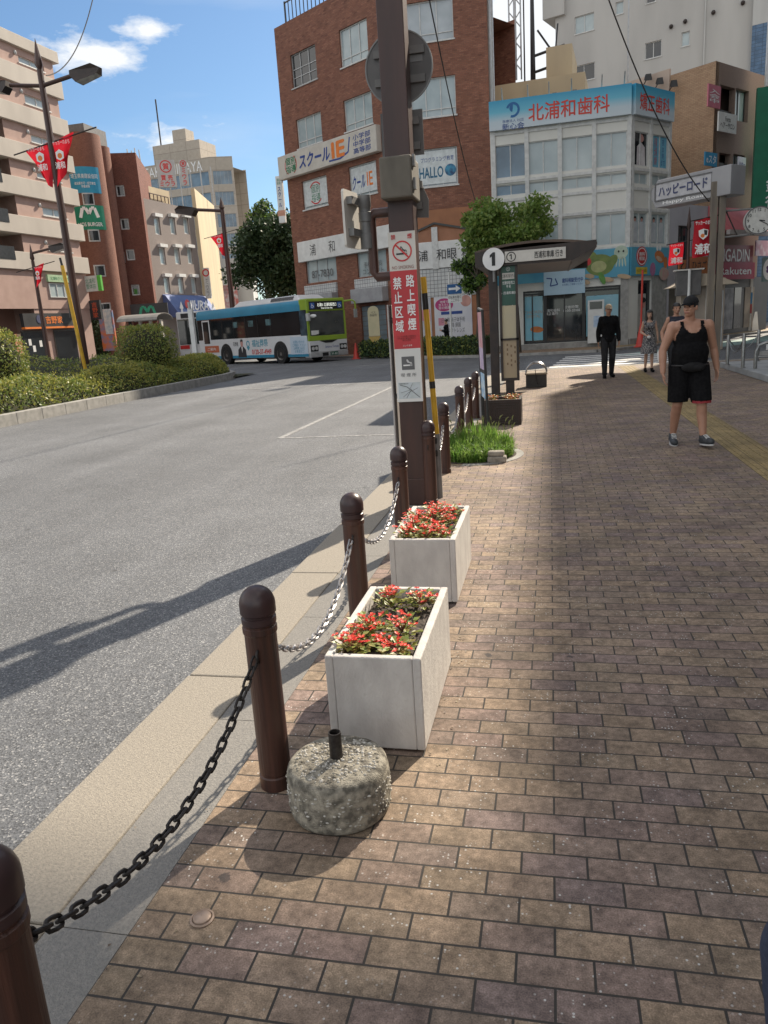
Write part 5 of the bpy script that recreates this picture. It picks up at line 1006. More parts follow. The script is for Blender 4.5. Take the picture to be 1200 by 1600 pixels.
# ---------------------------------------------------------------- pale apartment block high behind
FW = Face(at(868, 60, 74).xy, (-.93, .37)); 
FW = Face((at(868, 60, 74).x, 74), (.93, -.37))
ab = thing('apartment_block', FW.p, 'large pale grey apartment block high behind the clinic and tan building', 'building')
uE = FW.uz(1176, 60)[0]; ZT = 34
wins = [((898, 27), (928, 46)), ((895, 105), (929, 122)), ((962, 4), (974, 20)), ((1008, 68), (1033, 87)), ((1065, 51), (1077, 70)), ((868 + 142, -10), (1024, 2))]
hw_ = [R(FW, *w) for w in wins]; hw_ = [(min(a, c), max(a, c), min(b, d), max(b, d)) for a, b, c, d in hw_]
mb = MB(); body(FW, 0, uE, ZT, 12, mb, hw_); mb.build('wall', M_greyw, ab)
for k, h in enumerate(hw_): window(FW, h, ab, M_frame, M_glass if k % 2 else M_pale, cols=2 if h[1] - h[0] > 1.2 else 1, sill=.06)
mb = MB(); u, z = FW.uz(895, 22); mb.fbox(FW, -1.0, .9, FW.uz(868, 28)[1], ZT, -6, .35); mb.build('corner_block', M_greyw, ab)
mb = MB(); u = FW.uz(1101, 60)[0]; mb.tube([FW.pt(u, 0, .08), FW.pt(u, ZT, .08)], .06, 6); mb.build('drain_pipe', M_wcon, ab)
mb = MB(); zz = FW.uz(1000, 0)[1]
for px, py in ((1049, 42), (1071, 34), (1161, 5), (1115, 20)): u, z = FW.uz(px, py); mb = MB(); mb.ell(FW.pt(u, z, .1), (.16, .2, .16), 8, 6); mb.build('vent_cap', M_dark, ab)
F2_ = Face(FW.pt(uE, 0).xy, (.93, -.37)); zb_ = F2_.uz(1190, 40)[1]
nb = thing('blue_tiled_block', F2_.p, 'pale block with a blue tiled lower part at the upper right edge', 'building'); mb = MB(); mb.fbox(F2_, .02, 5, zb_, ZT - 4, -9, .5); mb.build('upper_wall', M_wcon, nb); mb = MB(); mb.fbox(F2_, .02, 5, 0, zb_ - .01, -9, .5); mb.build('lower_wall', brickmat('blue_tile', [(.10, .17, .27), (.13, .2, .3)], (.07, .1, .15), .5, .25, .02, offset=0), nb)
# ---------------------------------------------------------------- tan tiled building and the low shops along the right street
tc_ = FD.uz(1119, 95); uT0, zT = tc_; uT1 = FD.uz(1190, 200)[0] + .3
ZLOW = 6.2
tn = thing('tan_building', FD.pt(uT0, 0), 'tan tiled building with recessed balconies and hanging banners', 'building')
FTL = Face(FD.pt(uT0, 0).xy, (-D2.y, D2.x)); LTL = 9.0
b1 = R(FD, (1097 + 2, 128), (1145, 210)); rec = []
for (xa, ya, xb, yb) in ((1126, 132, 1146, 205), (1124, 238, 1140, 285)):
    a = FD.uz(xa, ya); b = FD.uz(xb, yb); rec.append((a[0], b[0], b[1], a[1]))
wr = []
for (xa, ya, xb, yb) in ((1150, 137, 1168, 192), (1146, 240, 1162, 290)):
    a = FD.uz(xa, ya); b = FD.uz(xb, yb); wr.append((a[0], b[0], b[1], a[1]))
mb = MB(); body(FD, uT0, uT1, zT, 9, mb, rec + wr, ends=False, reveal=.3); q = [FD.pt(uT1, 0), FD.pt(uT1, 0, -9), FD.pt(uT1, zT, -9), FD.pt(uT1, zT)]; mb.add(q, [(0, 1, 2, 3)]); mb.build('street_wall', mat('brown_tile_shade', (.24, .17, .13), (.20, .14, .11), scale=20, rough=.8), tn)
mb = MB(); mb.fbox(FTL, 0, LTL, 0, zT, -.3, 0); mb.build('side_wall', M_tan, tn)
mb = MB(); a = FTL.uz(1048, 118); mb.fbox(FTL, a[0], a[0] + 4, 0, a[1] + .3, 0, .12); mb.build('pale_wall', mat('pale_peach', (.50, .40, .33), (.44, .35, .29), scale=1, rough=.85), tn)
for h in rec: mb = MB(); mb.fquad(FD, h[0], h[1], h[2], h[3], -.8); mb.build('balcony_back', M_inter, tn); mb = MB(); mb.fbox(FD, h[0], h[1], h[2], h[2] + .9, -.2, -.16); mb.build('balcony_rail', M_bframe, tn)
for h in wr: window(FD, h, tn, M_bframe, M_pale, cols=2, reveal=.25)
def banner(px0, py0, px1, py1, m, label, tx=None, tm=None, F=None, d=.35, lines=1, hh=.6):
    F = F or FD; a = F.uz(px0, py0); b = F.uz(px1, py1); u0_, u1_ = sorted((a[0], b[0])); z0_, z1_ = sorted((a[1], b[1]))
    t_ = thing('shop_sign', F.pt((u0_ + u1_) / 2, z0_), label, 'sign'); mb = MB(); mb.fbox(F, u0_, u1_, z0_, z1_, d - .06, d); pn = mb.build('panel', m, t_)
    if tx: text(tx, F, (u0_ + u1_) / 2, (z0_ + z1_) / 2, tm, pn, w=(u1_ - u0_) * .8, h=(z1_ - z0_) * hh, d=d + .006, bold=.015)
    return t_, (u0_, u1_, z0_, z1_), pn
M_bpink = mat('banner_pink', (.55, .17, .22), (.48, .14, .19), scale=4); M_bblue = mat('banner_blue', (.05, .30, .52), (.04, .25, .45), scale=4)
banner(1101, 132, 1119, 172, M_bpink, 'pink banner hanging at the upper balcony of the tan building', '入\n会\n中', M_wt, d=.2)
banner(1114, 176, 1141, 212, M_white, 'white board with thin writing below the upper balcony of the tan building', 'Forza\nヘアーサロン', M_greyink, d=.3)
banner(1096, 238, 1114, 262, M_bblue, 'blue banner hanging at the lower balcony of the tan building', 'eスタ', M_wt, d=.2)
banner(1151, 245, 1161, 285, MATS['poster_pale'], 'pale window poster on the lower floor of the tan building', '日本一\n大学\n予備校', M_blue, d=.1)
banner(1170, 236, 1181, 276, mat('banner_rose', (.42, .16, .24)), 'rose banner beside the green sign', '美\n容', M_wt, d=.5)
# floodlights on arms at the roof corner
for i, (px, py) in enumerate(((1022, 122), (1040, 128), (1062, 132))):
    F_ = FTL; u, z = F_.uz(px, py); t_ = thing('floodlight', F_.pt(u, z, .5), ['first small black floodlight above the orthodontics board, at the left', 'middle small black floodlight above the orthodontics board', 'right small black floodlight on the longest arm near the tan wall'][i], 'floodlight', 'floodlights above the clinic corner')
    mb = MB(); mb.tube([F_.pt(u + .8, z - .5, .1), F_.pt(u, z, .5)], .025, 5); mb.build('arm', M_black, t_); mb = MB(); b = F_.pt(u, z, .5); mb.hexa([b + Vector(v) for v in ((-.16, -.1, -.2), (.16, -.1, -.2), (.2, .12, -.1), (-.2, .12, -.1), (-.12, -.06, .12), (.12, -.06, .12), (.14, .1, .14), (-.14, .1, .14))]); mb.build('head', M_black, t_)
# low white shop next to the clinic
wsb = thing('white_shop', FD.pt(3.2, 0), 'low white walled eatery with a dark upper window next to the clinic', 'building'); a = FD.uz(1060, 352); b = FD.uz(1078, 420); hwn = (a[0], b[0], b[1], a[1])
u_1 = uT0 - .05; mb = MB(); body(FD, WD + .12, u_1, 6.3, 8, mb, [hwn, (WD + .3, u_1 - .2, .2, 2.5)]); mb.build('wall', mat('lilac_white', (.46, .45, .48), (.40, .39, .42), scale=1, rough=.85), wsb); window(FD, hwn, wsb, M_bframe, M_glass, cols=2)
mb = MB(); mb.fquad(FD, WD + .3, u_1 - .2, .2, 2.5, -.14); mb.build('shop_front', M_inter, wsb)
mb = MB()
for k in range(4): u = WD + .3 + (u_1 - WD - .5) * k / 3; mb = MB(); mb.fbox(FD, u - .04, u + .04, .2, 2.5, -.1, -.02); mb.build('door_post', M_bframe, wsb)
M_obrd = mat('orange_board', (.42, .16, .06), (.36, .13, .05), scale=3, rough=.6)
banner(1068, 402, 1103, 428, M_obrd, 'wide orange brown board with dark hiragana above the eatery', 'ひさごき', M_ink, hh=.5)
banner(1043, 408, 1059, 440, M_obrd, 'narrow orange brown board with dark characters beside the clinic mural', 'び\nき', M_ink, d=.6, hh=.75)
banner(1080, 375, 1093, 398, mat('notice_blue2', (.06, .13, .28), (.3, .4, .5), scale=3), 'small dark blue notice on the white eatery wall behind the large flag', '営業中', M_wt, d=.15, hh=.3)
# shops under the tan building
FDs = FD
mb = MB(); ushop = FD.uz(1190, 450)[0] + .5
sh = thing('shop_row', FD.pt(uT0, 0), 'dark shop fronts at street level under the tan building', 'shop front'); mb.fbox(FD, uT0 + .02, ushop, .0, 2.9, .02, .12); mb.build('front', M_shop, sh)
for k, (ua_, ub_, m_) in enumerate(((.3, 1.3, M_inter), (1.5, 2.4, mat('menu_grey', (.32, .32, .33), (.14, .14, .15), scale=2)), (2.5, 3.2, M_glass), (3.6, 4.6, M_inter))): mb = MB(); mb.fbox(FD, uT0 + ua_, uT0 + ub_, .3, 2.4, .12, .15); mb.build('shop_bay', m_, sh)
M_mar = mat('maroon_board', (.22, .03, .05), (.17, .025, .04), scale=3, rough=.5)
banner(1103, 384, 1161, 416, M_mar, 'large maroon board with slanted white Latin lettering', 'NGADIN', M_wt, d=.5)
banner(1100, 412, 1161, 437, mat('rakuten_red', (.34, .02, .06), (.28, .018, .05), scale=3, rough=.5), 'low red board with white Latin lettering under the maroon board', 'Rakuten', M_wt, d=.6, hh=.42)
banner(1161, 378, 1181, 402, mat('pink_banner2', (.40, .22, .28), (.5, .4, .45), scale=2, ramp=(.45, .55)), 'pink and white flower banner beside the maroon board', None, None, d=.7)
mb = MB(); a = FD.uz(1106, 322); b = FD.uz(1166, 366); t_ = thing('awning', FD.pt(a[0], b[1]), 'pink red shop awning above the maroon board', 'awning')
mb.hexa([FD.pt(a[0], b[1], .02), FD.pt(b[0], b[1], .02), FD.pt(b[0], b[1], 1.2), FD.pt(a[0], b[1], 1.2), FD.pt(a[0], a[1], .02), FD.pt(b[0], a[1], .02), FD.pt(b[0], a[1] - .1, .2), FD.pt(a[0], a[1] - .1, .2)]); mb.build('canopy', mat('awning_pink', (.48, .13, .14), (.42, .11, .12), scale=2, rough=.7), t_); mb = MB(); mb.fbox(FD, a[0], b[0], b[1] - .22, b[1] - .003, 1.0, 1.2); mb.build('valance', mat('awning_trim', (.40, .36, .34)), t_)
u, z = FD.uz(1176, 423); t_ = thing('round_blade_sign', FD.pt(u, z), 'oval white sign with a dark flower emblem standing out from the shop wall', 'sign'); mb = MB(); Fq = Face(FD.pt(u, 0, .9).xy, (D2.y, -D2.x)); mb.fbox(Fq, -.42, .42, z - .62, z + .62, -.1, 0); pn = mb.build('panel', mat('sea_grey', (.20, .28, .28)), t_)
mb = MB(); mb.fpoly(Fq, [(.34 * math.cos(k * 6.283 / 28), z + .56 * math.sin(k * 6.283 / 28)) for k in range(28)], 0, .01); ov = mb.build('oval', M_wt, pn); mb = MB()
for k in range(5): an = k * 6.283 / 5; mb.fpoly(Fq, [(.11 * math.cos(an) + .08 * math.cos(t), z + .15 * math.sin(an) + .1 * math.sin(t)) for t in [6.283 * j / 10 for j in range(10)]], .01, .013 + k * .0005)
tag(mb.build('flower_mark', mat('plum_ink', (.12, .06, .2)), ov))
# boards and stands on the shop pavement
def aboard(px, py, w, h, m, label, tx=None, tm=None):
    p = G(px, py, .08); s = 46 / p.y if p.y > 46 else 1; p = Vector((p.x * s, p.y * s, .08)); F_ = Face(p.xy, (.9, .43)); t_ = thing('sandwich_board', p, label, 'sign board')
    mb = MB(); q = [F_.pt(-w / 2, .08, .2), F_.pt(w / 2, .08, .2), F_.pt(w / 2, .08 + h, .02), F_.pt(-w / 2, .08 + h, .02)]; mb.prism(q, -F_.n * .03); mb.build('front_board', m, t_)
    mb = MB(); q = [F_.pt(-w / 2, .08, -.25), F_.pt(w / 2, .08, -.25), F_.pt(w / 2, .06 + h, -.04), F_.pt(-w / 2, .06 + h, -.04)]; mb.prism(q, -F_.n * .03); mb.build('rear_board', M_dark, t_)
    if tx: text(tx, Face(F_.pt(0, 0, .24).xy, (.9, .43)), 0, .1 + h * .5, tm, t_, w=w * .7, h=h * .55, d=0)
aboard(1137, 509, .62, 1.25, mat('poster_mix', (.40, .10, .26), (.12, .12, .12), scale=3.5, ramp=(.45, .55)), 'dark sandwich board with pink poster at the right shops'); aboard(1146, 508, .55, 1.15, mat('poster_mix2', (.42, .44, .48), (.25, .27, .32), scale=5), 'pale blue sandwich board beside the pink one'); aboard(1155, 506, .8, .7, mat('menu_mix', (.40, .30, .24), (.22, .08, .06), scale=6, ramp=(.45, .55)), 'low brown menu stand on the shop pavement'); aboard(1177, 500, .42, 1.0, mat('white_stand', (.55, .55, .53), (.45, .45, .43), scale=3), 'slim white sign stand at the far right shops')
# menu tower with blue and red bands
p = at(1158, 506, 45.5); F_ = Face((p.x, p.y), (1, .0)); t_ = thing('menu_tower', F_.pt(0, 0), 'tall stand of white blue and red panels in front of the right shops', 'sign board')
for k, (z0_, z1_, m_) in enumerate(((.1, 1.0, mat('panel_greyw', (.4, .4, .38))), (1.02, 1.5, mat('panel_dred', (.25, .02, .03))), (1.52, 2.1, mat('panel_blue', (.03, .16, .32))), (2.12, 3.2, mat('panel_white', (.5, .5, .48))))): mb = MB(); mb.fbox(F_, -.5, .5, z0_, z1_, -.06, 0 + .002 * k); mb.build('panel', m_, t_)
# ---------------------------------------------------------------- kiosk, cones
p = at(1092, 545, 31.0); kx = p.x
kk = thing('kiosk', (kx, 31, 0), 'small beige kiosk with a pale pitched roof behind the man', 'kiosk'); mb = MB(); mb.box(kx - .75, kx + .75, 30.6, 31.8, 0, 2.55); mb.build('wall', mat('kiosk_beige', (.38, .32, .26), (.32, .27, .22), scale=2, rough=.7), kk)
mb = MB(); zk = at(1092, 447, 30.4).z; mb.prism([(kx - 1.2, 30.3, zk), (kx + 1.15, 30.3, zk), (kx + .2, 30.3, zk + .42), (kx - .3, 30.3, zk + .42)], (0, 1.8, 0)); mb.build('roof', mat('kiosk_roof', (.50, .42, .32), (.44, .37, .28), scale=2), kk)
mb = MB()
for x in (-.55, .1): mb = MB(); mb.box(kx + x, kx + x + .12, 30.57, 30.6, .1, 2.5); mb.build('pilaster', M_white2, kk)
mb = MB(); mb.box(kx + .3, kx + .7, 30.58, 30.6, .1, 2.1); mb.build('door', M_alu, kk)
b = at(1072, 560, 30.2); bx2 = thing('signal_box', (b.x, 30.2, 0), 'grey switch box on a white pole in front of the eatery', 'control box'); mb = MB(); zz0 = at(1072, 462, 30.2).z; zz1 = at(1072, 423, 30.2).z; mb.box(b.x - .42, b.x + .42, 30.1, 30.5, zz0, zz1); mb.build('box', M_signback, bx2, bevel=.02); mb = MB(); mb.tube([(b.x, 30.05, 0), (b.x, 30.05, zz1 + .05)], .05, 8); mb.build('pole', M_white, bx2); mb = MB(); mb.box(b.x - .5, b.x + .5, 30.05, 30.55, zz1 + .002, zz1 + .05); mb.build('lid', M_white2, bx2)
M_cone = mat('cone_red', (.55, .05, .03), (.45, .04, .03), scale=4, rough=.5)
def cone(p, h, label, flag=False):
    t_ = thing('traffic_cone', p, label, 'traffic cone'); mb = MB(); mb.box(p.x - .19 * h / .7, p.x + .19 * h / .7, p.y - .19, p.y + .19, p.z, p.z + .04); mb.build('foot', M_cone, t_, bevel=.01); mb = MB(); mb.lathe([(.15 * h / .7, .04), (.03, h), (.001, h)], p, 20); mb.build('cone', M_cone, t_)
    if flag: mb = MB(); mb.tube([p + Vector((0, 0, h)), p + Vector((0.02, 0, flag))], .04, 8); mb.build('red_pole', M_cone, t_)
p = at(557, 560, 40.3); p.z = -.03; cone(p, .85, 'orange red traffic cone on the road edge beside the bus'); p = at(1001, 547, 33.9); p.z = .08; cone(p, 1.0, 'tall red cone with a long red pole at the crossing', flag=at(1001, 425, 33.9).z)
# ---------------------------------------------------------------- twin post gate sign with clock and flags
gt = thing('gate_sign', (5.0, 26.2, 0), 'grey street gate sign reading Happy Road on two square posts', 'gate sign')
for px, pb in ((1117, 1097), (1130, 1109)):
    t_ = at(px, 315, 26); zz = at(px, 300, 26).z + .3; mb = MB(); mb.box(t_.x - .10, t_.x + .09, 26, 26.2, 0, zz); mb.build('post', mat('gate_post', (.20, .17, .13), (.13, .11, .09), scale=5, rough=.6, stretch=(1, 1, .2)), gt, bevel=.01)
A_, B_ = at(1018, 300, 27.6), at(1142, 280, 25.7); FGt = Face(A_.xy, (B_ - A_).xy); Lg = (B_ - A_).length; zl, zu = at(1142, 303, 25.7).z, at(1142, 256, 25.7).z; ch = .28
mb = MB(); mb.fpoly(FGt, [(0, zl + ch), (ch * .6, zl), (Lg, zl), (Lg, zu), (ch * .8, zu), (0, zu - ch)], -.75, 0); gb = mb.build('sign_box', mat('gate_grey', (.30, .30, .31), (.25, .25, .26), scale=1.2, rough=.5), gt, bevel=.02)
hg = zu - zl; mb = MB(); r0 = (.18, Lg * .77, zl + hg * .27, zl + hg * .84); mb.fbox(FGt, *r0, 0, .02); pn = mb.build('sign_panel', mat('gate_panel', (.44, .44, .46)), gb)
mb = MB(); w_ = .035
for q in ((r0[0], r0[1], r0[3], r0[3] + w_), (r0[0], r0[1], r0[2] - w_, r0[2]), (r0[0] - w_, r0[0], r0[2] - w_, r0[3] + w_)): mb.fbox(FGt, *q, 0, .045)
mb.build('sign_rim', M_greyink, gb)
text('ハッピーロード', FGt, (r0[0] + r0[1]) / 2, (r0[2] + r0[3]) / 2, mat('navy_ink', (.05, .06, .14)), pn, w=(r0[1] - r0[0]) * .88, h=hg * .36, d=.03, bold=.03); text('Happy Road', FGt, Lg * .42, zl + hg * .12, M_wt, gb, w=Lg * .52, h=hg * .14, d=.006, bold=.02)
c = at(1186, 344, 26.0); ck = thing('street_clock', c, 'round white street clock on brackets at the right, showing twenty past three', 'clock'); F_ = Face(c.xy, (1, 0)); rr_ = .40
mb = MB(); mb.disc(F_, 0, c.z, rr_, -.22, 0, 40); cs_ = mb.build('case', mat('clock_white', (.62, .62, .58), rough=.4), ck)
mb = MB(); mb.ring(F_, 0, c.z, rr_ - .03, rr_, 0, .02, 40); mb.build('rim', M_greyink, cs_)
for k in range(1, 13): an = math.pi / 2 - k * math.pi / 6; text(str(k), F_, rr_ * .76 * math.cos(an), c.z + rr_ * .76 * math.sin(an), M_ink, cs_, h=.085, d=.006, bold=.01, name='numeral')
mb = MB(); an = math.pi / 2 - 3.33 * math.pi / 6; mb.fline(F_, [(0, c.z), (rr_ * .42 * math.cos(an), c.z + rr_ * .42 * math.sin(an))], .03, .01, .014); mb.build('hour_hand', M_ink, cs_); mb = MB(); an = math.pi / 2 - 20 * math.pi / 30; mb.fline(F_, [(0, c.z), (rr_ * .68 * math.cos(an), c.z + rr_ * .68 * math.sin(an))], .02, .015, .019); mb.build('minute_hand', M_ink, cs_)
pr_ = at(1131, 307, 26)
for dz in (.36, -.40): mb = MB(); mb.tube([(pr_.x + .05, 26.1, c.z + dz), (c.x - .1, 26.1, c.z + dz * .95)], .03, 8); mb.build('bracket', M_grey, ck)
mb = MB(); mb.tube([(pr_.x + .1, 26.12, c.z + .36), (pr_.x + .45, 26.12, c.z - .38)], .02, 6); mb.build('brace', M_dark, ck)
def flag(px0, py0, px1, py1, Y, label, tri=False, poleside=1):
    a = at(px0, py0, Y); b = at(px1, py1, Y); w, h = b.x - a.x, a.z - b.z; F_ = Face((a.x, Y), (1, 0)); t_ = thing('street_flag', (a.x, Y, a.z), label, 'flag')
    mb = MB(); n = 10; k_ = random.uniform(0, 3); sh = .06 * h
    cloth = lambda u, v: (a.x + u * w + .02 * math.sin(5 * v + k_), Y + .05 * math.sin(7 * u + 3 * v + k_) * (.3 + v), a.z - v * h - (sh * (1 - u)))
    mb.smooth = True; mb.add([cloth(i / n, j / n) for j in range(n + 1) for i in range(n + 1)], [(j * (n + 1) + i, j * (n + 1) + i + 1, (j + 1) * (n + 1) + i + 1, (j + 1) * (n + 1) + i) for j in range(n) for i in range(n)]); mb.smooth = False
    cl = mb.build('cloth', M_flag, t_); mb = MB(); mb.tube([(a.x - .1, Y, a.z - sh - .03), (b.x + .35, Y, a.z + .03)], .018, 6); mb.build('arm', M_dark, t_)
    Fd = Face((a.x, Y - .09), (1, 0)); um = w / 2; zt = a.z - sh * .5
    text('サッカーのまち', Fd, um, zt - h * .13, M_wt, cl, w=w * .85, h=h * .10, bold=.02); text('浦和', Fd, um, zt - h * .80, M_wt, cl, w=w * .82, h=h * .26, bold=.05)
    mb = MB(); zc = zt - h * .42; s_ = w * .25; mb.fpoly(Fd, [(um - s_, zc + s_ * .8), (um, zc + s_ * 1.1), (um + s_, zc + s_ * .8), (um + s_ * .9, zc - s_ * .4), (um, zc - s_ * 1.2), (um - s_ * .9, zc - s_ * .4)], -.003, .002); cr_ = mb.build('crest', M_wt, cl)
    mb = MB(); mb.fpoly(Fd, [(um + s_ * .1, zc + s_ * .9), (um + s_ * .85, zc + s_ * .7), (um + s_ * .75, zc - s_ * .3), (um + s_ * .2, zc - s_ * .2)], .002, .004); mb.build('crest_patch', M_ink, cr_); mb = MB(); mb.disc(Fd, um - s_ * .15, zc - s_ * .35, s_ * .42, .002, .005, 16); mb.build('crest_ball', M_orange, cr_)
flag(1084, 340, 1112, 398, 26.1, 'larger red flag with white lettering hung from the gate posts'); flag(1046, 379, 1067, 412, 31, 'smaller red flag with white lettering on the farther lamp post')
def finial_post(p, h, r, label, arms=()):
    t_ = thing('lamp_post', p, label, 'street lamp'); b = Vector(p); mb = MB(); mb.tube([b, b + Vector((0, 0, h))], [r * 1.25, r * .8], 10); mb.tube([b + Vector((0, 0, h)), b + Vector((0, 0, h + .12)), b + Vector((0, 0, h + .35)), b + Vector((0, 0, h + .8))], [r * .5, r * 1.1, r * .8, .005], 8); mb.build('post', M_brown, t_)
    for dx, z, L, s in arms:
        mb = MB(); mb.tube([b + Vector((0, 0, z)), b + Vector((dx * L, -.05 * L, z + .12 * L))], .06 * s, 8); mb.build('arm', M_brown, t_)
        q = b + Vector((dx * L, -.05 * L, z + .12 * L)); e = Vector((dx, 0, .1)).normalized(); o_ = Vector((0, 1, 0)); up_ = Vector((0, 0, 1)); l, w = .95 * s, .26 * s
        P_ = [q - o_ * w * .8 - up_ * .02, q - o_ * w - up_ * .22 * s + e * l * .25, q + o_ * w - up_ * .22 * s + e * l * .25, q + o_ * w * .8 - up_ * .02]
        lo = [q + e * l * .05 - up_ * .05 - o_ * w * .7, q + e * l * .22 - up_ * .24 * s - o_ * w * .75, q + e * l * .92 - up_ * .16 * s - o_ * w * .55, q + e * l - o_ * w * .25]; lo2 = [v + o_ * (2 * abs((v - q).dot(o_))) for v in lo]
        mb = MB(); tp = [q + up_ * .10 - o_ * w * .55 + e * .03, q + up_ * .14 * s + e * l * .75 - o_ * w * .5]; tp2 = [v + o_ * (2 * abs((v - q).dot(o_))) for v in tp]
        V_ = lo + lo2 + tp + tp2; mb.add(V_, [(0, 1, 5, 4), (2, 3, 7, 6), (0, 1, 2, 3, 9, 8), (4, 5, 6, 7, 11, 10), (8, 9, 11, 10), (9, 3, 7, 11), (0, 8, 10, 4)]); hd = mb.build('lamp_head', M_dark, t_)
        mb = MB(); mb.add([lo[1] - up_ * 0 + e * .02, lo[2], lo2[2], lo2[1] + e * .02], [(0, 1, 2, 3)]); mb.build('lens', mat('lamp_lens', (.55, .55, .52), (.3, .3, .3), scale=6, rough=.2), hd)
    return t_
p = at(1070, 560, 31); finial_post((p.x, 31, 0), at(1070, 360, 31).z, .07, 'thin dark lamp post with a pointed finial in front of the eatery')
# ---------------------------------------------------------------- railings on the raised platform
M_rail = mat('rail_steel', (.30, .30, .29), (.22, .22, .21), scale=20, rough=.35, metal=.8)
def stanchion(px, pyt, Y, label):
    t_ = at(px, pyt, Y); h = t_.z - .15; o = thing('chain_post', (t_.x, Y, .15), label, 'chain post', 'steel chain posts on the platform'); mb = MB(); mb.lathe([(.04, 0), (.04, h - .02), (.03, h), (.001, h)], (t_.x, Y, .15), 14); mb.build('post', M_rail, o); mb = MB(); mb.lathe([(.07, 0), (.07, .015), (.04, .015)], (t_.x, Y, .15), 14); mb.build('flange', M_rail, o); return Vector((t_.x, Y, .15 + h - .08))
s1 = stanchion(1138.5, 523, 20.6, 'leftmost steel chain post on the raised platform edge'); s2 = stanchion(1163, 521, 19.3, 'tall steel chain post standing nearest the platform corner'); s3 = stanchion(1186, 515, 21.3, 'steel chain post behind the bent tube barrier')
for a, b, l in ((s1, s2, 'thin sagging chain between the left and the middle platform posts'), (s1, s3, 'thin sagging chain between the left and the rear platform posts')):
    mb = MB(); mb.tube([a.lerp(b, k / 14) + Vector((0, 0, -.35 * 4 * (k / 14) * (1 - k / 14))) for k in range(15)], .012, 6); tag(mb.build('post_chain', M_rail), l, 'chain')
t0 = at(1180, 574, 18.9); br_ = thing('tube_barrier', (t0.x, 18.9, .15), 'bent steel tube barrier at the right edge on the platform', 'barrier')
zt = at(1182, 536, 18.9).z; mb = MB(); x0 = t0.x; mb.tube([(x0, 18.9, .15), (x0, 18.9, zt - .2), (x0 + .05, 18.9, zt - .06), (x0 + .2, 18.9, zt), (x0 + 2.0, 18.9, zt), (x0 + 2.15, 18.9, zt - .06), (x0 + 2.2, 18.9, zt - .2), (x0 + 2.2, 18.9, .15)], .04, 10); mb.build('tube', M_rail, br_); mb = MB(); mb.tube([(x0 + .02, 18.9, .15 + (zt - .15) * .45), (x0 + 2.2, 18.9, .15 + (zt - .15) * .45)], .02, 8)
mb.build('rail', M_rail, br_)
for k in range(9): mb = MB(); mb.box(x0 + .25 + .2 * k, x0 + .27 + .2 * k, 18.89, 18.91, .15 + (zt - .15) * .45, zt - .03); mb.build('picket', M_rail, br_)
mb = MB(); mb.box(x0 + .2, x0 + 2.0, 18.86, 18.88, zt - .16, zt - .04); mb.build('plate', M_white, br_)
# ---------------------------------------------------------------- left side: pink apartment block
FX = Face((-33, 40), (.08788524, .99613061))
ap = thing('pink_apartments', (-33, 40, 0), 'pink apartment block with beige balcony bands at the left edge', 'building')
uR_ = FX.uz(112, 300)[0]; uL_ = -9.0; ZR = 20.6
def zx(y, x=120): return FX.uz(x, y)[1]
bandb = [zx(y, x) for y, x in ((97, 79), (154, 88), (214, 98), (270, 107), (322, 116), (377, 125), (428, 133))]; bandh = 1.08
recL = FX.uz(22, 300)[0]                     # balcony part ends here, window part begins
mb = MB(); hx_ = []
for k, zb in enumerate(bandb[:-1]):          # window between two bands
    z1_ = zb - .12; z0_ = bandb[k + 1] + bandh + .05
    a, b = FX.uz(46, 200)[0], FX.uz(83, 200)[0]; hx_.append((a, b, z0_ + .25, z1_ - .3))
body(FX, recL, uR_, ZR, 9, mb, hx_); mb.build('wall', M_pink, ap)
mb = MB()
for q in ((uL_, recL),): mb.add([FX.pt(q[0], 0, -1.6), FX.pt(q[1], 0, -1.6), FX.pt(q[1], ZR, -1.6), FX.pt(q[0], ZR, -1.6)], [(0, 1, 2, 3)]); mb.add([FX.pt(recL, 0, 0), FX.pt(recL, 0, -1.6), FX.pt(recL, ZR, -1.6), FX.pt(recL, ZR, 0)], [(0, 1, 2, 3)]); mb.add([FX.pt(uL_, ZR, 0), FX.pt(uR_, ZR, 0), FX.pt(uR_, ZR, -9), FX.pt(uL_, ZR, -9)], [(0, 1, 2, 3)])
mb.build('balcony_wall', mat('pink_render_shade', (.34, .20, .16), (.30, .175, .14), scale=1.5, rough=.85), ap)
uE_ = FX.uz(133, 400)[0]
for k, zb in enumerate(bandb):
    mb = MB(); top_ = ZR if k == 0 else zb + bandh; mb.fbox(FX, uL_, uE_, zb, top_, -.05, .22); mb.fbox(FX, uR_ + .01, uE_, zb, top_, -8.5, -.05); mb.fbox(FX, uL_, recL, zb - .02, zb + .1, -1.6, -.05); mb.build('balcony_band', M_band, ap, bevel=.02)
for h in hx_: window(FX, h, ap, M_frame, M_pale, cols=2, sill=.05); 
for h in hx_: mb = MB(); mb.ell(FX.pt(h[0] - .3, h[3] + .05, .08), (.1, .1, .14), 8, 6); mb.build('vent_hood', M_alu, ap)
for k, zb in enumerate(bandb[1:]):          # balcony doors and glass fronts
    z0_ = zb + .12; mb = MB(); mb.fbox(FX, uL_ + 5.2, recL - .6, z0_, z0_ + 2.0, -1.58, -1.52); dd = mb.build('balcony_door', M_frame, ap); mb = MB()
    for j in range(2): w_ = (recL - .6 - uL_ - 5.2) / 2; a = uL_ + 5.2 + j * w_; mb.fbox(FX, a + .05, a + w_ - .05, z0_ + .05, z0_ + 1.95, -1.52, -1.51)
    tag(mb.build('pane', M_glass, dd), kind='stuff')
    if k >= 3: mb = MB(); mb.fbox(FX, uL_ + 5.0, FX.uz(16, 380)[0], zb + .55, zb + bandh + .25, .225, .24); mb.build('glass_front', mat('smoked_glass', (.06, .065, .07), rough=.1), ap)
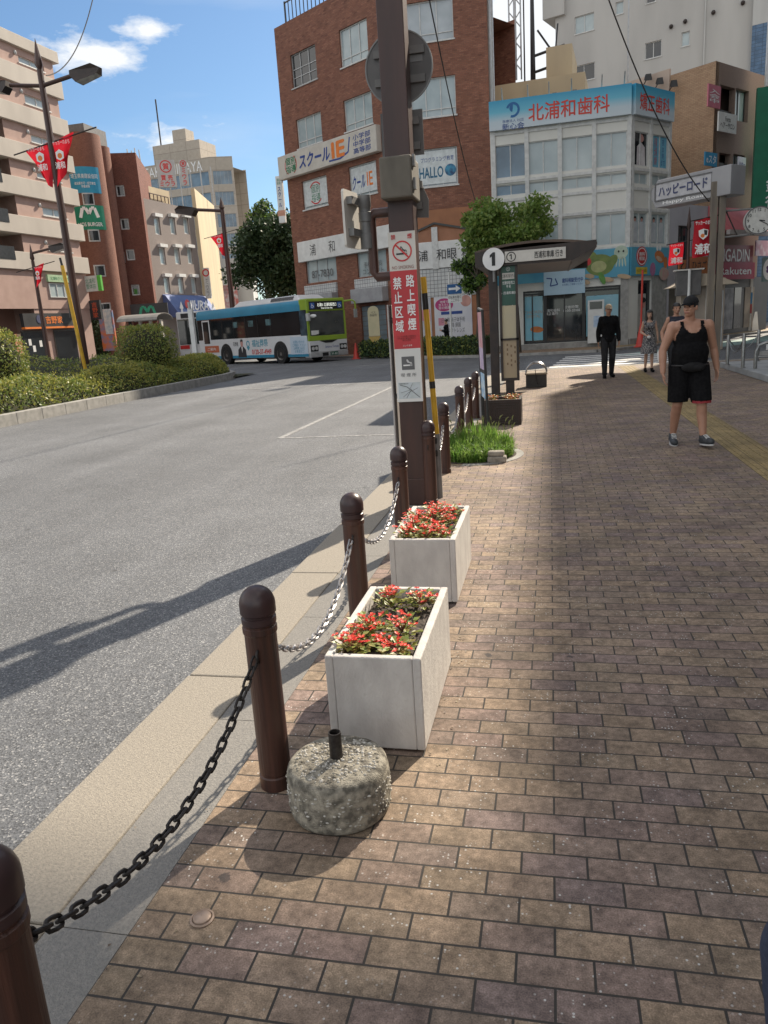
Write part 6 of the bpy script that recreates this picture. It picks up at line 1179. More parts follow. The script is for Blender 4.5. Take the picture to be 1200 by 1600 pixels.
zg = bandb[-1]; mb = MB(); z1_ = zx(465, 60); z0_ = zx(447, 60); mb.fbox(FX, uL_, uE_ - .3, zx(475, 60) - .3, zg - .01, -.02, .05); mb.build('lower_wall', M_pink, ap)
a, b = FX.uz(27, 480)[0], FX.uz(110, 480)[0]; zs0, zs1 = zx(511, 60), zx(490, 60); mb = MB(); mb.fbox(FX, a, b, zs0, zs1, .05, .3); sgn = mb.build('shop_sign', M_shop, ap); mb = MB(); mb.fbox(FX, a, b, zs0 - .12, zs0, .05, .34); mb.build('orange_strip', M_orange, sgn); um = (a + b) / 2
text('吉野家', FX, um + .3, (zs0 + zs1) / 2, M_orange, sgn, w=(b - a) * .32, h=(zs1 - zs0) * .55, d=.31, bold=.02); mb = MB(); mb.disc(FX, FX.uz(55, 495)[0], (zs0 + zs1) / 2 + .05, .28, .3, .32, 18); mb.build('round_logo', mat('logo_navy', (.04, .05, .12)), sgn)
for x0_, x1_, m_ in ((33, 70, M_glass), (84, 118, M_glass)):
    a, b = FX.uz(x0_, 530)[0], FX.uz(x1_, 530)[0]; mb = MB(); mb.fbox(FX, a, b, .1, zs0 - .2, .05, .09); dr = mb.build('shop_door', M_bframe, ap); mb = MB(); mb.fbox(FX, a + .08, b - .08, .2, zs0 - .3, .09, .1); mb.build('pane', m_, dr)
a, b = FX.uz(36, 540)[0], FX.uz(47, 540)[0]
for j, (px, py) in enumerate(((45, 535), (62, 537), (52, 545))): u, z = FX.uz(px, py); mb = MB(); mb.fbox(FX, u - .12, u + .12, z - .2, z + .2, .1, .106); mb.build('notice', M_white, ap)
u0, u1 = FX.uz(21, 530)[0], FX.uz(31, 530)[0]; mb = MB(); mb.fbox(FX, u0, u1, zx(557, 25), zx(522, 25), .05, .12); mb.build('food_poster', mat('food_print', (.45, .12, .08), (.55, .42, .25), scale=4, ramp=(.45, .55)), ap)
a, b = FX.uz(71, 435)[0], FX.uz(107, 435)[0]; mb = MB(); mb.fbox(FX, a, b, zx(441, 85), zx(430, 85), .05, .2); g_ = mb.build('green_strip_sign', mat('mint', (.35, .5, .3)), ap); text('北浦和クリニック', FX, (a + b) / 2, zx(435.5, 85), M_greenink, g_, w=(b - a) * .8, h=.22, d=.21)
window(FX, (a + .1, b, zx(465, 85), zx(443, 85)), ap, M_frame, M_pale, cols=3, reveal=-.06)
mb = MB(); Fb = Face(FX.pt(uE_ - .4, 0, .5).xy, (1, -.08)); r_ = (-.55, .55, zx(456, 130), zx(432, 130)); mb.fbox(Fb, *r_, -.1, .1); bs_ = mb.build('blade_sign', M_white2, ap); mb = MB(); mb.fbox(Fb, .56, .85, r_[2], r_[3], -.1, .1); mb.build('green_edge', mat('lime', (.1, .45, .05)), bs_); text('北浦和\n整体院', Fb, 0, (r_[2] + r_[3]) / 2, M_greenink, bs_, w=.8, h=.7, d=.105)
Fb2 = Face(FX.pt(uE_ - .3, 0, .45).xy, (1, -.08)); r_ = (-.45, .45, zx(500, 136), zx(470, 136)); mb = MB(); mb.fbox(Fb2, *r_, -.1, .1); b2_ = mb.build('blade_sign', M_shop, ap); text('吉\n野\n家', Fb2, 0, (r_[2] + r_[3]) / 2, mat('lit_orange', (.7, .10, .03)), b2_, w=.45, h=(r_[3] - r_[2]) * .8, d=.105)
# ---------------------------------------------------------------- maroon tile building with two round stair towers
Yc = 55.0
ct = thing('round_tower_building', (at(130, 400, Yc).x, Yc, 0), 'maroon tiled building with two round terracotta stair towers', 'building')
def cylx(p0, p1, Y):
    a = at(*p0, Y); b = at(*p1, Y); return (a.x + b.x) / 2, (b.x - a.x) / 2
cxa, ra = cylx((115, 360), (172, 360), Yc); zt1 = at(127, 213, Yc).z
mb = MB(); mb.lathe([(ra, 0), (ra, zt1), (.001, zt1)], (cxa, Yc, 0), 40); mb.build('stair_tower', M_cylb, ct)
cxb, rb_ = cylx((150, 360), (186, 360), Yc + 1.8); zt2 = at(155, 231, Yc + 1.8).z; mb = MB(); mb.lathe([(rb_, 0), (rb_, zt2), (.001, zt2)], (cxb, Yc + 1.8, 0), 32); mb.build('stair_tower', M_cylb, ct)
mb = MB(); b = at(120, 205, Yc + 2); mb.box(at(96, 200, Yc + 1).x, at(131, 200, Yc + 1).x, Yc + 1, Yc + 4, zt1 - 2, at(115, 194, Yc + 1).z); mb.build('stair_head', M_signback, ct)
FB_ = Face(at(165, 240, 58).xy, (.93, .37)); uE2 = FB_.uz(243, 480)[0]; zt3 = FB_.uz(185, 239)[1]
hs2 = []
for (px, py) in ((188, 298), (195, 350), (173, 300), (181, 354), (204, 398), (212, 453), (189, 402)): u, z = FB_.uz(px, py); hs2.append((u - .32, u + .32, z - .42, z + .42))
mb = MB(); body(FB_, 0, uE2, zt3, 9, mb, hs2); mb.build('wall', M_towerb, ct)
for h in hs2: window(FB_, h, ct, M_frame, M_glass, cols=1, fw=.09)
def on_cyl(px, py, w, h, m, name, parent, d=.03, tx=None):
    q = at(px, py, Yc - ra * .8); ang = math.atan2(-ra * .85, q.x - cxa); nseg = 10; half = w / ra / 2; mb = MB()
    for k in range(nseg):
        t0 = ang - half + 2 * half * k / nseg; t1 = ang - half + 2 * half * (k + 1) / nseg; P_ = lambda t, r, z: (cxa + r * math.cos(t), Yc + r * math.sin(t), z)
        mb.hexa([P_(t0, ra + .01, q.z - h / 2), P_(t1, ra + .01, q.z - h / 2), P_(t1, ra + d, q.z - h / 2), P_(t0, ra + d, q.z - h / 2), P_(t0, ra + .01, q.z + h / 2), P_(t1, ra + .01, q.z + h / 2), P_(t1, ra + d, q.z + h / 2), P_(t0, ra + d, q.z + h / 2)])
    o = mb.build(name, m, parent); Ft = Face((cxa + (ra + d) * math.cos(ang), Yc + (ra + d) * math.sin(ang)), (-math.sin(ang), math.cos(ang)), n=(math.cos(ang), math.sin(ang)))
    return o, Ft, q.z
arcf = lambda x: -(x * x) / (2 * ra) + .012
o, Fc_, zc_ = on_cyl(133, 281, ra * 1.5, 1.8, mat('banner_cyan', (.02, .26, .42), (.02, .23, .38), scale=3), 'blue_banner', ct)
text('埼玉県南建設協同', Fc_, 0, zc_ + .25, M_wt, o, w=ra * 1.2, h=.32, d=.02, arc=arcf); text('建設業許可・経営審査\n労働保険', Fc_, 0, zc_ - .35, M_wt, o, w=ra * .95, h=.42, d=.02, arc=arcf)
o, Fc_, zc_ = on_cyl(141, 340, ra * 1.5, 1.7, mat('banner_green', (.012, .22, .13), (.01, .19, .11), scale=3), 'green_banner', ct)
mb = MB(); mm = [(-.62, -.32), (-.42, .34), (-.2, .34), (0, -.05), (.2, .34), (.42, .34), (.62, -.32)]
mb.fline(Fc_, [(a, zc_ + .3 + b) for a, b in mm], .22, .03, .04); mb.build('m_emblem', M_wt, o); text('MOS BURGER', Fc_, 0, zc_ - .48, M_wt, o, w=ra * 1.1, h=.26, d=.02, bold=.02, arc=arcf)
for (px, py) in ((139, 311), (148, 368), (157, 423), (166, 482)):
    w_, Fc_, zc_ = on_cyl(px, py, .8, .85, M_alu, 'window', ct, d=.04); w2, _, _ = on_cyl(px, py, .62, .67, M_glass, 'pane', w_, d=.055)
p = at(205, 487, 57); Fm = Face((p.x, 57.2), (.93, .37)); mb = MB(); mb.fbox(Fm, -1.5, 2.8, p.z - .55, p.z + .55, 0, .3); s_ = mb.build('shop_sign', M_shop, ct); text('MOS', Fm, -.7, p.z, M_wt, s_, h=.38, d=.305, bold=.02)
mb = MB(); mb.fline(Fm, [(1.2 + a, p.z - .05 + b) for a, b in mm], .2, .3, .31); mb.build('m_emblem', mat('neon_green', (.03, .35, .2)), s_)
p = at(172, 520, 55); s0 = G(171, 556, 0); t_ = thing('flag_stand', at(172, 556, 52), 'upright orange and blue menu banner with leaflets beside the round tower', 'banner')
q = at(172, 548, 52); mb = MB(); mb.box(q.x - .55, q.x + .6, 52, 52.15, q.z, q.z + 2.9); mb.build('banner', mat('menu_print', (.50, .14, .04), (.12, .18, .32), scale=1.6, ramp=(.42, .58)), t_); mb = MB(); mb.box(q.x - .1, q.x + .5, 51.95, 52, q.z + 1.2, q.z + 3.0); mb.build('leaflets', mat('leaflet_print', (.3, .38, .45), (.5, .52, .52), scale=5), t_)
# ---------------------------------------------------------------- grey building with awning, cream end wall
FG_ = Face((-34, 40), (.0935, .9956)); gb_ = thing('grey_building', FG_.pt(20, 0), 'taupe tiled four storey building with small windows over a blue awning', 'building')
uG0, uG1 = FG_.uz(222, 340)[0], FG_.uz(297, 340)[0]; zG = FG_.uz(222, 309)[1]
hg_ = []
for xs, y in (((246, 270, 291), 352), ((254, 277, 297), 399), ((261, 283, 303), 445)):
    for x in xs: u, z = FG_.uz(x, y); hg_.append((u - .42, u + .42, z - .75, z + .62))
mb = MB(); body(FG_, uG0, uG1 + .6, zG, 8, mb, hg_); mb.build('wall', M_greyb, gb_)
for h in hg_: w_ = window(FG_, h, gb_, M_frame, M_pale, cols=1, fw=.1); mb = MB(); mb.fbox(FG_, h[0] - .15, h[1] + .1, h[3] + .02, h[3] + .28, 0, .3); mb.build('shutter_box', M_white, w_)
mb = MB(); a0 = FG_.uz(262, 480)[0] - .6; a1 = FG_.uz(318, 470)[0]; z0_, z1_ = FG_.uz(285, 496)[1], FG_.uz(255, 460)[1]
mb.hexa([FG_.pt(a0, z0_, .02), FG_.pt(a1, z0_, .02), FG_.pt(a1, z0_, 1.6), FG_.pt(a0, z0_, 1.6), FG_.pt(a0, z1_, .02), FG_.pt(a1, z1_, .02), FG_.pt(a1, z1_ - .1, .3), FG_.pt(a0, z1_ - .1, .3)]); aw = mb.build('awning', mat('awning_blue', (.10, .15, .33), (.085, .13, .29), scale=2, rough=.7), gb_)
Fa_ = Face(FG_.pt(0, 0, 1.05).xy, FG_.u.xy); text('MIURA', FG_, (a0 + a1) / 2 + .2, (z0_ + z1_) / 2, M_wt, aw, w=(a1 - a0) * .55, h=.8, d=1.22, bold=.02); mb = MB()
for dz in (-1, 1):
    u = (a0 + a1) / 2 + dz * (a1 - a0) * .4; z = z0_ + .7; mb = MB(); mb.fpoly(FG_, [(u, z + .55), (u + .3, z), (u + .12, z - .05), (u + .18, z - .4), (u - .18, z - .4), (u - .12, z - .05), (u - .3, z)], 1.3, 1.32); mb.build('spade_mark', M_wt, aw)
mb = MB(); mb.disc(FG_, a0 + (a1 - a0) * .27, (z0_ + z1_) / 2 + .1, .38, 1.2, 1.23, 18); mb.build('red_roundel', M_redink, aw)
mb = MB()
for k in range(14): u = uG0 + (uG1 - uG0) * k / 13; mb.fbox(FG_, u - .03, u + .03, zG, zG + 1.1, -2.03, -1.97)
mb.fbox(FG_, uG0, uG1, zG + 1.1, zG + 1.16, -2.04, -1.96); mb.fbox(FG_, uG0, uG1, zG + .5, zG + .54, -2.03, -1.97); mb.build('roof_fence', M_brown, gb_)
mb = MB(); mb.fbox(FG_, uG0 - .9, uG0 - .03, 0, zG - .3, -8, -.2); mb.build('gap_wall', M_shop, gb_)
FCr = Face(FG_.pt(uG1 + .62, 0).xy, (.97, .25)); u1_ = FCr.uz(318, 420)[0]; zcr = FCr.uz(305, 294)[1]; ce = thing('cream_pawnshop', FCr.p, 'narrow cream building carrying a white roof sign with red characters', 'building'); mb = MB(); mb.fbox(FCr, .02, u1_, 0, zcr, -10, 0); mb.fbox(FG_, uG0 + 1.5, uG1 + .6, zG + .2, zcr, -10, -2.2); mb.build('wall', M_cream, ce)
FRs = Face(at(265, 290, 72).xy, (.9, .43)); r1 = R(FRs, (243, 250), (277, 292)); r2 = R(FRs, (279, 250), (296, 290))
for (r_, tx, big) in ((r1, '買 売\nミウラ', 1), (r2, 'ミ\nウ\nラ', 0)):
    a, b = min(r_[0], r_[2]), max(r_[0], r_[2]); c, e = min(r_[1], r_[3]), max(r_[1], r_[3]); mb = MB(); mb.fbox(FRs, a, b, c, e, -.3, 0); pn = mb.build('roof_sign', mat('roof_sign_white', (.42, .42, .41), (.36, .36, .36), scale=2, rough=.6), ce); h_ = e - c
    text(tx, FRs, (a + b) / 2, c + h_ * (.24 if big else .36), M_redink, pn, w=(b - a) * (.8 if big else .5), h=h_ * (.42 if big else .66), d=.006, bold=.02); mb = MB(); mb.ring(FRs, (a + b) / 2, c + h_ * (.76 if big else .86), h_ * (.19 if big else .10), h_ * (.23 if big else .13), .001, .02, 24); mb.build('red_ring', M_redink, pn); text('質', FRs, (a + b) / 2, c + h_ * (.76 if big else .86), M_redink, pn, h=h_ * (.24 if big else .13), d=.006, bold=.02)
mb = MB()
for k in range(6): u = min(r1[0], r1[2]) + 1.0 * k; mb.fbox(FRs, u, u + .1, zcr - .5, max(r1[1], r1[3]) - .5, -.9, -.8)
mb.build('sign_frame', M_alu, ce)
Fbl = Face(FCr.pt(u1_ + .6, 0, .4).xy, (1, .1)); r_ = R(Fbl, (317, 419), (331, 466)); a, b, c, e = min(r_[0], r_[2]), max(r_[0], r_[2]), min(r_[1], r_[3]), max(r_[1], r_[3]); mb = MB(); mb.fbox(Fbl, a, b, c, e, -.12, .12); bs2 = mb.build('blade_sign', M_white2, ce); text('ミ\nウ\nラ', Fbl, (a + b) / 2, c + (e - c) * .36, M_greyink, bs2, h=(e - c) * .55, w=(b - a) * .5, d=.125); mb = MB(); mb.ring(Fbl, (a + b) / 2, c + (e - c) * .84, .22, .34, .12, .13, 18); mb.build('red_ring', M_redink, bs2)
q = at(217, 305, 64); t_ = thing('lattice_mast', q, 'grey steel lattice mast on the roof beside the red roof sign', 'mast'); mb = MB(); hm_ = at(211, 233, 64).z - q.z
for s in (-.5, .5):
    for s2 in (-.5, .5): mb.tube([q + Vector((s, s2, -3)), q + Vector((s * .7, s2 * .7, hm_))], .05, 5)
for k in range(8): z = -2.5 + (hm_ + 2) * k / 8; mb.tube([q + Vector((-.5, -.5, z)), q + Vector((.5, -.5, z + .8))], .035, 4); mb.tube([q + Vector((.5, -.5, z)), q + Vector((-.5, -.5, z + .8))], .035, 4)
mb.build('lattice', M_alu, t_)
# ---------------------------------------------------------------- beige office tower far behind
FTw = Face(at(327, 250, 120).xy, (.93, .37)); FTl = Face(FTw.p.xy, (-.93, .10)); tw = thing('office_tower', FTw.p, 'beige office tower with blue glass bands in the far distance', 'building')
uw1 = FTw.uz(368, 300)[0]; uw0 = FTl.uz(218, 300)[0]; zt_ = FTw.uz(327, 245)[1]
bands = [FTw.uz(329, y)[1] for y in (267, 300, 335, 366, 398, 428, 458)]; hb1 = [(.3, uw1 - .3, z - 2.0, z) for z in bands]; hb2 = [(.4, uw0 - .3, z - 2.0, z) for z in bands]
mb = MB(); body(FTw, 0, uw1, zt_, 2.5, mb, hb1, ends=False); body(FTl, 0, uw0, zt_, 12, mb, hb2, ends=False); q = [FTw.pt(uw1, 0), FTw.pt(uw1, 0, -2.5), FTw.pt(uw1, zt_, -2.5), FTw.pt(uw1, zt_)]; mb.add(q, [(0, 1, 2, 3)]); mb.build('wall', M_bei, tw)
for h in hb1: window(FTw, h, tw, M_alu, M_sky, cols=5, name='window_band', fw=.03)
for h in hb2: window(FTl, h, tw, M_alu, M_sky, cols=8, name='window_band', fw=.03)
mb = MB(); a = FTl.uz(268, 240); mb.fbox(FTl, .02 + 2.0, a[0] + 4, zt_, zt_ + 3.0, -6, -1); mb.fbox(FTl, 4.6, 7.0, zt_ + 3, zt_ + 5.0, -4, -1.5); mb.build('roof_block', M_bei, tw); text('TAKASHIMAYA', FTl, uw0 * .5, zt_ - 1.1, M_wt, tw, w=uw0 * .8, h=1.5, d=.05)
q = FTl.pt(a[0] + 3, zt_ + 3, -2); mb = MB(); mb.tube([q, q + Vector((0, 0, 7))], .12, 6); mb.build('aerial', M_dark, tw)
# low shops at the end of the street
q = at(352, 470, 75); mb = MB(); t_ = thing('street_shops', q, 'pale low shop building with hanging signs at the far end of the street', 'building'); Fz = Face(at(318, 470, 80).xy, (.95, .3)); a = Fz.uz(395, 450)[0]; mb.fbox(Fz, 0, a, 0, Fz.uz(340, 405)[1], -8, 0); mb.build('wall', M_wcon, t_)
for k, (x, y, w, h, m_) in enumerate(((345, 440, 2.2, 2.6, M_white2), (358, 465, 2.0, 2.6, mat('small_sign_red', (.5, .12, .1), (.6, .6, .6), scale=3)), (330, 425, 1.6, 2.6, M_signback), (352, 498, 6, 2.2, M_shop))): u, z = Fz.uz(x, y); mb = MB(); mb.fbox(Fz, u - w / 2, u + w / 2, z - h / 2, z + h / 2, .0, .3); mb.build('hanging_sign', m_, t_)
# ---------------------------------------------------------------- planted island
mb = MB(); isl = [(-12.0, 6.0), (-12.0, 27.2), (-12.35, 28.8), (-13.1, 30.0), (-14.3, 30.8), (-15.8, 31.0), (-26, 31.0), (-26, 6.0)]
ins = [(-12.2, 6.0), (-12.2, 27.1), (-12.52, 28.65), (-13.22, 29.8), (-14.36, 30.58), (-15.8, 30.78), (-25.8, 30.78), (-25.8, 6.0)]
mb.prism([(x, y, -.05) for x, y in ins], (0, 0, .18)); struct('island_soil', mb, M_soil)
mb = MB()
for (a, b, c, d) in zip(isl, isl[1:], ins[1:], ins):
    n_ = max(1, int(math.hypot(b[0] - a[0], b[1] - a[1]) / .9)); la = lambda p, q, t: (p[0] + (q[0] - p[0]) * t, p[1] + (q[1] - p[1]) * t)
    for k in range(n_): t0, t1 = (k + .004) / n_, (k + .996) / n_; mb.prism([(*la(a, b, t0), -.05), (*la(a, b, t1), -.05), (*la(d, c, t1), -.05), (*la(d, c, t0), -.05)], (0, 0, .29))
struct('island_kerb', mb, M_conc, bevel=.012)
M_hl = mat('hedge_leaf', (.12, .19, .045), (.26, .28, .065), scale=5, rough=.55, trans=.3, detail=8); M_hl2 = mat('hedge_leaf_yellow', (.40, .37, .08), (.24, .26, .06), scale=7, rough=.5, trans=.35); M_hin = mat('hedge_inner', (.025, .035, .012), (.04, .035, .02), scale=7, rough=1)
M_br = mat('bark', (.11, .085, .06), (.07, .055, .04), scale=12, rough=.9, bump=.6, stretch=(1, 1, .3))
def leaves(n, sampler, size, mats, pick, name, parent, seed=0, hang=.0):
    g = np.random.default_rng(seed); P = sampler(g, n); n = len(P)
    d = g.normal(size=(n, 3)); d[:, 2] -= hang; d /= np.linalg.norm(d, axis=1)[:, None]; u = g.normal(size=(n, 3)); s = np.cross(d, u); s /= np.linalg.norm(s, axis=1)[:, None]; L = size * g.uniform(.6, 1.4, n)[:, None]; w = L * .55
    V = np.stack([P, P + d * L * .5 + s * w * .5, P + d * L, P + d * L * .5 - s * w * .5], 1).reshape(-1, 3); base = np.array(wloc(parent))
    me = bpy.data.meshes.new(name); me.vertices.add(4 * n); me.vertices.foreach_set('co', (V - base).ravel()); me.loops.add(4 * n); me.loops.foreach_set('vertex_index', np.arange(4 * n, dtype=np.int32)); me.polygons.add(n); me.polygons.foreach_set('loop_start', np.arange(0, 4 * n, 4, dtype=np.int32)); me.polygons.foreach_set('loop_total', np.full(n, 4, dtype=np.int32))
    for m in mats: me.materials.append(m)
    me.polygons.foreach_set('material_index', pick(g, P).astype(np.int32)); me.update(); me.validate(); o = bpy.data.objects.new(name, me); COL.objects.link(o); o.parent = parent; return o
# hedge height field over the island
def hz(x, y):
    e = np.minimum.reduce([(-12.25 - x) / .55, (x + 25.6) / .6, (30.6 - y) / .7, (y - 5.8) / .6, np.full_like(x, 1.0)])
    c = np.hypot(x + 15.6, y - 27.2); e = np.where((x > -15.6) & (y > 27.2), np.minimum(e, (3.35 - c) / .6), e); e = np.clip(e, 0, 1) ** .35
    return .13 + e * (.74 + .16 * np.sin(x * .55 + 1.0) * np.cos(y * .4) + .10 * np.sin(x * 1.7 + y * 1.1) + .06 * np.sin(x * 3.1 - y * 2.3) + .35 * np.exp(-((x + 16.5) ** 2 / 8 + (y - 21.5) ** 2 / 10)))
hd = thing('island_hedge', (-17, 17, 0), 'broad clipped hedge with yellowish tips filling the kerbed island', 'hedge')
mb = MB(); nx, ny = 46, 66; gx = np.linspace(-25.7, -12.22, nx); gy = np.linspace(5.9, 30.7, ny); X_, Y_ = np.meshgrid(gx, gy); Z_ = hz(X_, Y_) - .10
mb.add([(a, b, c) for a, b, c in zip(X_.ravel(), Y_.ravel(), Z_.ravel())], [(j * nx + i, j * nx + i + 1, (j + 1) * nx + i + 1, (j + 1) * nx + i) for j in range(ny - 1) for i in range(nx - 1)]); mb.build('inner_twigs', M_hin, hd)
def sm_hedge(g, n):
    x = np.concatenate([g.uniform(-25.7, -12.2, n), g.uniform(-13.1, -12.18, n // 2), g.uniform(-16, -12.2, n // 4)]); y = np.concatenate([g.uniform(8, 30.75, n), g.uniform(8, 29.5, n // 2), g.uniform(27, 30.7, n // 4)]); z = hz(x, y); k = (z > .14); dep = g.exponential(.05, len(x)); zz = np.where(g.random(len(x)) < .62, z - dep, .12 + (z - .12) * g.random(len(x))) + g.normal(0, .02, len(x))
    near = (x > -19) | (g.random(len(x)) < .5); k &= near & (zz > .1); return np.stack([x, y, zz], 1)[k]
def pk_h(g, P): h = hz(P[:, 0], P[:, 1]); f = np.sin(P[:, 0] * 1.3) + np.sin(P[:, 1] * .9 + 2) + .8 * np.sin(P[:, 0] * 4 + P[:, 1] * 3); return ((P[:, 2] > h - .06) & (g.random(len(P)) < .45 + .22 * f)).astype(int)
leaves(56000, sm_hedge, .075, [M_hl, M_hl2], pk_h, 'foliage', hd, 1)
def round_bush(c, r, label, n=6000, size=.07, seed=2, boxy=3.0, name='clipped_bush', mats=None):
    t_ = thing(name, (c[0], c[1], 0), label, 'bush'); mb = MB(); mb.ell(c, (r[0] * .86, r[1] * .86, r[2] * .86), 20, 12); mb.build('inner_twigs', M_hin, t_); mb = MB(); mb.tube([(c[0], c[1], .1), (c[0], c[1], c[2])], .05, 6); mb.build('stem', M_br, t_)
    def smp(g, n): 
        d = g.normal(size=(n, 3)); k = (np.abs(d) ** boxy).sum(1) ** (1 / boxy); d = d / k[:, None]; rad = (1 - g.exponential(.07, n)).clip(.5, 1.06) * (1 + .05 * np.sin(d[:, 0] * 7) * np.cos(d[:, 2] * 6)); return np.array(c) + d * rad[:, None] * np.array(r)
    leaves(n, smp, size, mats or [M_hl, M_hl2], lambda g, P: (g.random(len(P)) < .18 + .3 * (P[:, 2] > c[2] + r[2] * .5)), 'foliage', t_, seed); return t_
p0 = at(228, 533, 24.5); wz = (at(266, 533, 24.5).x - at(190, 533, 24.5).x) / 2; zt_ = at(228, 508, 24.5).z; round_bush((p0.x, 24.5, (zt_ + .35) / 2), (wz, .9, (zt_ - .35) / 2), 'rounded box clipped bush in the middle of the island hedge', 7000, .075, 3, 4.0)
p0 = at(-12, 550, 17.5); zt_ = at(10, 513, 17.5).z; round_bush((p0.x, 17.5, (zt_ + .4) / 2), (at(26, 550, 17.5).x - p0.x, .8, (zt_ - .4) / 2), 'dark clipped bush at the left edge of the photo', 6000, .065, 4, 3.0)
# lamp posts, stay guard, flags on the island
def pennant(b, z, dirs, s, t_label, Y):
    F_ = Face((b.x, Y), (1, 0)); t_ = thing('street_flag', (b.x, Y, z), t_label, 'flag'); mb = MB(); mb.tube([(b.x - 1.0 * s, Y - .05, z - .18 * s), (b.x + 1.25 * s, Y - .05, z + .18 * s)], .02, 6); mb.build('arm', M_dark, t_)
    for sg in dirs:
        n = 8; mb = MB(); mb.smooth = True
        def cl(u, v): x = (.06 + .60 * u) * (1 - .55 * v * u); return (b.x + sg * s * x, Y - .06 + .06 * math.sin(6 * u + 4 * v) * s * (.4 + v), z + sg * .14 * s * u - v * s * (1.0 - .42 * u))
        mb.add([cl(i / n, j / n) for j in range(n + 1) for i in range(n + 1)], [(j * (n + 1) + i, j * (n + 1) + i + 1, (j + 1) * (n + 1) + i + 1, (j + 1) * (n + 1) + i) for j in range(n) for i in range(n)]); c_ = mb.build('cloth', M_flag, t_)
        Fq = Face((b.x, Y - .16), (1, 0)); text('サッカーのまち', Fq, sg * s * .34, z - .10 * s + .05 * sg, M_wt, c_, w=.44 * s, h=.09 * s); text('浦和', Fq, sg * s * .235, z - .54 * s, M_wt, c_, w=.25 * s, h=.15 * s, bold=.02); mb = MB(); mb.fpoly(Fq, [(sg * s * .26 + .12 * s * math.cos(t), z - .32 * s + .12 * s * math.sin(t)) for t in [.5, 1.57, 2.6, 3.8, 4.71, 5.6]], -.005, .002); cr = mb.build('crest', M_wt, c_); mb = MB(); mb.disc(Fq, sg * s * .26, z - .34 * s, .06 * s, .002, .006, 12); mb.build('crest_ball', M_orange, cr)
pL = at(140, 552, 21.5); zL_ = at(55, 110, 21.5).z; bL = Vector((at(134, 552, 21.5).x, 21.5, 0))
xt = at(57, 120, 21.5).x; bL.x = (at(136, 545, 21.5).x + xt) / 2
lp = finial_post(bL, zL_ - .0, .105, 'tall brown double lamp post standing in the island hedge with red flags', [(1, at(60, 135, 21.5).z, 1.0, 1.0), (-1, at(60, 135, 21.5).z, 1.0, .9)])
zf = at(75, 223, 21.5).z; pennant(bL, zf, (-1, 1), 1.25, 'pair of torn red pennants on the tall lamp post', 21.5)
p1 = at(132, 552, 21.0); p2 = at(97, 415, 21.0); t_ = thing('stay_guard', (p1.x, 21, 0), 'thin yellow stay wire guard with dark tip leaning on the tall lamp post', 'guard pole'); mb = MB(); mb.tube([(p1.x, 21, .2), (p2.x, 21.0, p2.z)], .055, 8); mb.build('yellow_sleeve', M_yel, t_); mb = MB(); mb.tube([(p2.x, 21, p2.z), (p2.x - .03, 21, p2.z + .22)], .035, 8); mb.build('tip', M_ink, t_); mb = MB(); mb.tube([(p2.x + .01, 21.05, p2.z - 1.5), (p2.x + .02, 21.06, p2.z - 1.0)], .058, 8); mb.build('dark_band', M_ink, t_)
p = at(75, 545, 35.0); zt_ = at(48, 408, 35).z; xx = (at(52, 420, 35).x + p.x) / 2; finial_post((xx, 35, 0), zt_, .10, 'short brown lamp post in front of the shop at the left', [(1, at(60, 395, 35).z, 1.1, 1.0)]); pennant(Vector((xx, 35, 0)), at(57, 417, 35).z, (1,), 1.0, 'small red pennant on the short lamp post at the left', 35)
p = at(372, 560, 50); zt_ = at(372, 325, 50).z; finial_post((p.x, 50, 0), zt_, .17, 'brown lamp post with one long arm in front of the dark tree', [(-1, at(360, 328, 50).z, 1.7, 1.7)]); pennant(Vector((p.x, 50, 0)), at(366, 362, 50).z, (-1,), 1.5, 'small red flag on the lamp post before the dark tree', 50)
# ---------------------------------------------------------------- trees
def tree(c, h, crown, label, n, size, mats, seed, trunk_r=.14, clumps=26, hang=.2, dens=None):
    t_ = thing('tree', c, label, 'tree'); g = np.random.default_rng(seed); c = Vector(c); (cx_, cy_, cz_), (rx, ry, rz) = crown
    cl = []
    for _ in range(clumps):
        d = g.normal(size=3); d /= np.linalg.norm(d); k = g.uniform(.45, .95); cl.append((cx_ + d[0] * rx * k, cy_ + d[1] * ry * k, cz_ + d[2] * rz * k, g.uniform(.16, .34) * (rx + rz) / 1.6))
    cl = np.array(cl); mb = MB(); fork = Vector((cx_, cy_, cz_ - rz * .7)); mb.tube([c, c.lerp(fork, .5) + Vector((.06, .04, 0)), fork], [trunk_r * 1.3, trunk_r, trunk_r * .8], 10); mb.build('trunk', M_br, t_); mb = MB()
    for q in cl[:14]: q_ = Vector(q[:3]); mid = fork.lerp(q_, .5) + Vector((0, 0, .15 * rz)); mb.tube([fork, mid, q_], [trunk_r * .5, trunk_r * .3, .015], 6)
    mb.build('limbs', M_br, t_)
    def smp(g, n):
        i = g.integers(0, len(cl), n); d = g.normal(size=(n, 3)); d /= np.linalg.norm(d, axis=1)[:, None]; r = g.random(n) ** .45; return cl[i, :3] + d * (r * cl[i, 3])[:, None] * np.array([1, 1, .75])
    leaves(n, smp, size, mats, lambda g, P: (g.random(len(P)) < .35).astype(int), 'crown', t_, seed, hang); return t_
M_t1 = mat('tree_leaf_bright', (.12, .21, .04), (.18, .27, .06), scale=2.5, rough=.5, trans=.4); M_t1b = mat('tree_leaf_light', (.27, .33, .08), (.18, .26, .055), scale=3, rough=.5, trans=.45); M_t2 = mat('tree_leaf_dark', (.028, .06, .022), (.045, .08, .027), scale=1.2, rough=.6, trans=.15); M_t2b = mat('tree_leaf_dark2', (.03, .06, .02), (.022, .045, .015), scale=2, rough=.6, trans=.2)
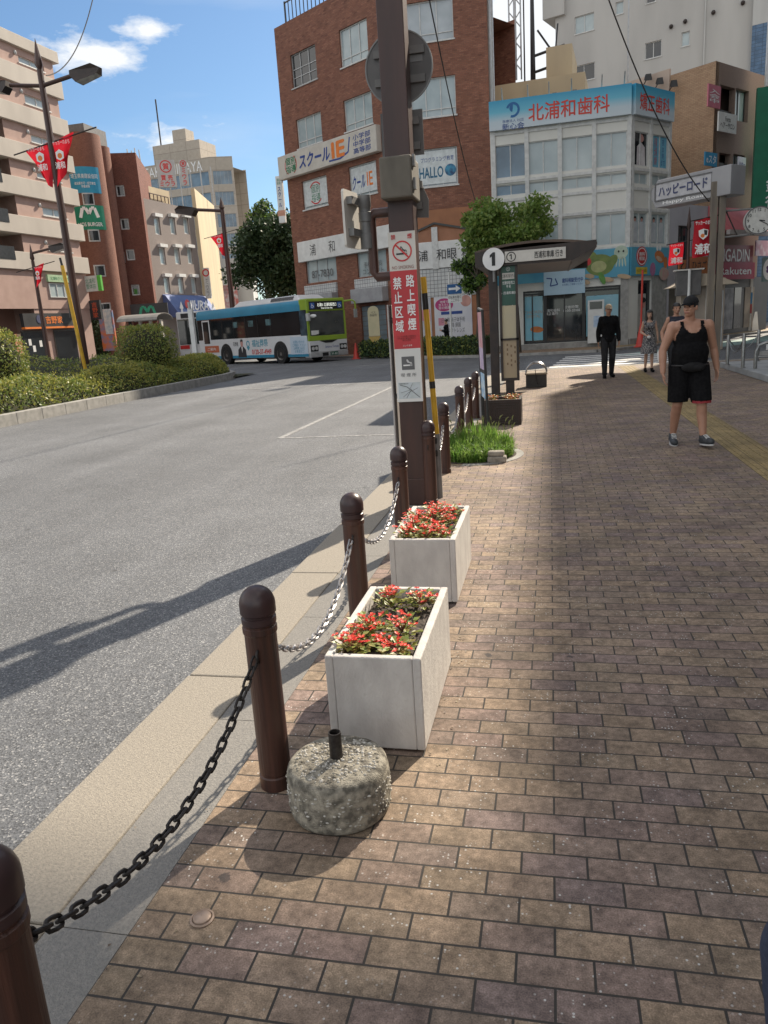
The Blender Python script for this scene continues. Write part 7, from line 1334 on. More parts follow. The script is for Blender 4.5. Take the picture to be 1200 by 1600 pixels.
Yt = 33.0; a = at(795, 360, Yt); rx_ = (at(884, 360, Yt).x - at(708, 360, Yt).x) / 2; rz_ = (at(795, 278, Yt).z - at(795, 440, Yt).z) / 2; zc_ = at(795, 356, Yt).z
tree((a.x + .2, 35.0, .08), 6, ((a.x, 34.2, zc_), (rx_ * .98, 1.9, rz_ * .95)), 'leafy green street tree behind the bus shelter, in front of the clinic', 15000, .17, [M_t1, M_t1b], 5, .12, 34)
b = at(735, 430, 33.5); tree((b.x, 35.5, .08), 5, ((b.x + .2, 34.6, at(735, 410, 33.5).z), (1.1, 1.2, 1.0)), 'lower leafy branchy tree at the left of the street tree', 4200, .17, [M_t1, M_t2b], 9, .09, 12)
Yd = 58.0; a = at(440, 400, Yd); rx_ = (at(508, 400, Yd).x - at(352, 400, Yd).x) / 2; rz_ = (at(430, 330, Yd).z - at(430, 480, Yd).z) / 2
tree((a.x, Yd, 0), 10, ((a.x, Yd, at(430, 408, Yd).z), (rx_ * 1.0, 3.2, rz_ * .95)), 'big dark evergreen tree behind the bus', 26000, .30, [M_t2, M_t2b], 6, .3, 70, .0)
a = at(408, 350, 72); tree((a.x, 72, 0), 14, ((a.x, 72, at(400, 362, 72).z), (2.6, 2.2, 3.0)), 'paler tree crown rising behind the dark evergreen tree', 4500, .34, [M_t2b, M_t1], 16, .3, 16)
a = at(150, 520, 53); round_bush((a.x, 53, 1.9), (.9, .8, 1.6), 'dark green shrub at the foot of the round tower', 1500, .25, 8, 2.0, 'shrub', [M_t2b, M_t2])
# low hedge in front of the brick building
hp = [(-9.7, 40.6), (-6.2, 38.2), (-2.9, 35.5)]
t_ = thing('low_hedge', (-6.2, 38.2, 0), 'dark low hedge in front of the eye clinic posters', 'hedge'); mb = MB(); zt_ = at(660, 530, 38.3).z
for a, b in zip(hp, hp[1:]):
    dv = Vector((b[0] - a[0], b[1] - a[1], 0)).normalized(); nn = Vector((-dv.y, dv.x, 0)) * .5; mb.prism([(a[0] - nn.x, a[1] - nn.y, .05), (b[0] - nn.x, b[1] - nn.y, .05), (b[0] + nn.x, b[1] + nn.y, .05), (a[0] + nn.x, a[1] + nn.y, .05)], (0, 0, zt_ - .18))
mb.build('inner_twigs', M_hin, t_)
def smp(g, n):
    L_ = g.random(n) * 2; i = L_.astype(int).clip(0, 1); f = L_ - i; A = np.array(hp); p = A[i] * (1 - f[:, None]) + A[i + 1] * f[:, None]; d = A[i + 1] - A[i]; d /= np.linalg.norm(d, axis=1)[:, None]; o = np.where(g.random(n) < .6, g.choice([-1, 1], n) * .56, g.uniform(-.56, .56, n)) + g.normal(0, .03, n); side = np.abs(o) > .48; z = np.where(side, g.uniform(.08, zt_, n), zt_ - g.exponential(.05, n)); return np.stack([p[:, 0] - d[:, 1] * o, p[:, 1] + d[:, 0] * o, z + .03 * np.sin(9 * f)], 1)
leaves(9000, smp, .13, [M_t2, M_hl], lambda g, P: (g.random(len(P)) < .3), 'foliage', t_, 12)
# grass tuft at the far kerb
a = G(830, 575, .01)
# ---------------------------------------------------------------- signs near the brick building
p = at(712, 560, 36.5); t_ = thing('one_way_sign', (p.x, 36.5, .08), 'blue one way arrow sign on a white pole behind the low hedge', 'road sign'); zt_ = at(702, 425, 36.5).z; xx = at(703, 480, 36.5).x; mb = MB(); mb.tube([(xx, 36.6, .08), (xx, 36.6, zt_)], .045, 8); mb.build('pole', M_white, t_); F_ = Face((0, 36.5), (1, 0)); r_ = F_.rect(699, 459, 721, 443); mb = MB(); mb.fbox(F_, r_[0], r_[1], r_[2] - .03, r_[3], -.02, 0); pl = mb.build('arrow_plate', mat('sign_blue', (.015, .10, .28)), t_); um, zm = (r_[0] + r_[1]) / 2, (r_[2] + r_[3]) / 2; w_ = (r_[1] - r_[0]) / 2; mb = MB(); mb.fpoly(F_, [(um - w_ * .8, zm - .05), (um + w_ * .2, zm - .05), (um + w_ * .2, zm - .15), (um + w_ * .85, zm), (um + w_ * .2, zm + .15), (um + w_ * .2, zm + .05), (um - w_ * .8, zm + .05)], .001, .006); mb.build('arrow', M_wt, pl); mb = MB(); mb.fbox(F_, r_[0] + .02, r_[1], r_[2] - .42, r_[2] - .06, -.02, 0); p2_ = mb.build('text_plate', M_white, t_); text('自転車を除く\nここから', F_, um, r_[2] - .24, M_ink, p2_, w=w_ * 1.7, h=.27, d=.004)
p = at(585, 556, 39.5); t_ = thing('bus_stop_pole', (p.x, 39.5, 0), 'pale yellow bus stop plate with a pointed lower end in front of the shutter', 'bus stop'); F_ = Face((0, 39.5), (1, 0)); r_ = F_.rect(577, 530, 591, 479); um = (r_[0] + r_[1]) / 2; hw2 = (r_[1] - r_[0]) / 2; mb = MB(); mb.fpoly(F_, [(um - hw2, r_[2] + .15), (um + hw2, r_[2] + .15), (um + hw2, r_[3] - .2)] + [(um + hw2 * math.cos(t), r_[3] - .2 + .25 * math.sin(t)) for t in (.6, 1.2, 1.57, 1.94, 2.5)] + [(um - hw2, r_[3] - .2)], -.03, 0); pl = mb.build('plate', mat('stop_cream', (.48, .42, .26), (.42, .38, .24), scale=3), t_); mb = MB(); mb.fpoly(F_, [(um - hw2 - .05, r_[2] + .13), (um, r_[2] - .32), (um + hw2 + .05, r_[2] + .13)], -.03, 0); mb.build('pointer', mat('stop_ochre', (.45, .30, .08)), t_); mb = MB(); mb.tube([(um, 39.55, 0), (um, 39.55, r_[2])], .035, 8); mb.build('pole', M_grey, t_); text('バス\n停留所', F_, um, r_[3] - .35, M_ink, pl, w=hw2 * 1.3, h=.26, d=.004)
p = at(304, 550, 36.0); t_ = thing('marker_pole', (p.x, 36, -.03), 'plain white square pole standing behind the hedge beside the bus', 'pole'); zt_ = at(297, 472, 36).z; mb = MB(); mb.box(p.x - .12, p.x + .11, 36, 36.2, -.03, zt_ - .35); mb.build('sleeve', M_white, t_, bevel=.01); mb = MB(); mb.tube([(p.x - .03, 36.1, zt_ - .35), (p.x - .05, 36.1, zt_)], .07, 10); mb.build('top_pole', M_alu, t_)
p = at(232, 550, 46); t_ = thing('waiting_shelter', (p.x, 46, 0), 'long bus platform shelter with a curved translucent roof behind the round bush', 'bus shelter'); x0, x1 = at(196, 500, 46).x, at(258, 500, 46).x; zr = at(235, 500, 46).z; mb = MB(); nseg = 8
for k in range(nseg): a0, a1 = math.pi * k / nseg, math.pi * (k + 1) / nseg; mb.hexa([(x0, 46 - 1.1 * math.cos(a0), zr + .4 * math.sin(a0) - .03), (x1, 46 - 1.1 * math.cos(a0), zr + .4 * math.sin(a0) - .03), (x1, 46 - 1.1 * math.cos(a1), zr + .4 * math.sin(a1) - .03), (x0, 46 - 1.1 * math.cos(a1), zr + .4 * math.sin(a1) - .03), (x0, 46 - 1.1 * math.cos(a0), zr + .4 * math.sin(a0)), (x1, 46 - 1.1 * math.cos(a0), zr + .4 * math.sin(a0)), (x1, 46 - 1.1 * math.cos(a1), zr + .4 * math.sin(a1)), (x0, 46 - 1.1 * math.cos(a1), zr + .4 * math.sin(a1))])
mb.build('roof', mat('shelter_roof', (.30, .29, .27), (.24, .23, .21), scale=3, rough=.4), t_)
for k in range(4): x = x0 + .3 + (x1 - x0 - .6) * k / 3; mb = MB(); mb.box(x - .07, x + .07, 45.9, 46.1, 0, zr); mb.build('post', M_white2 if k else M_dark, t_)
mb = MB(); mb.box(x0 + .5, x1 - .5, 46.6, 46.65, .3, zr - .5); mb.build('back_screen', M_shop, t_)
# ---------------------------------------------------------------- buses
def wheel(parent, c, ax, r=.50):
    """tyre > rim, axle along ax"""
    ax = Vector(ax).normalized(); e1 = Vector((0, 0, 1)); e2 = ax.cross(e1); n = 28; c = Vector(c)
    def ringv(prof): return [c + (e1 * math.cos(6.28319 * j / n) + e2 * math.sin(6.28319 * j / n)) * rr_ + ax * o for rr_, o in prof for j in range(n)]
    def mk(prof, m, name, par):
        mb = MB(); mb.smooth = True; mb.add(ringv(prof), [(i * n + j, i * n + (j + 1) % n, (i + 1) * n + (j + 1) % n, (i + 1) * n + j) for i in range(len(prof) - 1) for j in range(n)]); return mb.build(name, m, par)
    t_ = mk([(.01, -.14), (r * .95, -.14), (r, -.10), (r, .10), (r * .95, .14), (r * .62, .14)], mat('tyre', (.014, .014, .015), rough=.85), 'wheel', parent); mk([(r * .62, .135), (r * .58, .10), (r * .40, .04), (r * .36, .02), (r * .2, .02), (r * .18, .12), (.01, .12)], mat('rim_steel', (.20, .19, .18), (.12, .11, .10), scale=12, rough=.5, metal=.5), 'rim', t_)
    for k in range(8): an = 6.283 * k / 8; q = c + (e1 * math.cos(an) + e2 * math.sin(an)) * r * .28 + ax * .03; mb = MB(); mb.tube([q, q + ax * .04], .03, 6)
BY_ = 38.2; fl = at(485, 560, BY_); fr = at(545, 560, BY_); rr_b = at(300, 560, BY_ + 6.6)
B0 = Vector((fl.x, BY_, 0)); dback = Vector((-.815, .58, 0)).normalized(); dside = Vector((dback.y, -dback.x, 0)); dside = dside if dside.x > 0 else -dside
bw = 2.3; BLn = 10.3
bus = thing('city_bus', B0 + dback * 5 + dside * 1.15, 'blue and white city bus with lime green front parked in the bus bay', 'bus', None)
FS_ = Face(B0.xy, dback.xy, n=(-dside.x, -dside.y)); FF = Face(B0.xy, dside.xy, n=(-dback.x, -dback.y)); FRr = Face((B0 + dside * bw).xy, dback.xy, n=(dside.x, dside.y))
gz = -.03; ZB = 3.0; def_ = None
M_bw = mat('bus_white', (.62, .63, .64), (.56, .57, .58), scale=1.5, rough=.3); M_bb = mat('bus_blue', (.025, .22, .36), (.02, .19, .31), scale=1.2, rough=.3); M_bg = mat('bus_lime', (.26, .37, .035), (.22, .33, .03), scale=2, rough=.3)
wf, wr_ = 2.35, 7.45; arch_ = [(wf - .62, wf + .62, .0, 1.06), (wr_ - .62, wr_ + .62, .0, 1.06)]
mb = MB(); wall(mb, FS_, .06, BLn, .28, 1.30, [], .5); sidew = mb.build('side_panel', M_bw, bus)
mb = MB(); wall(mb, FRr, .06, BLn, .28, 1.30, [], .5); mb.build('side_panel', M_bw, bus)
mb = MB(); mb.fbox(FS_, .62, BLn - .02, 1.302, 2.40, -.06, .0); sb_ = mb.build('window_band', mat('bus_glass', (.008, .010, .011), (.018, .02, .022), scale=.7, rough=.05, spec=.45), bus)
mb = MB(); mb.fbox(FRr, .62, BLn - .02, 1.302, 2.40, -.06, .0); mb.build('window_band', MATS['bus_glass'], bus)
mb = MB()
for k in range(1, 8): u = 1.9 + k * 1.15; mb.fbox(FS_, u - .02, u + .02, 1.31, 2.39, .0, .012)
tag(mb.build('window_bars', M_ink, sb_), kind='stuff')
for u in (3.0, 4.6, 6.1): mb = MB(); mb.fbox(FS_, u, u + .45, 1.85, 2.15, -.0, .004); mb.build('seen_through', mat('through_light', (.10, .20, .22), (.03, .05, .05), scale=4), sb_)
mb = MB(); mb.fbox(FS_, .05, .60, 1.25, 2.42, -.06, .002); mb.build('driver_window', mat('driver_glass', (.06, .10, .13), (.02, .025, .03), scale=2, rough=.06), bus)
mb = MB(); pr = [(-.03, 2.402), (.012, 2.402), (.012, 2.62), (-.05, 2.80), (-.16, 2.88)]
def roofstrip(F, pr, m, name, u0=.5):
    mb = MB(); mb.smooth = True; mb.add([F.pt(u, z, d) for d, z in pr for u in (u0, BLn)], [(2 * i, 2 * i + 1, 2 * i + 3, 2 * i + 2) for i in range(len(pr) - 1)]); return mb.build(name, m, bus)
roofstrip(FS_, pr, M_bb, 'roof_side'); roofstrip(FRr, pr, M_bb, 'roof_side')
mb = MB(); mb.hexa([FS_.pt(.45, 2.86, -.16), FS_.pt(BLn, 2.86, -.16), FRr.pt(BLn, 2.86, -.16), FRr.pt(.45, 2.86, -.16), FS_.pt(.45, 2.90, -.16), FS_.pt(BLn, 2.90, -.16), FRr.pt(BLn, 2.90, -.16), FRr.pt(.45, 2.90, -.16)]); mb.build('roof', M_bw, bus)
mb = MB(); ac = [FS_.pt(.9, 2.905, -.35), FS_.pt(6.9, 2.905, -.35), FRr.pt(6.9, 2.905, -.35), FRr.pt(.9, 2.905, -.35)]; act = [FS_.pt(1.3, 3.16, -.5), FS_.pt(6.5, 3.16, -.5), FRr.pt(6.5, 3.16, -.5), FRr.pt(1.3, 3.16, -.5)]; mb.hexa(ac + act); acu = mb.build('roof_cooler', M_bw, bus, bevel=.04); mb = MB()
for k in range(16): u = 1.5 + k * .12; mb.hexa([FS_.pt(u, 2.96, -.36), FS_.pt(u + .06, 2.96, -.36), FS_.pt(u + .06, 3.12, -.46), FS_.pt(u, 3.12, -.46), FS_.pt(u, 2.96, -.33), FS_.pt(u + .06, 2.96, -.33), FS_.pt(u + .06, 3.12, -.43), FS_.pt(u, 3.12, -.43)])
tag(mb.build('grille', M_greyink, acu), kind='stuff')
mb = MB(); mb.add([FS_.pt(BLn, .28), FRr.pt(BLn, .28), FRr.pt(BLn, 2.88), FS_.pt(BLn, 2.88)], [(0, 1, 2, 3)]); mb.build('rear_panel', M_bw, bus)
mb = MB(); mb.hexa([FS_.pt(.1, .22, -.1), FS_.pt(BLn - .1, .22, -.1), FRr.pt(BLn - .1, .22, -.1), FRr.pt(.1, .22, -.1), FS_.pt(.1, .3, -.1), FS_.pt(BLn - .1, .3, -.1), FRr.pt(BLn - .1, .3, -.1), FRr.pt(.1, .3, -.1)]); mb.hexa([FS_.pt(1.2, .3, -.55), FS_.pt(BLn - 1.2, .3, -.55), FRr.pt(BLn - 1.2, .3, -.55), FRr.pt(1.2, .3, -.55), FS_.pt(1.2, 1.2, -.55), FS_.pt(BLn - 1.2, 1.2, -.55), FRr.pt(BLn - 1.2, 1.2, -.55), FRr.pt(1.2, 1.2, -.55)]); mb.build('underframe', M_ink, bus)
# front
def fr_(x0, x1, z0, z1, d0, d1, m, name, par=None, bev=0): mb = MB(); mb.fbox(FF, x0, x1, z0, z1, d0, d1); return mb.build(name, m, par or bus, bevel=bev)
fr_(.0, bw, 2.32, 2.92, -.6, .03, M_bg, 'front_header', bev=.06); fr_(0, .10, 1.18, 2.33, -.14, .02, M_bg, 'front_pillar'); fr_(bw - .10, bw, 1.18, 2.33, -.14, .02, M_bg, 'front_pillar')
ws_ = fr_(.10, bw - .10, 1.22, 2.33, -.08, .0, mat('windscreen', (.02, .026, .028), (.05, .055, .055), scale=1.2, rough=.05, spec=.8), 'windscreen'); fr_(0, bw, .98, 1.21, -.4, .03, M_bg, 'lime_band', bev=.02); fm_ = fr_(0, bw, .45, .978, -.4, .03, M_bw, 'front_panel', bev=.02); bp_ = fr_(-.0, bw, .22, .445, -.4, .07, mat('bumper_silver', (.36, .36, .36), (.28, .28, .28), rough=.4), 'bumper', bev=.03)
db = fr_(.14, bw - .14, 2.40, 2.78, .0, .034, M_ink, 'destination_sign'); mg = mat('led_white', (.75, .78, .7), emit=.6); text('北浦01 北浦和駅西口', FF, bw * .52, 2.62, mg, db, w=1.15, h=.16, d=.04); text('Kita-Urawa Sta.', FF, bw * .52, 2.47, mg, db, w=.7, h=.07, d=.04)
for x, s in ((.33, '♿'), (bw - .33, '♿')): q = fr_(x - .13, x + .13, 2.46, 2.72, .034, .037, mat('access_blue', (.03, .12, .40)), 'access_sign', db); mb = MB(); mb.ring(FF, x, 2.55, .05, .07, .037, .04, 16); mb.fline(FF, [(x - .02, 2.68), (x - .01, 2.60), (x + .06, 2.59), (x + .09, 2.52)], .025, .037, .04); mb.build('access_mark', M_wt, q)
for x0_ in (.05, bw - .50):
    hl_ = fr_(x0_, x0_ + .45, .50, .78, .02, .05, M_ink, 'headlight', bev=.02)
    for k in (0, 1): mb = MB(); mb.disc(FF, x0_ + .13 + .19 * k, .64, .085, .05, .065, 18); mb.build('lamp_lens', mat('headlamp_lens', (.55, .56, .55), (.4, .4, .4), rough=.1), hl_)
mb = MB(); mb.fpoly(FF, [(.62, .975), (bw - .62, .975), (bw / 2 + .2, .86), (bw / 2 - .2, .86)], .03, .045); mb.build('dark_trim', M_ink, fm_); text('Saitama Tomato', FF, bw * .58, .68, M_blue, fm_, w=.85, h=.11, d=.036, shear=.25)
pl = fr_(bw / 2 + .02, bw / 2 + .5, .26, .43, .07, .08, mat('number_plate', (.02, .10, .06)), 'number_plate', bp_); text('31-81', FF, bw / 2 + .26, .335, M_wt, pl, w=.36, h=.1, d=.084); fr_(bw / 2 - .45, bw / 2 - .1, .26, .42, .07, .08, M_ink, 'grille', bp_)
for x0_, x1_ in ((.35, .95), (1.15, 1.85)): mb = MB(); mb.tube([FF.pt(x0_, 1.24, .03), FF.pt(x1_, 1.36, .03)], .015, 6); mb.build('wiper', M_ink, ws_)
fr_(.18, .62, 1.26, 1.46, .0, .01, M_white, 'paper_notice', ws_); mb = MB(); mb.ell(FF.pt(.22, 2.12, .18), (.17, .05, .08), 12, 8); mb.build('round_mirror', M_wt, bus)
mb = MB(); mb.tube([FF.pt(bw - .05, 2.75, .02), FF.pt(bw + .30, 2.78, .25), FF.pt(bw + .42, 2.68, .3), FF.pt(bw + .44, 2.35, .3)], .04, 8); mi_ = mb.build('mirror_arm', M_bg, bus); mb = MB(); mb.fbox(FF, bw + .34, bw + .54, 1.95, 2.36, .24, .32); mb.build('mirror', mat('mirror_shell', (.30, .31, .30)), mi_, bevel=.02)
mb = MB(); mb.fbox(FS_, -.25, -.05, 1.9, 2.25, -.02, .12); mb.build('side_mirror', mat('mirror_shell2', (.42, .44, .42)), bus, bevel=.03)
for u in (wf, wr_):
    for F_ in (FS_, FRr): wheel(bus, F_.pt(u, .47 + gz, -.105), F_.n, .49)
    mb = MB(); mb.fpoly(FS_, [(u + .60, .275)] + [(u + .60 * math.cos(math.pi * k / 18), .46 + .60 * math.sin(math.pi * k / 18)) for k in range(19)] + [(u - .60, .275)], .001, .010); mb.build('wheel_arch', M_ink, bus)
# side advertising and doors
mb = MB(); mb.fbox(FS_, BLn - 1.35, BLn - .55, .34, 2.36, .0, .02); dr = mb.build('door', M_bw, bus); mb = MB(); mb.fbox(FS_, BLn - 1.25, BLn - .65, 1.1, 2.28, .02, .03); mb.build('pane', MATS['bus_glass'], dr)
def sd(u0, u1, z0, z1, m, name, d=.004): mb = MB(); mb.fbox(FS_, u0, u1, z0, z1, -.01, d); return mb.build(name, m, sidew)
s_ = sd(BLn - 2.1, BLn - .62, .62, .98, mat('ad_orange', (.48, .13, .06), (.40, .11, .05), scale=3), 'orange_panel', .022); text('ご案内', FS_, BLn - 1.35, .80, M_wt, s_, w=.9, h=.16, d=.026)
s_ = sd(.12, 1.5, .40, 1.22, mat('ad_pale_blue', (.48, .56, .64), (.44, .52, .6), scale=2), 'pale_blue_panel'); text('お問い合わせ\nご相談ください\n24時間 365日\nお客様窓口', FS_, .80, .76, M_bb, s_, w=1.05, h=.58, d=.008)
sd(.0 + .1, BLn - .1, .285, .42, M_bb, 'blue_skirt')
text('福祉葬祭', FS_, 4.15, 1.02, mat('ad_teal', (.06, .30, .40)), sidew, w=1.45, h=.36, d=.006, bold=.01); text('0120-37-4949', FS_, 4.05, .58, M_redink, sidew, w=1.75, h=.24, d=.006, bold=.02); mb = MB(); mb.ring(FS_, 5.25, 1.0, .10, .16, .002, .006, 18); mb.fpoly(FS_, [(5.1, .82), (5.25, .65), (5.4, .82), (5.25, .9)], .002, .006); mb.build('leaf_mark', MATS['ad_teal'], sidew)
text('花葬儀', FS_, 6.45, 1.02, M_ink, sidew, w=.5, h=.22, d=.006)
mb = MB(); u = 5.85; mb.fpoly(FS_, [(u - .38, .32), (u + .45, .32), (u + .38, .72), (u + .14, .88), (u - .12, .88), (u - .34, .72)], .002, .006); pp = mb.build('man_print', mat('suit_print', (.03, .03, .036)), sidew); mb = MB(); mb.fpoly(FS_, [(u + .12 * math.cos(t) + .0, 1.02 + .17 * math.sin(t)) for t in [6.283 * k / 16 for k in range(16)]], .006, .009); mb.build('face_print', MATS['skin_print'], pp); mb = MB(); mb.fpoly(FS_, [(u - .13, 1.05), (u - .12, 1.2), (u, 1.26), (u + .12, 1.2), (u + .13, 1.05), (u + .09, 1.13), (u - .09, 1.13)], .009, .011); mb.build('hair_print', M_ink, pp); mb = MB(); mb.fpoly(FS_, [(u - .06, .88), (u + .06, .88), (u + .01, .55)], .006, .009); mb.build('shirt_print', M_wt, pp)
bus.scale = (1.1, 1.1, 1.1); bus.location = B0 + dback * 5.5 + dside * 1.265
# second bus waiting behind
p = at(290, 545, 50); q0 = Vector((at(284, 540, 50).x, 50, -.03)); t_ = thing('white_bus', q0 + Vector((1.2, 2, 0)), 'white bus with dark windows mostly hidden behind the blue bus', 'bus'); dB = Vector((-.6, .8, 0)); Fq = Face(q0.xy, (1, 0)); zt_ = at(290, 487, 50).z
mb = MB(); mb.box(q0.x - .2, q0.x + 2.1, 50, 58, .3, zt_); mb.build('body', M_bw, t_, bevel=.1); mb = MB(); mb.box(q0.x - .1, q0.x + 2.0, 49.97, 49.998, 1.2, zt_ - .5); mb.build('windscreen', MATS['windscreen'], t_); mb = MB(); mb.box(q0.x + .2, q0.x + 1.8, 49.96, 49.998, zt_ - .42, zt_ - .12); mb.build('destination_sign', M_ink, t_); mb = MB(); mb.box(q0.x - .1, q0.x + .6, 49.975, 49.998, .9, 1.15); mb.build('red_band', M_redink, t_)
for x in (.0, 1.9): wheel(t_, (q0.x + x, 51.5, .47), (-1, 0, 0) if x < 1 else (1, 0, 0))
# ---------------------------------------------------------------- overhead wires
def wire(a, b, sag, r, label):
    a, b = Vector(a), Vector(b); mb = MB(); mb.tube([a.lerp(b, k / 24) + Vector((0, 0, -sag * 4 * (k / 24) * (1 - k / 24))) for k in range(25)], r, 5); tag(mb.build('overhead_wire', M_ink), label, 'wire')
wire(at(72, 118, 21.5), at(150, -25, 24), .6, .016, 'thin wire curving up from the tall lamp post on the left'); wire(at(667, -20, 22), at(748, 330, 40), .5, .02, 'dark wire crossing the right face of the brick building'); wire(at(944, -20, 20), at(1108, 315, 25.9), .5, .017, 'dark wire slanting down across the apartment block to the gate sign')
# ================================================================ people
M_skin = mat('skin', (.42, .23, .155), (.36, .19, .125), scale=9, rough=.5); M_skin2 = mat('skin_pale', (.52, .32, .23), (.46, .28, .2), scale=9, rough=.5)
M_cblack = mat('black_cloth', (.006, .006, .007), (.011, .011, .012), scale=30, rough=.9, bump=.5, bscale=14, spec=.1); M_cgrey = mat('charcoal_cloth', (.030, .031, .034), (.02, .02, .023), scale=20, rough=.9, spec=.15, bump=.5, bscale=14)
M_hair = mat('black_hair', (.012, .010, .009), (.025, .02, .018), scale=60, rough=.5, stretch=(1, 1, .2)); M_denim = mat('dark_denim', (.018, .028, .055), (.03, .043, .078), scale=90, rough=.85, bump=.3, bscale=200)
M_lip = mat('lip', (.30, .11, .09)); M_eye = mat('eye_dark', (.02, .015, .012), rough=.2)
def capsule(mb, p, q, r0, r1, n=14):
    p, q = Vector(p), Vector(q); d = (q - p); L = d.length or 1e-4; d /= L; pts, R_ = [], []
    for k in range(5): t = -math.pi / 2 + math.pi / 2 * k / 4; pts.append(p + d * (r0 * math.sin(t))); R_.append(max(.0008, r0 * math.cos(t)))
    for k in range(5): t = math.pi / 2 * k / 4; pts.append(q + d * (r1 * math.sin(t))); R_.append(max(.0008, r1 * math.cos(t)))
    mb.tube(pts, R_, n)
def skinmesh(mb, name, m, parent, voxel=.009, it=6, cut=None, solid=0.0):
    """fuse overlapping volumes into one continuous smooth surface"""
    me = bpy.data.meshes.new('tmp'); me.from_pydata(mb.v, [], mb.f); o = bpy.data.objects.new('tmp', me); COL.objects.link(o)
    md = o.modifiers.new('r', 'REMESH'); md.mode = 'VOXEL'; md.voxel_size = voxel
    if it: s = o.modifiers.new('s', 'SMOOTH'); s.factor = .5; s.iterations = it
    dg = bpy.context.evaluated_depsgraph_get(); dg.update(); nm = bpy.data.meshes.new_from_object(o.evaluated_get(dg)); bpy.data.objects.remove(o); bpy.data.meshes.remove(me)
    bm = bmesh.new(); bm.from_mesh(nm)
    if cut: bmesh.ops.delete(bm, geom=[v for v in bm.verts if cut(v.co)], context='VERTS')
    for f in bm.faces: f.smooth = True
    bm.to_mesh(nm); bm.free(); nm.name = name; nm.materials.clear(); nm.materials.append(m)
    no = bpy.data.objects.new(name, nm); COL.objects.link(no); no.parent = parent
    if solid: sd_ = no.modifiers.new('thick', 'SOLIDIFY'); sd_.thickness = solid; sd_.offset = -1
    return no
def hand(mb, w, d, palm_n, side, s=1.0, curl=.5):
    """palm, four bent fingers of unequal length and a thumb from the side of the palm; w wrist, d pointing direction, palm_n palm normal"""
    w, d, pn = Vector(w), Vector(d).normalized(), Vector(palm_n).normalized(); ac = d.cross(pn).normalized() * side
    pc = w + d * .05 * s
    for k in (-1.3, -.4, .4, 1.3): capsule(mb, w + ac * .012 * k * s, w + d * .088 * s + ac * .0195 * k * s, .016 * s, .013 * s, 8)
    for k, L in ((-1.5, .062), (-.5, .075), (.5, .08), (1.5, .070)):
        b = w + d * .09 * s + ac * .0185 * k * s; m1 = b + (d + pn * curl * .4).normalized() * L * .5 * s; e = m1 + (d + pn * curl * 1.6).normalized() * L * .5 * s
        capsule(mb, b, m1, .0095 * s, .0088 * s, 8); capsule(mb, m1, e, .0088 * s, .0072 * s, 8)
    b = w + d * .025 * s + ac * .028 * s; m1 = b + (d * .7 + ac * .75 + pn * .25).normalized() * .04 * s; e = m1 + (d + ac * .15 + pn * .35).normalized() * .032 * s; capsule(mb, b, m1, .012 * s, .0105 * s, 8); capsule(mb, m1, e, .0105 * s, .008 * s, 8)
DEF = dict(pelvis=(0, 0, .95), chest=(0, -.01, 1.28), neck=(0, .015, 1.46), head=(0, -.01, 1.625), shl=(-.185, 0, 1.405), shr=(.185, 0, 1.405), ell=(-.26, .03, 1.13), elr=(.26, .03, 1.13), wrl=(-.27, -.04, .885), wrr=(.27, -.04, .885),
           hil=(-.095, 0, .92), hir=(.095, 0, .92), knl=(-.10, -.03, .50), knr=(.10, -.03, .50), anl=(-.105, .03, .09), anr=(.105, .03, .09), tol=(-.12, -.17, .035), tor=(.12, -.17, .035), face=(0, -1, 0), stout=1.0, hdl=(0, -.1, -1), hdr=(0, -.1, -1))
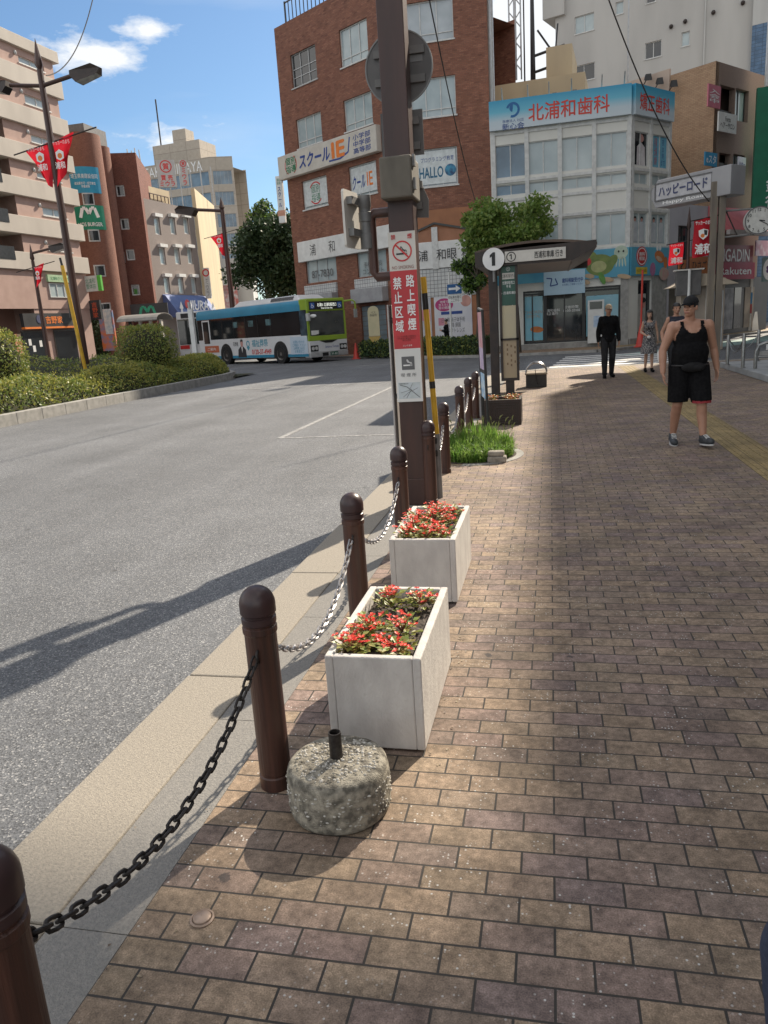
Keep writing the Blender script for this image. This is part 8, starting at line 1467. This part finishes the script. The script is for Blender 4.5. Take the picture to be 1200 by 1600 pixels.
def build_person(loc, rz, h, label, pose, outfit, skin, voxel=.010, fem=False):
    J = dict(DEF); J.update(pose); s = h / 1.75; st = J['stout']; r = thing('person', loc, label, 'person'); r.rotation_euler = (0, 0, rz); r.scale = (s, s, s)
    V = lambda k: Vector(J[k]); F_ = V('face').normalized(); S_ = Vector((F_.y, -F_.x, 0)); up = Vector((0, 0, 1))
    def torso(mb, g=0.0):
        P_ = V('pelvis'); C_ = V('chest'); w = st * (.92 if fem else 1)
        mb.ell(P_, (.165 * w + g, .118 * w + g, .13 + g), 18, 12); mid = P_.lerp(C_, .48) + Vector((0, -.018 * (st - .9) * 4, 0)); wa = (.135 if fem else .158) * w
        mb.ell(mid, (wa * (1.1 if st > 1.1 else 1) + g, (.105 if fem else .12) * w * (1.12 if st > 1.1 else 1) + g, .17 + g), 18, 12); mb.ell(C_, (.165 * w + g, .112 * w + g, .17 + g), 18, 12)
        if not fem: mb.ell(C_ + Vector((-.075, -.06, .05)), (.085 + g, .06 + g, .07 + g), 12, 8); mb.ell(C_ + Vector((.075, -.06, .05)), (.085 + g, .06 + g, .07 + g), 12, 8)
        else: mb.ell(C_ + Vector((-.065, -.075, 0)), (.06 + g, .055 + g, .06 + g), 12, 8); mb.ell(C_ + Vector((.065, -.075, 0)), (.06 + g, .055 + g, .06 + g), 12, 8)
        capsule(mb, V('shl') * .8 + C_ * .2 * 0 + Vector((0, 0, V('shl').z * .2)), V('shr') * .8 + Vector((0, 0, V('shr').z * .2)), .062 * w + g, .062 * w + g)
        for a in ('shl', 'shr'): capsule(mb, V('neck') + Vector((0, .01, -.01)), V(a).lerp(V('neck'), .25), .05 * w + g, .052 * w + g)
    def arm(mb, c, g=0.0, frac=1.0):
        a, b, d = V('sh' + c), V('el' + c), V('wr' + c); k = (.82 if fem else 1.0) * (st * .5 + .5)
        capsule(mb, a, b, .056 * k * (1.08 if st > 1.1 else 1) + g, .042 * k + g); mb.ell(a + Vector((0, 0, .005)), (.062 * k + g, .06 * k + g, .065 * k + g), 12, 8)
        if frac >= 1: capsule(mb, b, b.lerp(d, .35), .043 * k + g, .043 * k + g); capsule(mb, b.lerp(d, .35), d, .043 * k + g, .028 * k + g)
    def leg(mb, c, g=0.0, lower=True, g2=None):
        a, b, d = V('hi' + c), V('kn' + c), V('an' + c); k = st * .5 + .5; k *= .92 if fem else 1; g2 = g if g2 is None else g2
        capsule(mb, a, b, .088 * k + g, .056 * k + g2)
        if lower: calf = b.lerp(d, .3) + Vector((0, .02, 0)); capsule(mb, b, calf, .054 * k + g2, .056 * k + g2); capsule(mb, calf, d, .056 * k + g2, .034 * k + g2)
    mb = MB(); torso(mb)
    for c in 'lr':
        arm(mb, c); leg(mb, c); hand(mb, V('wr' + c) + (V('wr' + c) - V('el' + c)).normalized() * .01, J['hd' + c], (1, -.2, 0) if c == 'l' else (-1, -.2, 0), 1 if c == 'l' else -1, .95 if not fem else .82, .55)
        capsule(mb, V('an' + c) - Vector((0, -.02, .03)), V('to' + c), .036, .03)
    Hh = V('head'); N_ = V('neck'); capsule(mb, N_ + Vector((0, .005, -.04)), Hh + Vector((0, .012, -.06)), .056 * (1.1 if st > 1.1 else 1) * (.85 if fem else 1), .054 * (.85 if fem else 1))
    def hp(f, sd_, z): return Hh + F_ * f + S_ * sd_ + up * z
    def hell(f, sd_, z, rf, rs, rz_):       # ellipsoid aligned with the turned head
        n, k_ = 14, 10; vs = []
        for i in range(k_ + 1):
            th = math.pi * i / k_
            for j in range(n): ph = 2 * math.pi * j / n; vs.append(hp(f + rf * math.sin(th) * math.cos(ph), sd_ + rs * math.sin(th) * math.sin(ph), z - rz_ * math.cos(th)))
        mb.add(vs, [(i * n + j, i * n + (j + 1) % n, (i + 1) * n + (j + 1) % n, (i + 1) * n + j) for i in range(k_) for j in range(n)])
    hell(-.01, 0, .03, .092, .074, .088); hell(.022, 0, -.035, .066, .062, .075); hell(.055, 0, -.082, .03, .036, .026); hell(.062, .034, -.02, .024, .022, .02); hell(.062, -.034, -.02, .024, .022, .02); hell(.085, 0, .022, .016, .045, .012)
    capsule(mb, hp(.085, 0, .012), hp(.103, 0, -.026), .009, .014, 8); capsule(mb, hp(.094, .011, -.03), hp(.094, -.011, -.03), .009, .009, 8); capsule(mb, hp(.083, -.02, -.062), hp(.083, .02, -.062), .011, .011, 8)
    for sd_ in (-1, 1): hell(-.005, sd_ * .074, -.012, .022, .01, .032)
    skinmesh(mb, 'body', skin, r, voxel * .75, 3)
    for sd_ in (-1, 1): mb = MB(); mb.ell(hp(.082, sd_ * .030, .004), (.010, .010, .006), 10, 6); mb.build('eye', M_eye, None); e = bpy.data.objects[[o.name for o in COL.objects if o.name.startswith('eye') and o.parent is None and o.data.name.startswith('eye')][-1]]; e.parent = r
    for sd_ in (-1, 1): mb = MB(); capsule(mb, hp(.088, sd_ * .018, .024), hp(.078, sd_ * .046, .024), .005, .004, 6); o = mb.build('eyebrow', M_hair, None); o.parent = r
    mb = MB(); capsule(mb, hp(.091, -.018, -.062), hp(.091, .018, -.062), .006, .006, 8); o = mb.build('mouth', M_lip, None); o.parent = r
    fn = dict(torso=torso, arm=arm, leg=leg, hp=hp, hell=hell, V=V, r=r, F=F_, S=S_, voxel=voxel)
    outfit(fn); return r
def bare(mb, name, m, r, **k): o = mb.build(name, m, None, **k); o.parent = r; return o
def cap_(fn, m, mbrim):
    hp = fn['hp']; mb = MB(); n, k_ = 20, 7; vs = []
    for i in range(k_ + 1):
        th = math.pi / 2 * i / k_
        for j in range(n): ph = 2 * math.pi * j / n; vs.append(hp(-.008 + .103 * math.cos(th) * math.cos(ph), .084 * math.cos(th) * math.sin(ph), .045 + .088 * math.sin(th)))
    mb.smooth = True; mb.add(vs, [(i * n + j, i * n + (j + 1) % n, (i + 1) * n + (j + 1) % n, (i + 1) * n + j) for i in range(k_) for j in range(n)]); c = bare(mb, 'cap', m, fn['r'])
    mb = MB(); mb.smooth = True; top_ = []
    for i in range(5):
        f = .075 + .08 * i / 4
        for j in range(9): a = -1 + 2 * j / 8; w_ = .078 * math.sqrt(max(0, 1 - (i / 4 * .82) ** 2)); top_.append(hp(f - .03 * a * a, a * w_, .05 - .02 * i / 4 - .012 * a * a))
    mb.add(top_, [(i * 9 + j, i * 9 + j + 1, (i + 1) * 9 + j + 1, (i + 1) * 9 + j) for i in range(4) for j in range(8)]); mb.add([v + Vector((0, 0, -.006)) for v in top_], [(i * 9 + j, (i + 1) * 9 + j, (i + 1) * 9 + j + 1, i * 9 + j + 1) for i in range(4) for j in range(8)]); b = mb.build('brim', mbrim, None); b.parent = c
    return c
def hairback(fn, low=-.03, m=M_hair, thick=.006):
    mb = MB(); fn2 = fn['hp']; n, k_ = 20, 10; vs = []
    for i in range(k_ + 1):
        th = math.pi * .62 * i / k_
        for j in range(n):
            ph = 2 * math.pi * j / n; f = (.098 + thick) * math.sin(th) * math.cos(ph); sd_ = (.080 + thick) * math.sin(th) * math.sin(ph); z = .03 + (.094 + thick) * math.cos(th); vs.append((f, sd_, z))
    keep = [(i * n + j, i * n + (j + 1) % n, (i + 1) * n + (j + 1) % n, (i + 1) * n + j) for i in range(k_) for j in range(n) if not (vs[i * n + j][0] > .04 and vs[i * n + j][2] < .062) and vs[i * n + j][2] > low]
    mb.smooth = True; mb.add([fn2(f - .01, a, z) for f, a, z in vs], keep); return bare(mb, 'hair', m, fn['r'])
def shoes(fn, m, msole, size=1.0, lace=None):
    for c in 'lr':
        a, t = fn['V']('an' + c), fn['V']('to' + c); heel = a + Vector((0, .035, -.055)); d = (t - heel); mb = MB(); capsule(mb, heel + Vector((0, 0, .012)), t + Vector((0, 0, .004)), .041 * size, .038 * size); capsule(mb, a + Vector((0, .01, -.0)), heel + d * .35 + Vector((0, 0, .03)), .044 * size, .042 * size); mb.ell(t.lerp(heel, .18), (.045 * size, .05 * size, .036 * size), 12, 8)
        lo = min(heel.z, t.z); o = skinmesh(mb, 'shoe', m, fn['r'], .008, 3)
        mb = MB(); u = Vector((-d.y, d.x, 0)).normalized() if abs(d.x) + abs(d.y) > 1e-3 else Vector((1, 0, 0)); dn = d.normalized(); nrm = u.cross(dn); nrm = nrm if nrm.z < 0 else -nrm; pts = []
        for k in range(18): an = 2 * math.pi * k / 18; q = heel.lerp(t, .5) + dn * math.cos(an) * (d.length / 2 + .044 * size) + u * math.sin(an) * .045 * size * (1.05 if math.cos(an) > 0 else .9) + nrm * .026; pts.append(q)
        mb.prism(pts, nrm * .016); so_ = mb.build('sole', msole, None); so_.parent = o
        if lace:
            mb = MB()
            for k in range(4): q = a.lerp(t, .25 + .12 * k) + Vector((0, -.01, .036 - .006 * k)); mb.tube([q + u * .028, q + Vector((0, 0, .007)), q - u * .028], .0045, 5)
            la = mb.build('laces', lace, None); la.parent = o
# --- man in the tank top
def outfit_tank(fn):
    V = fn['V']; r = fn['r']; mb = MB(); fn['torso'](mb, .013); mb.ell((0, -.005, 1.03), (.212, .172, .15), 18, 12)
    def cut(v):
        x, y, z = abs(v.x), v.y, v.z
        if z < .91: return True
        if x > .185 - max(0, (z - 1.30)) * .42 and x > .135: return True if z > 1.255 else x > .235
        neck = (1.335 + 8.5 * x * x) if y < 0 else (1.39 + 5 * x * x)
        return z > neck and x < .088 or z > 1.475
    skinmesh(mb, 'tank_top', M_cblack, r, .010, 3, cut)
    mb = MB(); mb.ell(V('pelvis') + Vector((0, 0, .015)), (.196, .158, .135), 18, 12)
    for c in 'lr': fn['leg'](mb, c, .038, False, .058)
    lo = {'l': .515, 'r': .535}
    sh = skinmesh(mb, 'shorts', M_cblack, r, .011, 5, lambda v: v.z < (.525 if v.x < 0 else .545) or v.z > .99, .004)
    mb = MB(); fn['leg'](mb, 'r', .030, False, .050); skinmesh(mb, 'red_lining', mat('red_lining', (.30, .03, .035), (.24, .02, .03), scale=10, rough=.8), sh, .011, 4, lambda v: v.z < .522 or v.z > .57)
    mb = MB(); mb.ell((.0, -.172, .945), (.14, .030, .058), 16, 8); mb.ell((.05, -.19, .935), (.07, .022, .04), 14, 8); pch = bare(mb, 'waist_pouch', mat('pouch_black', (.010, .010, .011), (.015, .015, .016), scale=12, rough=.7, spec=.2), r)
    mb = MB(); mb.tube([(.215 * math.cos(t), .175 * math.sin(t), .965) for t in [2 * math.pi * k / 28 for k in range(28)]], .011, 6, closed=True); bl_ = mb.build('belt', M_ink, None); bl_.parent = pch
    cap_(fn, mat('cap_black', (.012, .012, .013), (.020, .020, .022), scale=20, rough=.8, spec=.2), M_cblack); hairback(fn, -.02, thick=-.002)
    shoes(fn, mat('shoe_dark', (.025, .03, .036), (.05, .055, .06), scale=25, rough=.6), mat('sole_white', (.55, .55, .54), rough=.6), 1.08, M_wt)
tank = dict(stout=1.16, face=(-.68, -.74, 0), head=(-.012, -.02, 1.63), knl=(-.125, -.01, .50), anl=(-.12, .17, .10), tol=(-.15, -.04, .035), knr=(.115, -.15, .505), anr=(.135, -.19, .115), tor=(.165, -.385, .085), ell=(-.305, .02, 1.14), elr=(.295, .07, 1.14), wrl=(-.315, -.05, .895), wrr=(.335, .05, .90), shl=(-.205, 0, 1.405), shr=(.205, 0, 1.405), hil=(-.105, 0, .92), hir=(.105, 0, .92), hdl=(.12, -.18, -1), hdr=(.02, -.05, -1))
build_person((1.61, 9.72, 0), .12, 1.75, 'man in a black tank top, black shorts and black cap walking towards the camera', tank, outfit_tank, M_skin, .009)
# --- man in the black sweater
def outfit_sweater(fn, msw=None, mtr=None, cap=True, bag=False):
    V = fn['V']; r = fn['r']; mb = MB(); fn['torso'](mb, .020)
    for c in 'lr': fn['arm'](mb, c, .017)
    skinmesh(mb, 'sweater', msw or M_cblack, r, .013, 4, lambda v: v.z < .86 and abs(v.x) < .2 or v.z > 1.49 or (v - V('wrl')).length < .035 or (v - V('wrr')).length < .035)
    mb = MB(); mb.ell(V('pelvis'), (.172, .128, .12), 16, 10)
    for c in 'lr':
        fn['leg'](mb, c, .016, True, .024); capsule(mb, V('kn' + c).lerp(V('an' + c), .5), V('an' + c) + Vector((0, .01, -.01)), .066, .06)
    skinmesh(mb, 'trousers', mtr or M_cgrey, r, .013, 4, lambda v: v.z < .075 or v.z > 1.0)
    if cap: cap_(fn, mat('cap_beige', (.42, .31, .20), (.36, .27, .18), scale=10, rough=.8), mat('cap_beige2', (.30, .23, .16), rough=.8))
    hairback(fn, -.03, thick=-.002 if cap else .008); shoes(fn, M_cblack, M_ink, 1.05)
    if bag: mb = MB(); mb.tube([(-.12, -.13, 1.40), (.0, -.16, 1.2), (.16, -.12, 1.0)], .008, 6); bare(mb, 'strap', M_ink, r)
walk = dict(knl=(-.10, -.10, .50), anl=(-.10, -.10, .09), tol=(-.13, -.30, .04), knr=(.10, -.0, .50), anr=(.11, .17, .11), tor=(.13, -.02, .035), ell=(-.23, .05, 1.13), elr=(.235, .02, 1.13), wrl=(-.24, -.02, .89), wrr=(.235, -.10, .90), shl=(-.165, 0, 1.40), shr=(.165, 0, 1.40), stout=.92)
p = G(950, 590); build_person((p.x, p.y, 0), .1, 1.80, 'man in a black long sleeved top and beige cap walking on the pavement', walk, outfit_sweater, M_skin, .013)
# --- woman in the patterned dress
def dress_mat():
    m = bpy.data.materials.new('patterned_dress'); m.use_nodes = True; t = m.node_tree; p = t.nodes['Principled BSDF']; p.inputs['Roughness'].default_value = .85
    tcn = N(t, 'ShaderNodeTexCoord'); v = N(t, 'ShaderNodeTexVoronoi', feature='F1'); v.inputs['Scale'].default_value = 34; t.links.new(tcn.outputs['Object'], v.inputs['Vector']); mr = N(t, 'ShaderNodeMapRange'); t.links.new(v.outputs['Distance'], mr.inputs[0]); mr.inputs[1].default_value = .36; mr.inputs[2].default_value = .44
    mx = N(t, 'ShaderNodeMix', data_type='RGBA'); t.links.new(mr.outputs[0], mx.inputs['Factor']); mx.inputs['A'].default_value = (.38, .36, .34, 1); mx.inputs['B'].default_value = (.07, .07, .08, 1); t.links.new(mx.outputs['Result'], p.inputs['Base Color']); return m
def outfit_dress(fn):
    V = fn['V']; r = fn['r']; mb = MB(); fn['torso'](mb, .014); capsule(mb, (0, 0, 1.0), (0, -.01, .62), .165, .225, 24); capsule(mb, (0, -.01, .7), (0, -.01, .50), .20, .235, 24)
    o = skinmesh(mb, 'dress', dress_mat(), r, .013, 5, lambda v: v.z < .52 or v.z > 1.465 or (abs(v.x) < .075 and v.z > 1.41))
    mb = MB(); mb.tube([(-.13, .02, 1.46), (-.10, -.125, 1.33), (.02, -.165, 1.15), (.13, -.14, 1.0)], .012, 6); bare(mb, 'bag_strap', M_ink, r)
    mb = MB(); mb.ell((-.05, -.27, 1.0), (.055, .02, .04), 12, 8); bare(mb, 'white_pouch', M_wt, r)
    hairback(fn, -.06, thick=.012); mb = MB(); hp = fn['hp']
    capsule(mb, hp(-.05, 0, .05), hp(-.065, 0, -.19), .075, .062)
    for s_ in (-1, 1): capsule(mb, hp(-.01, s_ * .062, .06), hp(.0, s_ * .085, -.19), .034, .028)
    for k in range(-2, 3): capsule(mb, hp(.062, k * .02, .098), hp(.088, k * .022, .048), .018, .010, 8)
    skinmesh(mb, 'long_hair', M_hair, r, .010, 3); shoes(fn, M_cblack, M_ink, .95)
wom = dict(knl=(-.075, -.02, .50), anl=(-.08, .06, .09), tol=(-.09, -.13, .035), knr=(.075, -.08, .50), anr=(.085, -.06, .09), tor=(.10, -.25, .035), ell=(-.22, .03, 1.14), wrl=(-.10, -.19, 1.04), elr=(.225, .03, 1.13), wrr=(.24, -.02, .90), hdl=(.6, -.5, -.15), shl=(-.155, 0, 1.39), shr=(.155, 0, 1.39), stout=.9)
p = G(1013, 581); build_person((p.x, p.y, 0), .05, 1.60, 'woman with long black hair in a grey patterned sleeveless dress with a cross body strap', wom, outfit_dress, M_skin2, .012, True)
# --- partly hidden walker with a white bag
def outfit_vest(fn):
    V = fn['V']; r = fn['r']; mb = MB(); fn['torso'](mb, .014); skinmesh(mb, 'dark_top', mat('navy_cloth', (.014, .016, .028), (.02, .022, .036), scale=20, rough=.85), r, .012, 4, lambda v: v.z < .9 or v.z > 1.47 or (abs(v.x) > .17 and v.z > 1.22))
    mb = MB(); mb.ell(V('pelvis'), (.175, .13, .12), 16, 10)
    for c in 'lr': fn['leg'](mb, c, .018, True, .022)
    skinmesh(mb, 'trousers', M_cgrey, r, .013, 4, lambda v: v.z < .08 or v.z > 1.0); hairback(fn, -.04, thick=.008); shoes(fn, M_cblack, M_ink)
    mb = MB(); w = V('wrl'); mb.ell(w + Vector((-.02, 0, -.28)), (.11, .07, .19), 14, 10); capsule(mb, w + Vector((0, 0, -.07)), w + Vector((-.02, 0, -.2)), .012, .03); skinmesh(mb, 'white_bag', M_wt, r, .012, 3)
p = at(1054, 590, 17.6); p.z = 0; build_person((p.x, p.y, 0), .2, 1.72, 'walker in a dark sleeveless top carrying a white bag, half hidden behind the big man', dict(walk, wrl=(-.30, -.1, .92), ell=(-.29, .04, 1.14)), outfit_vest, M_skin, .013)
# --- waiting person behind the hedge
p = at(699, 545, 39.2)
build_person((p.x, 39.2, .08), -1.2, 1.66, 'person in black standing behind the low hedge and looking at a phone', dict(face=(.1, -1, -.25), ell=(-.23, .0, 1.13), elr=(.23, .0, 1.13), wrl=(-.07, -.24, 1.16), wrr=(.08, -.26, 1.17), hdl=(.2, -.8, .3), hdr=(-.2, -.8, .3)), lambda fn: (outfit_sweater(fn, M_cblack, M_cblack, False), bare(MB().box(-.035, .035, -.36, -.35, 1.17, 1.31), 'phone', M_ink, fn['r'])), M_skin2, .014)
# --- passer-by at the bottom right corner (only a denim leg is in the picture)
def outfit_denim(fn): outfit_sweater(fn, mat('navy_jacket', (.015, .02, .035), (.02, .026, .045), scale=20, rough=.85), M_denim, False)
build_person((.63, .95, 0), math.pi, 1.74, 'passer by in dark blue denim, cut off at the bottom right corner', dict(knl=(-.10, .06, .50), anl=(-.1, .28, .16), tol=(-.1, .12, .06), hir=(.11, 0, .92), knr=(.20, -.27, .53), anr=(.17, -.22, .10), tor=(.19, -.44, .05), elr=(.2, .06, 1.13), wrr=(.19, .1, .9)), outfit_denim, M_skin, .012)
bpy.data.objects.remove(_fo)
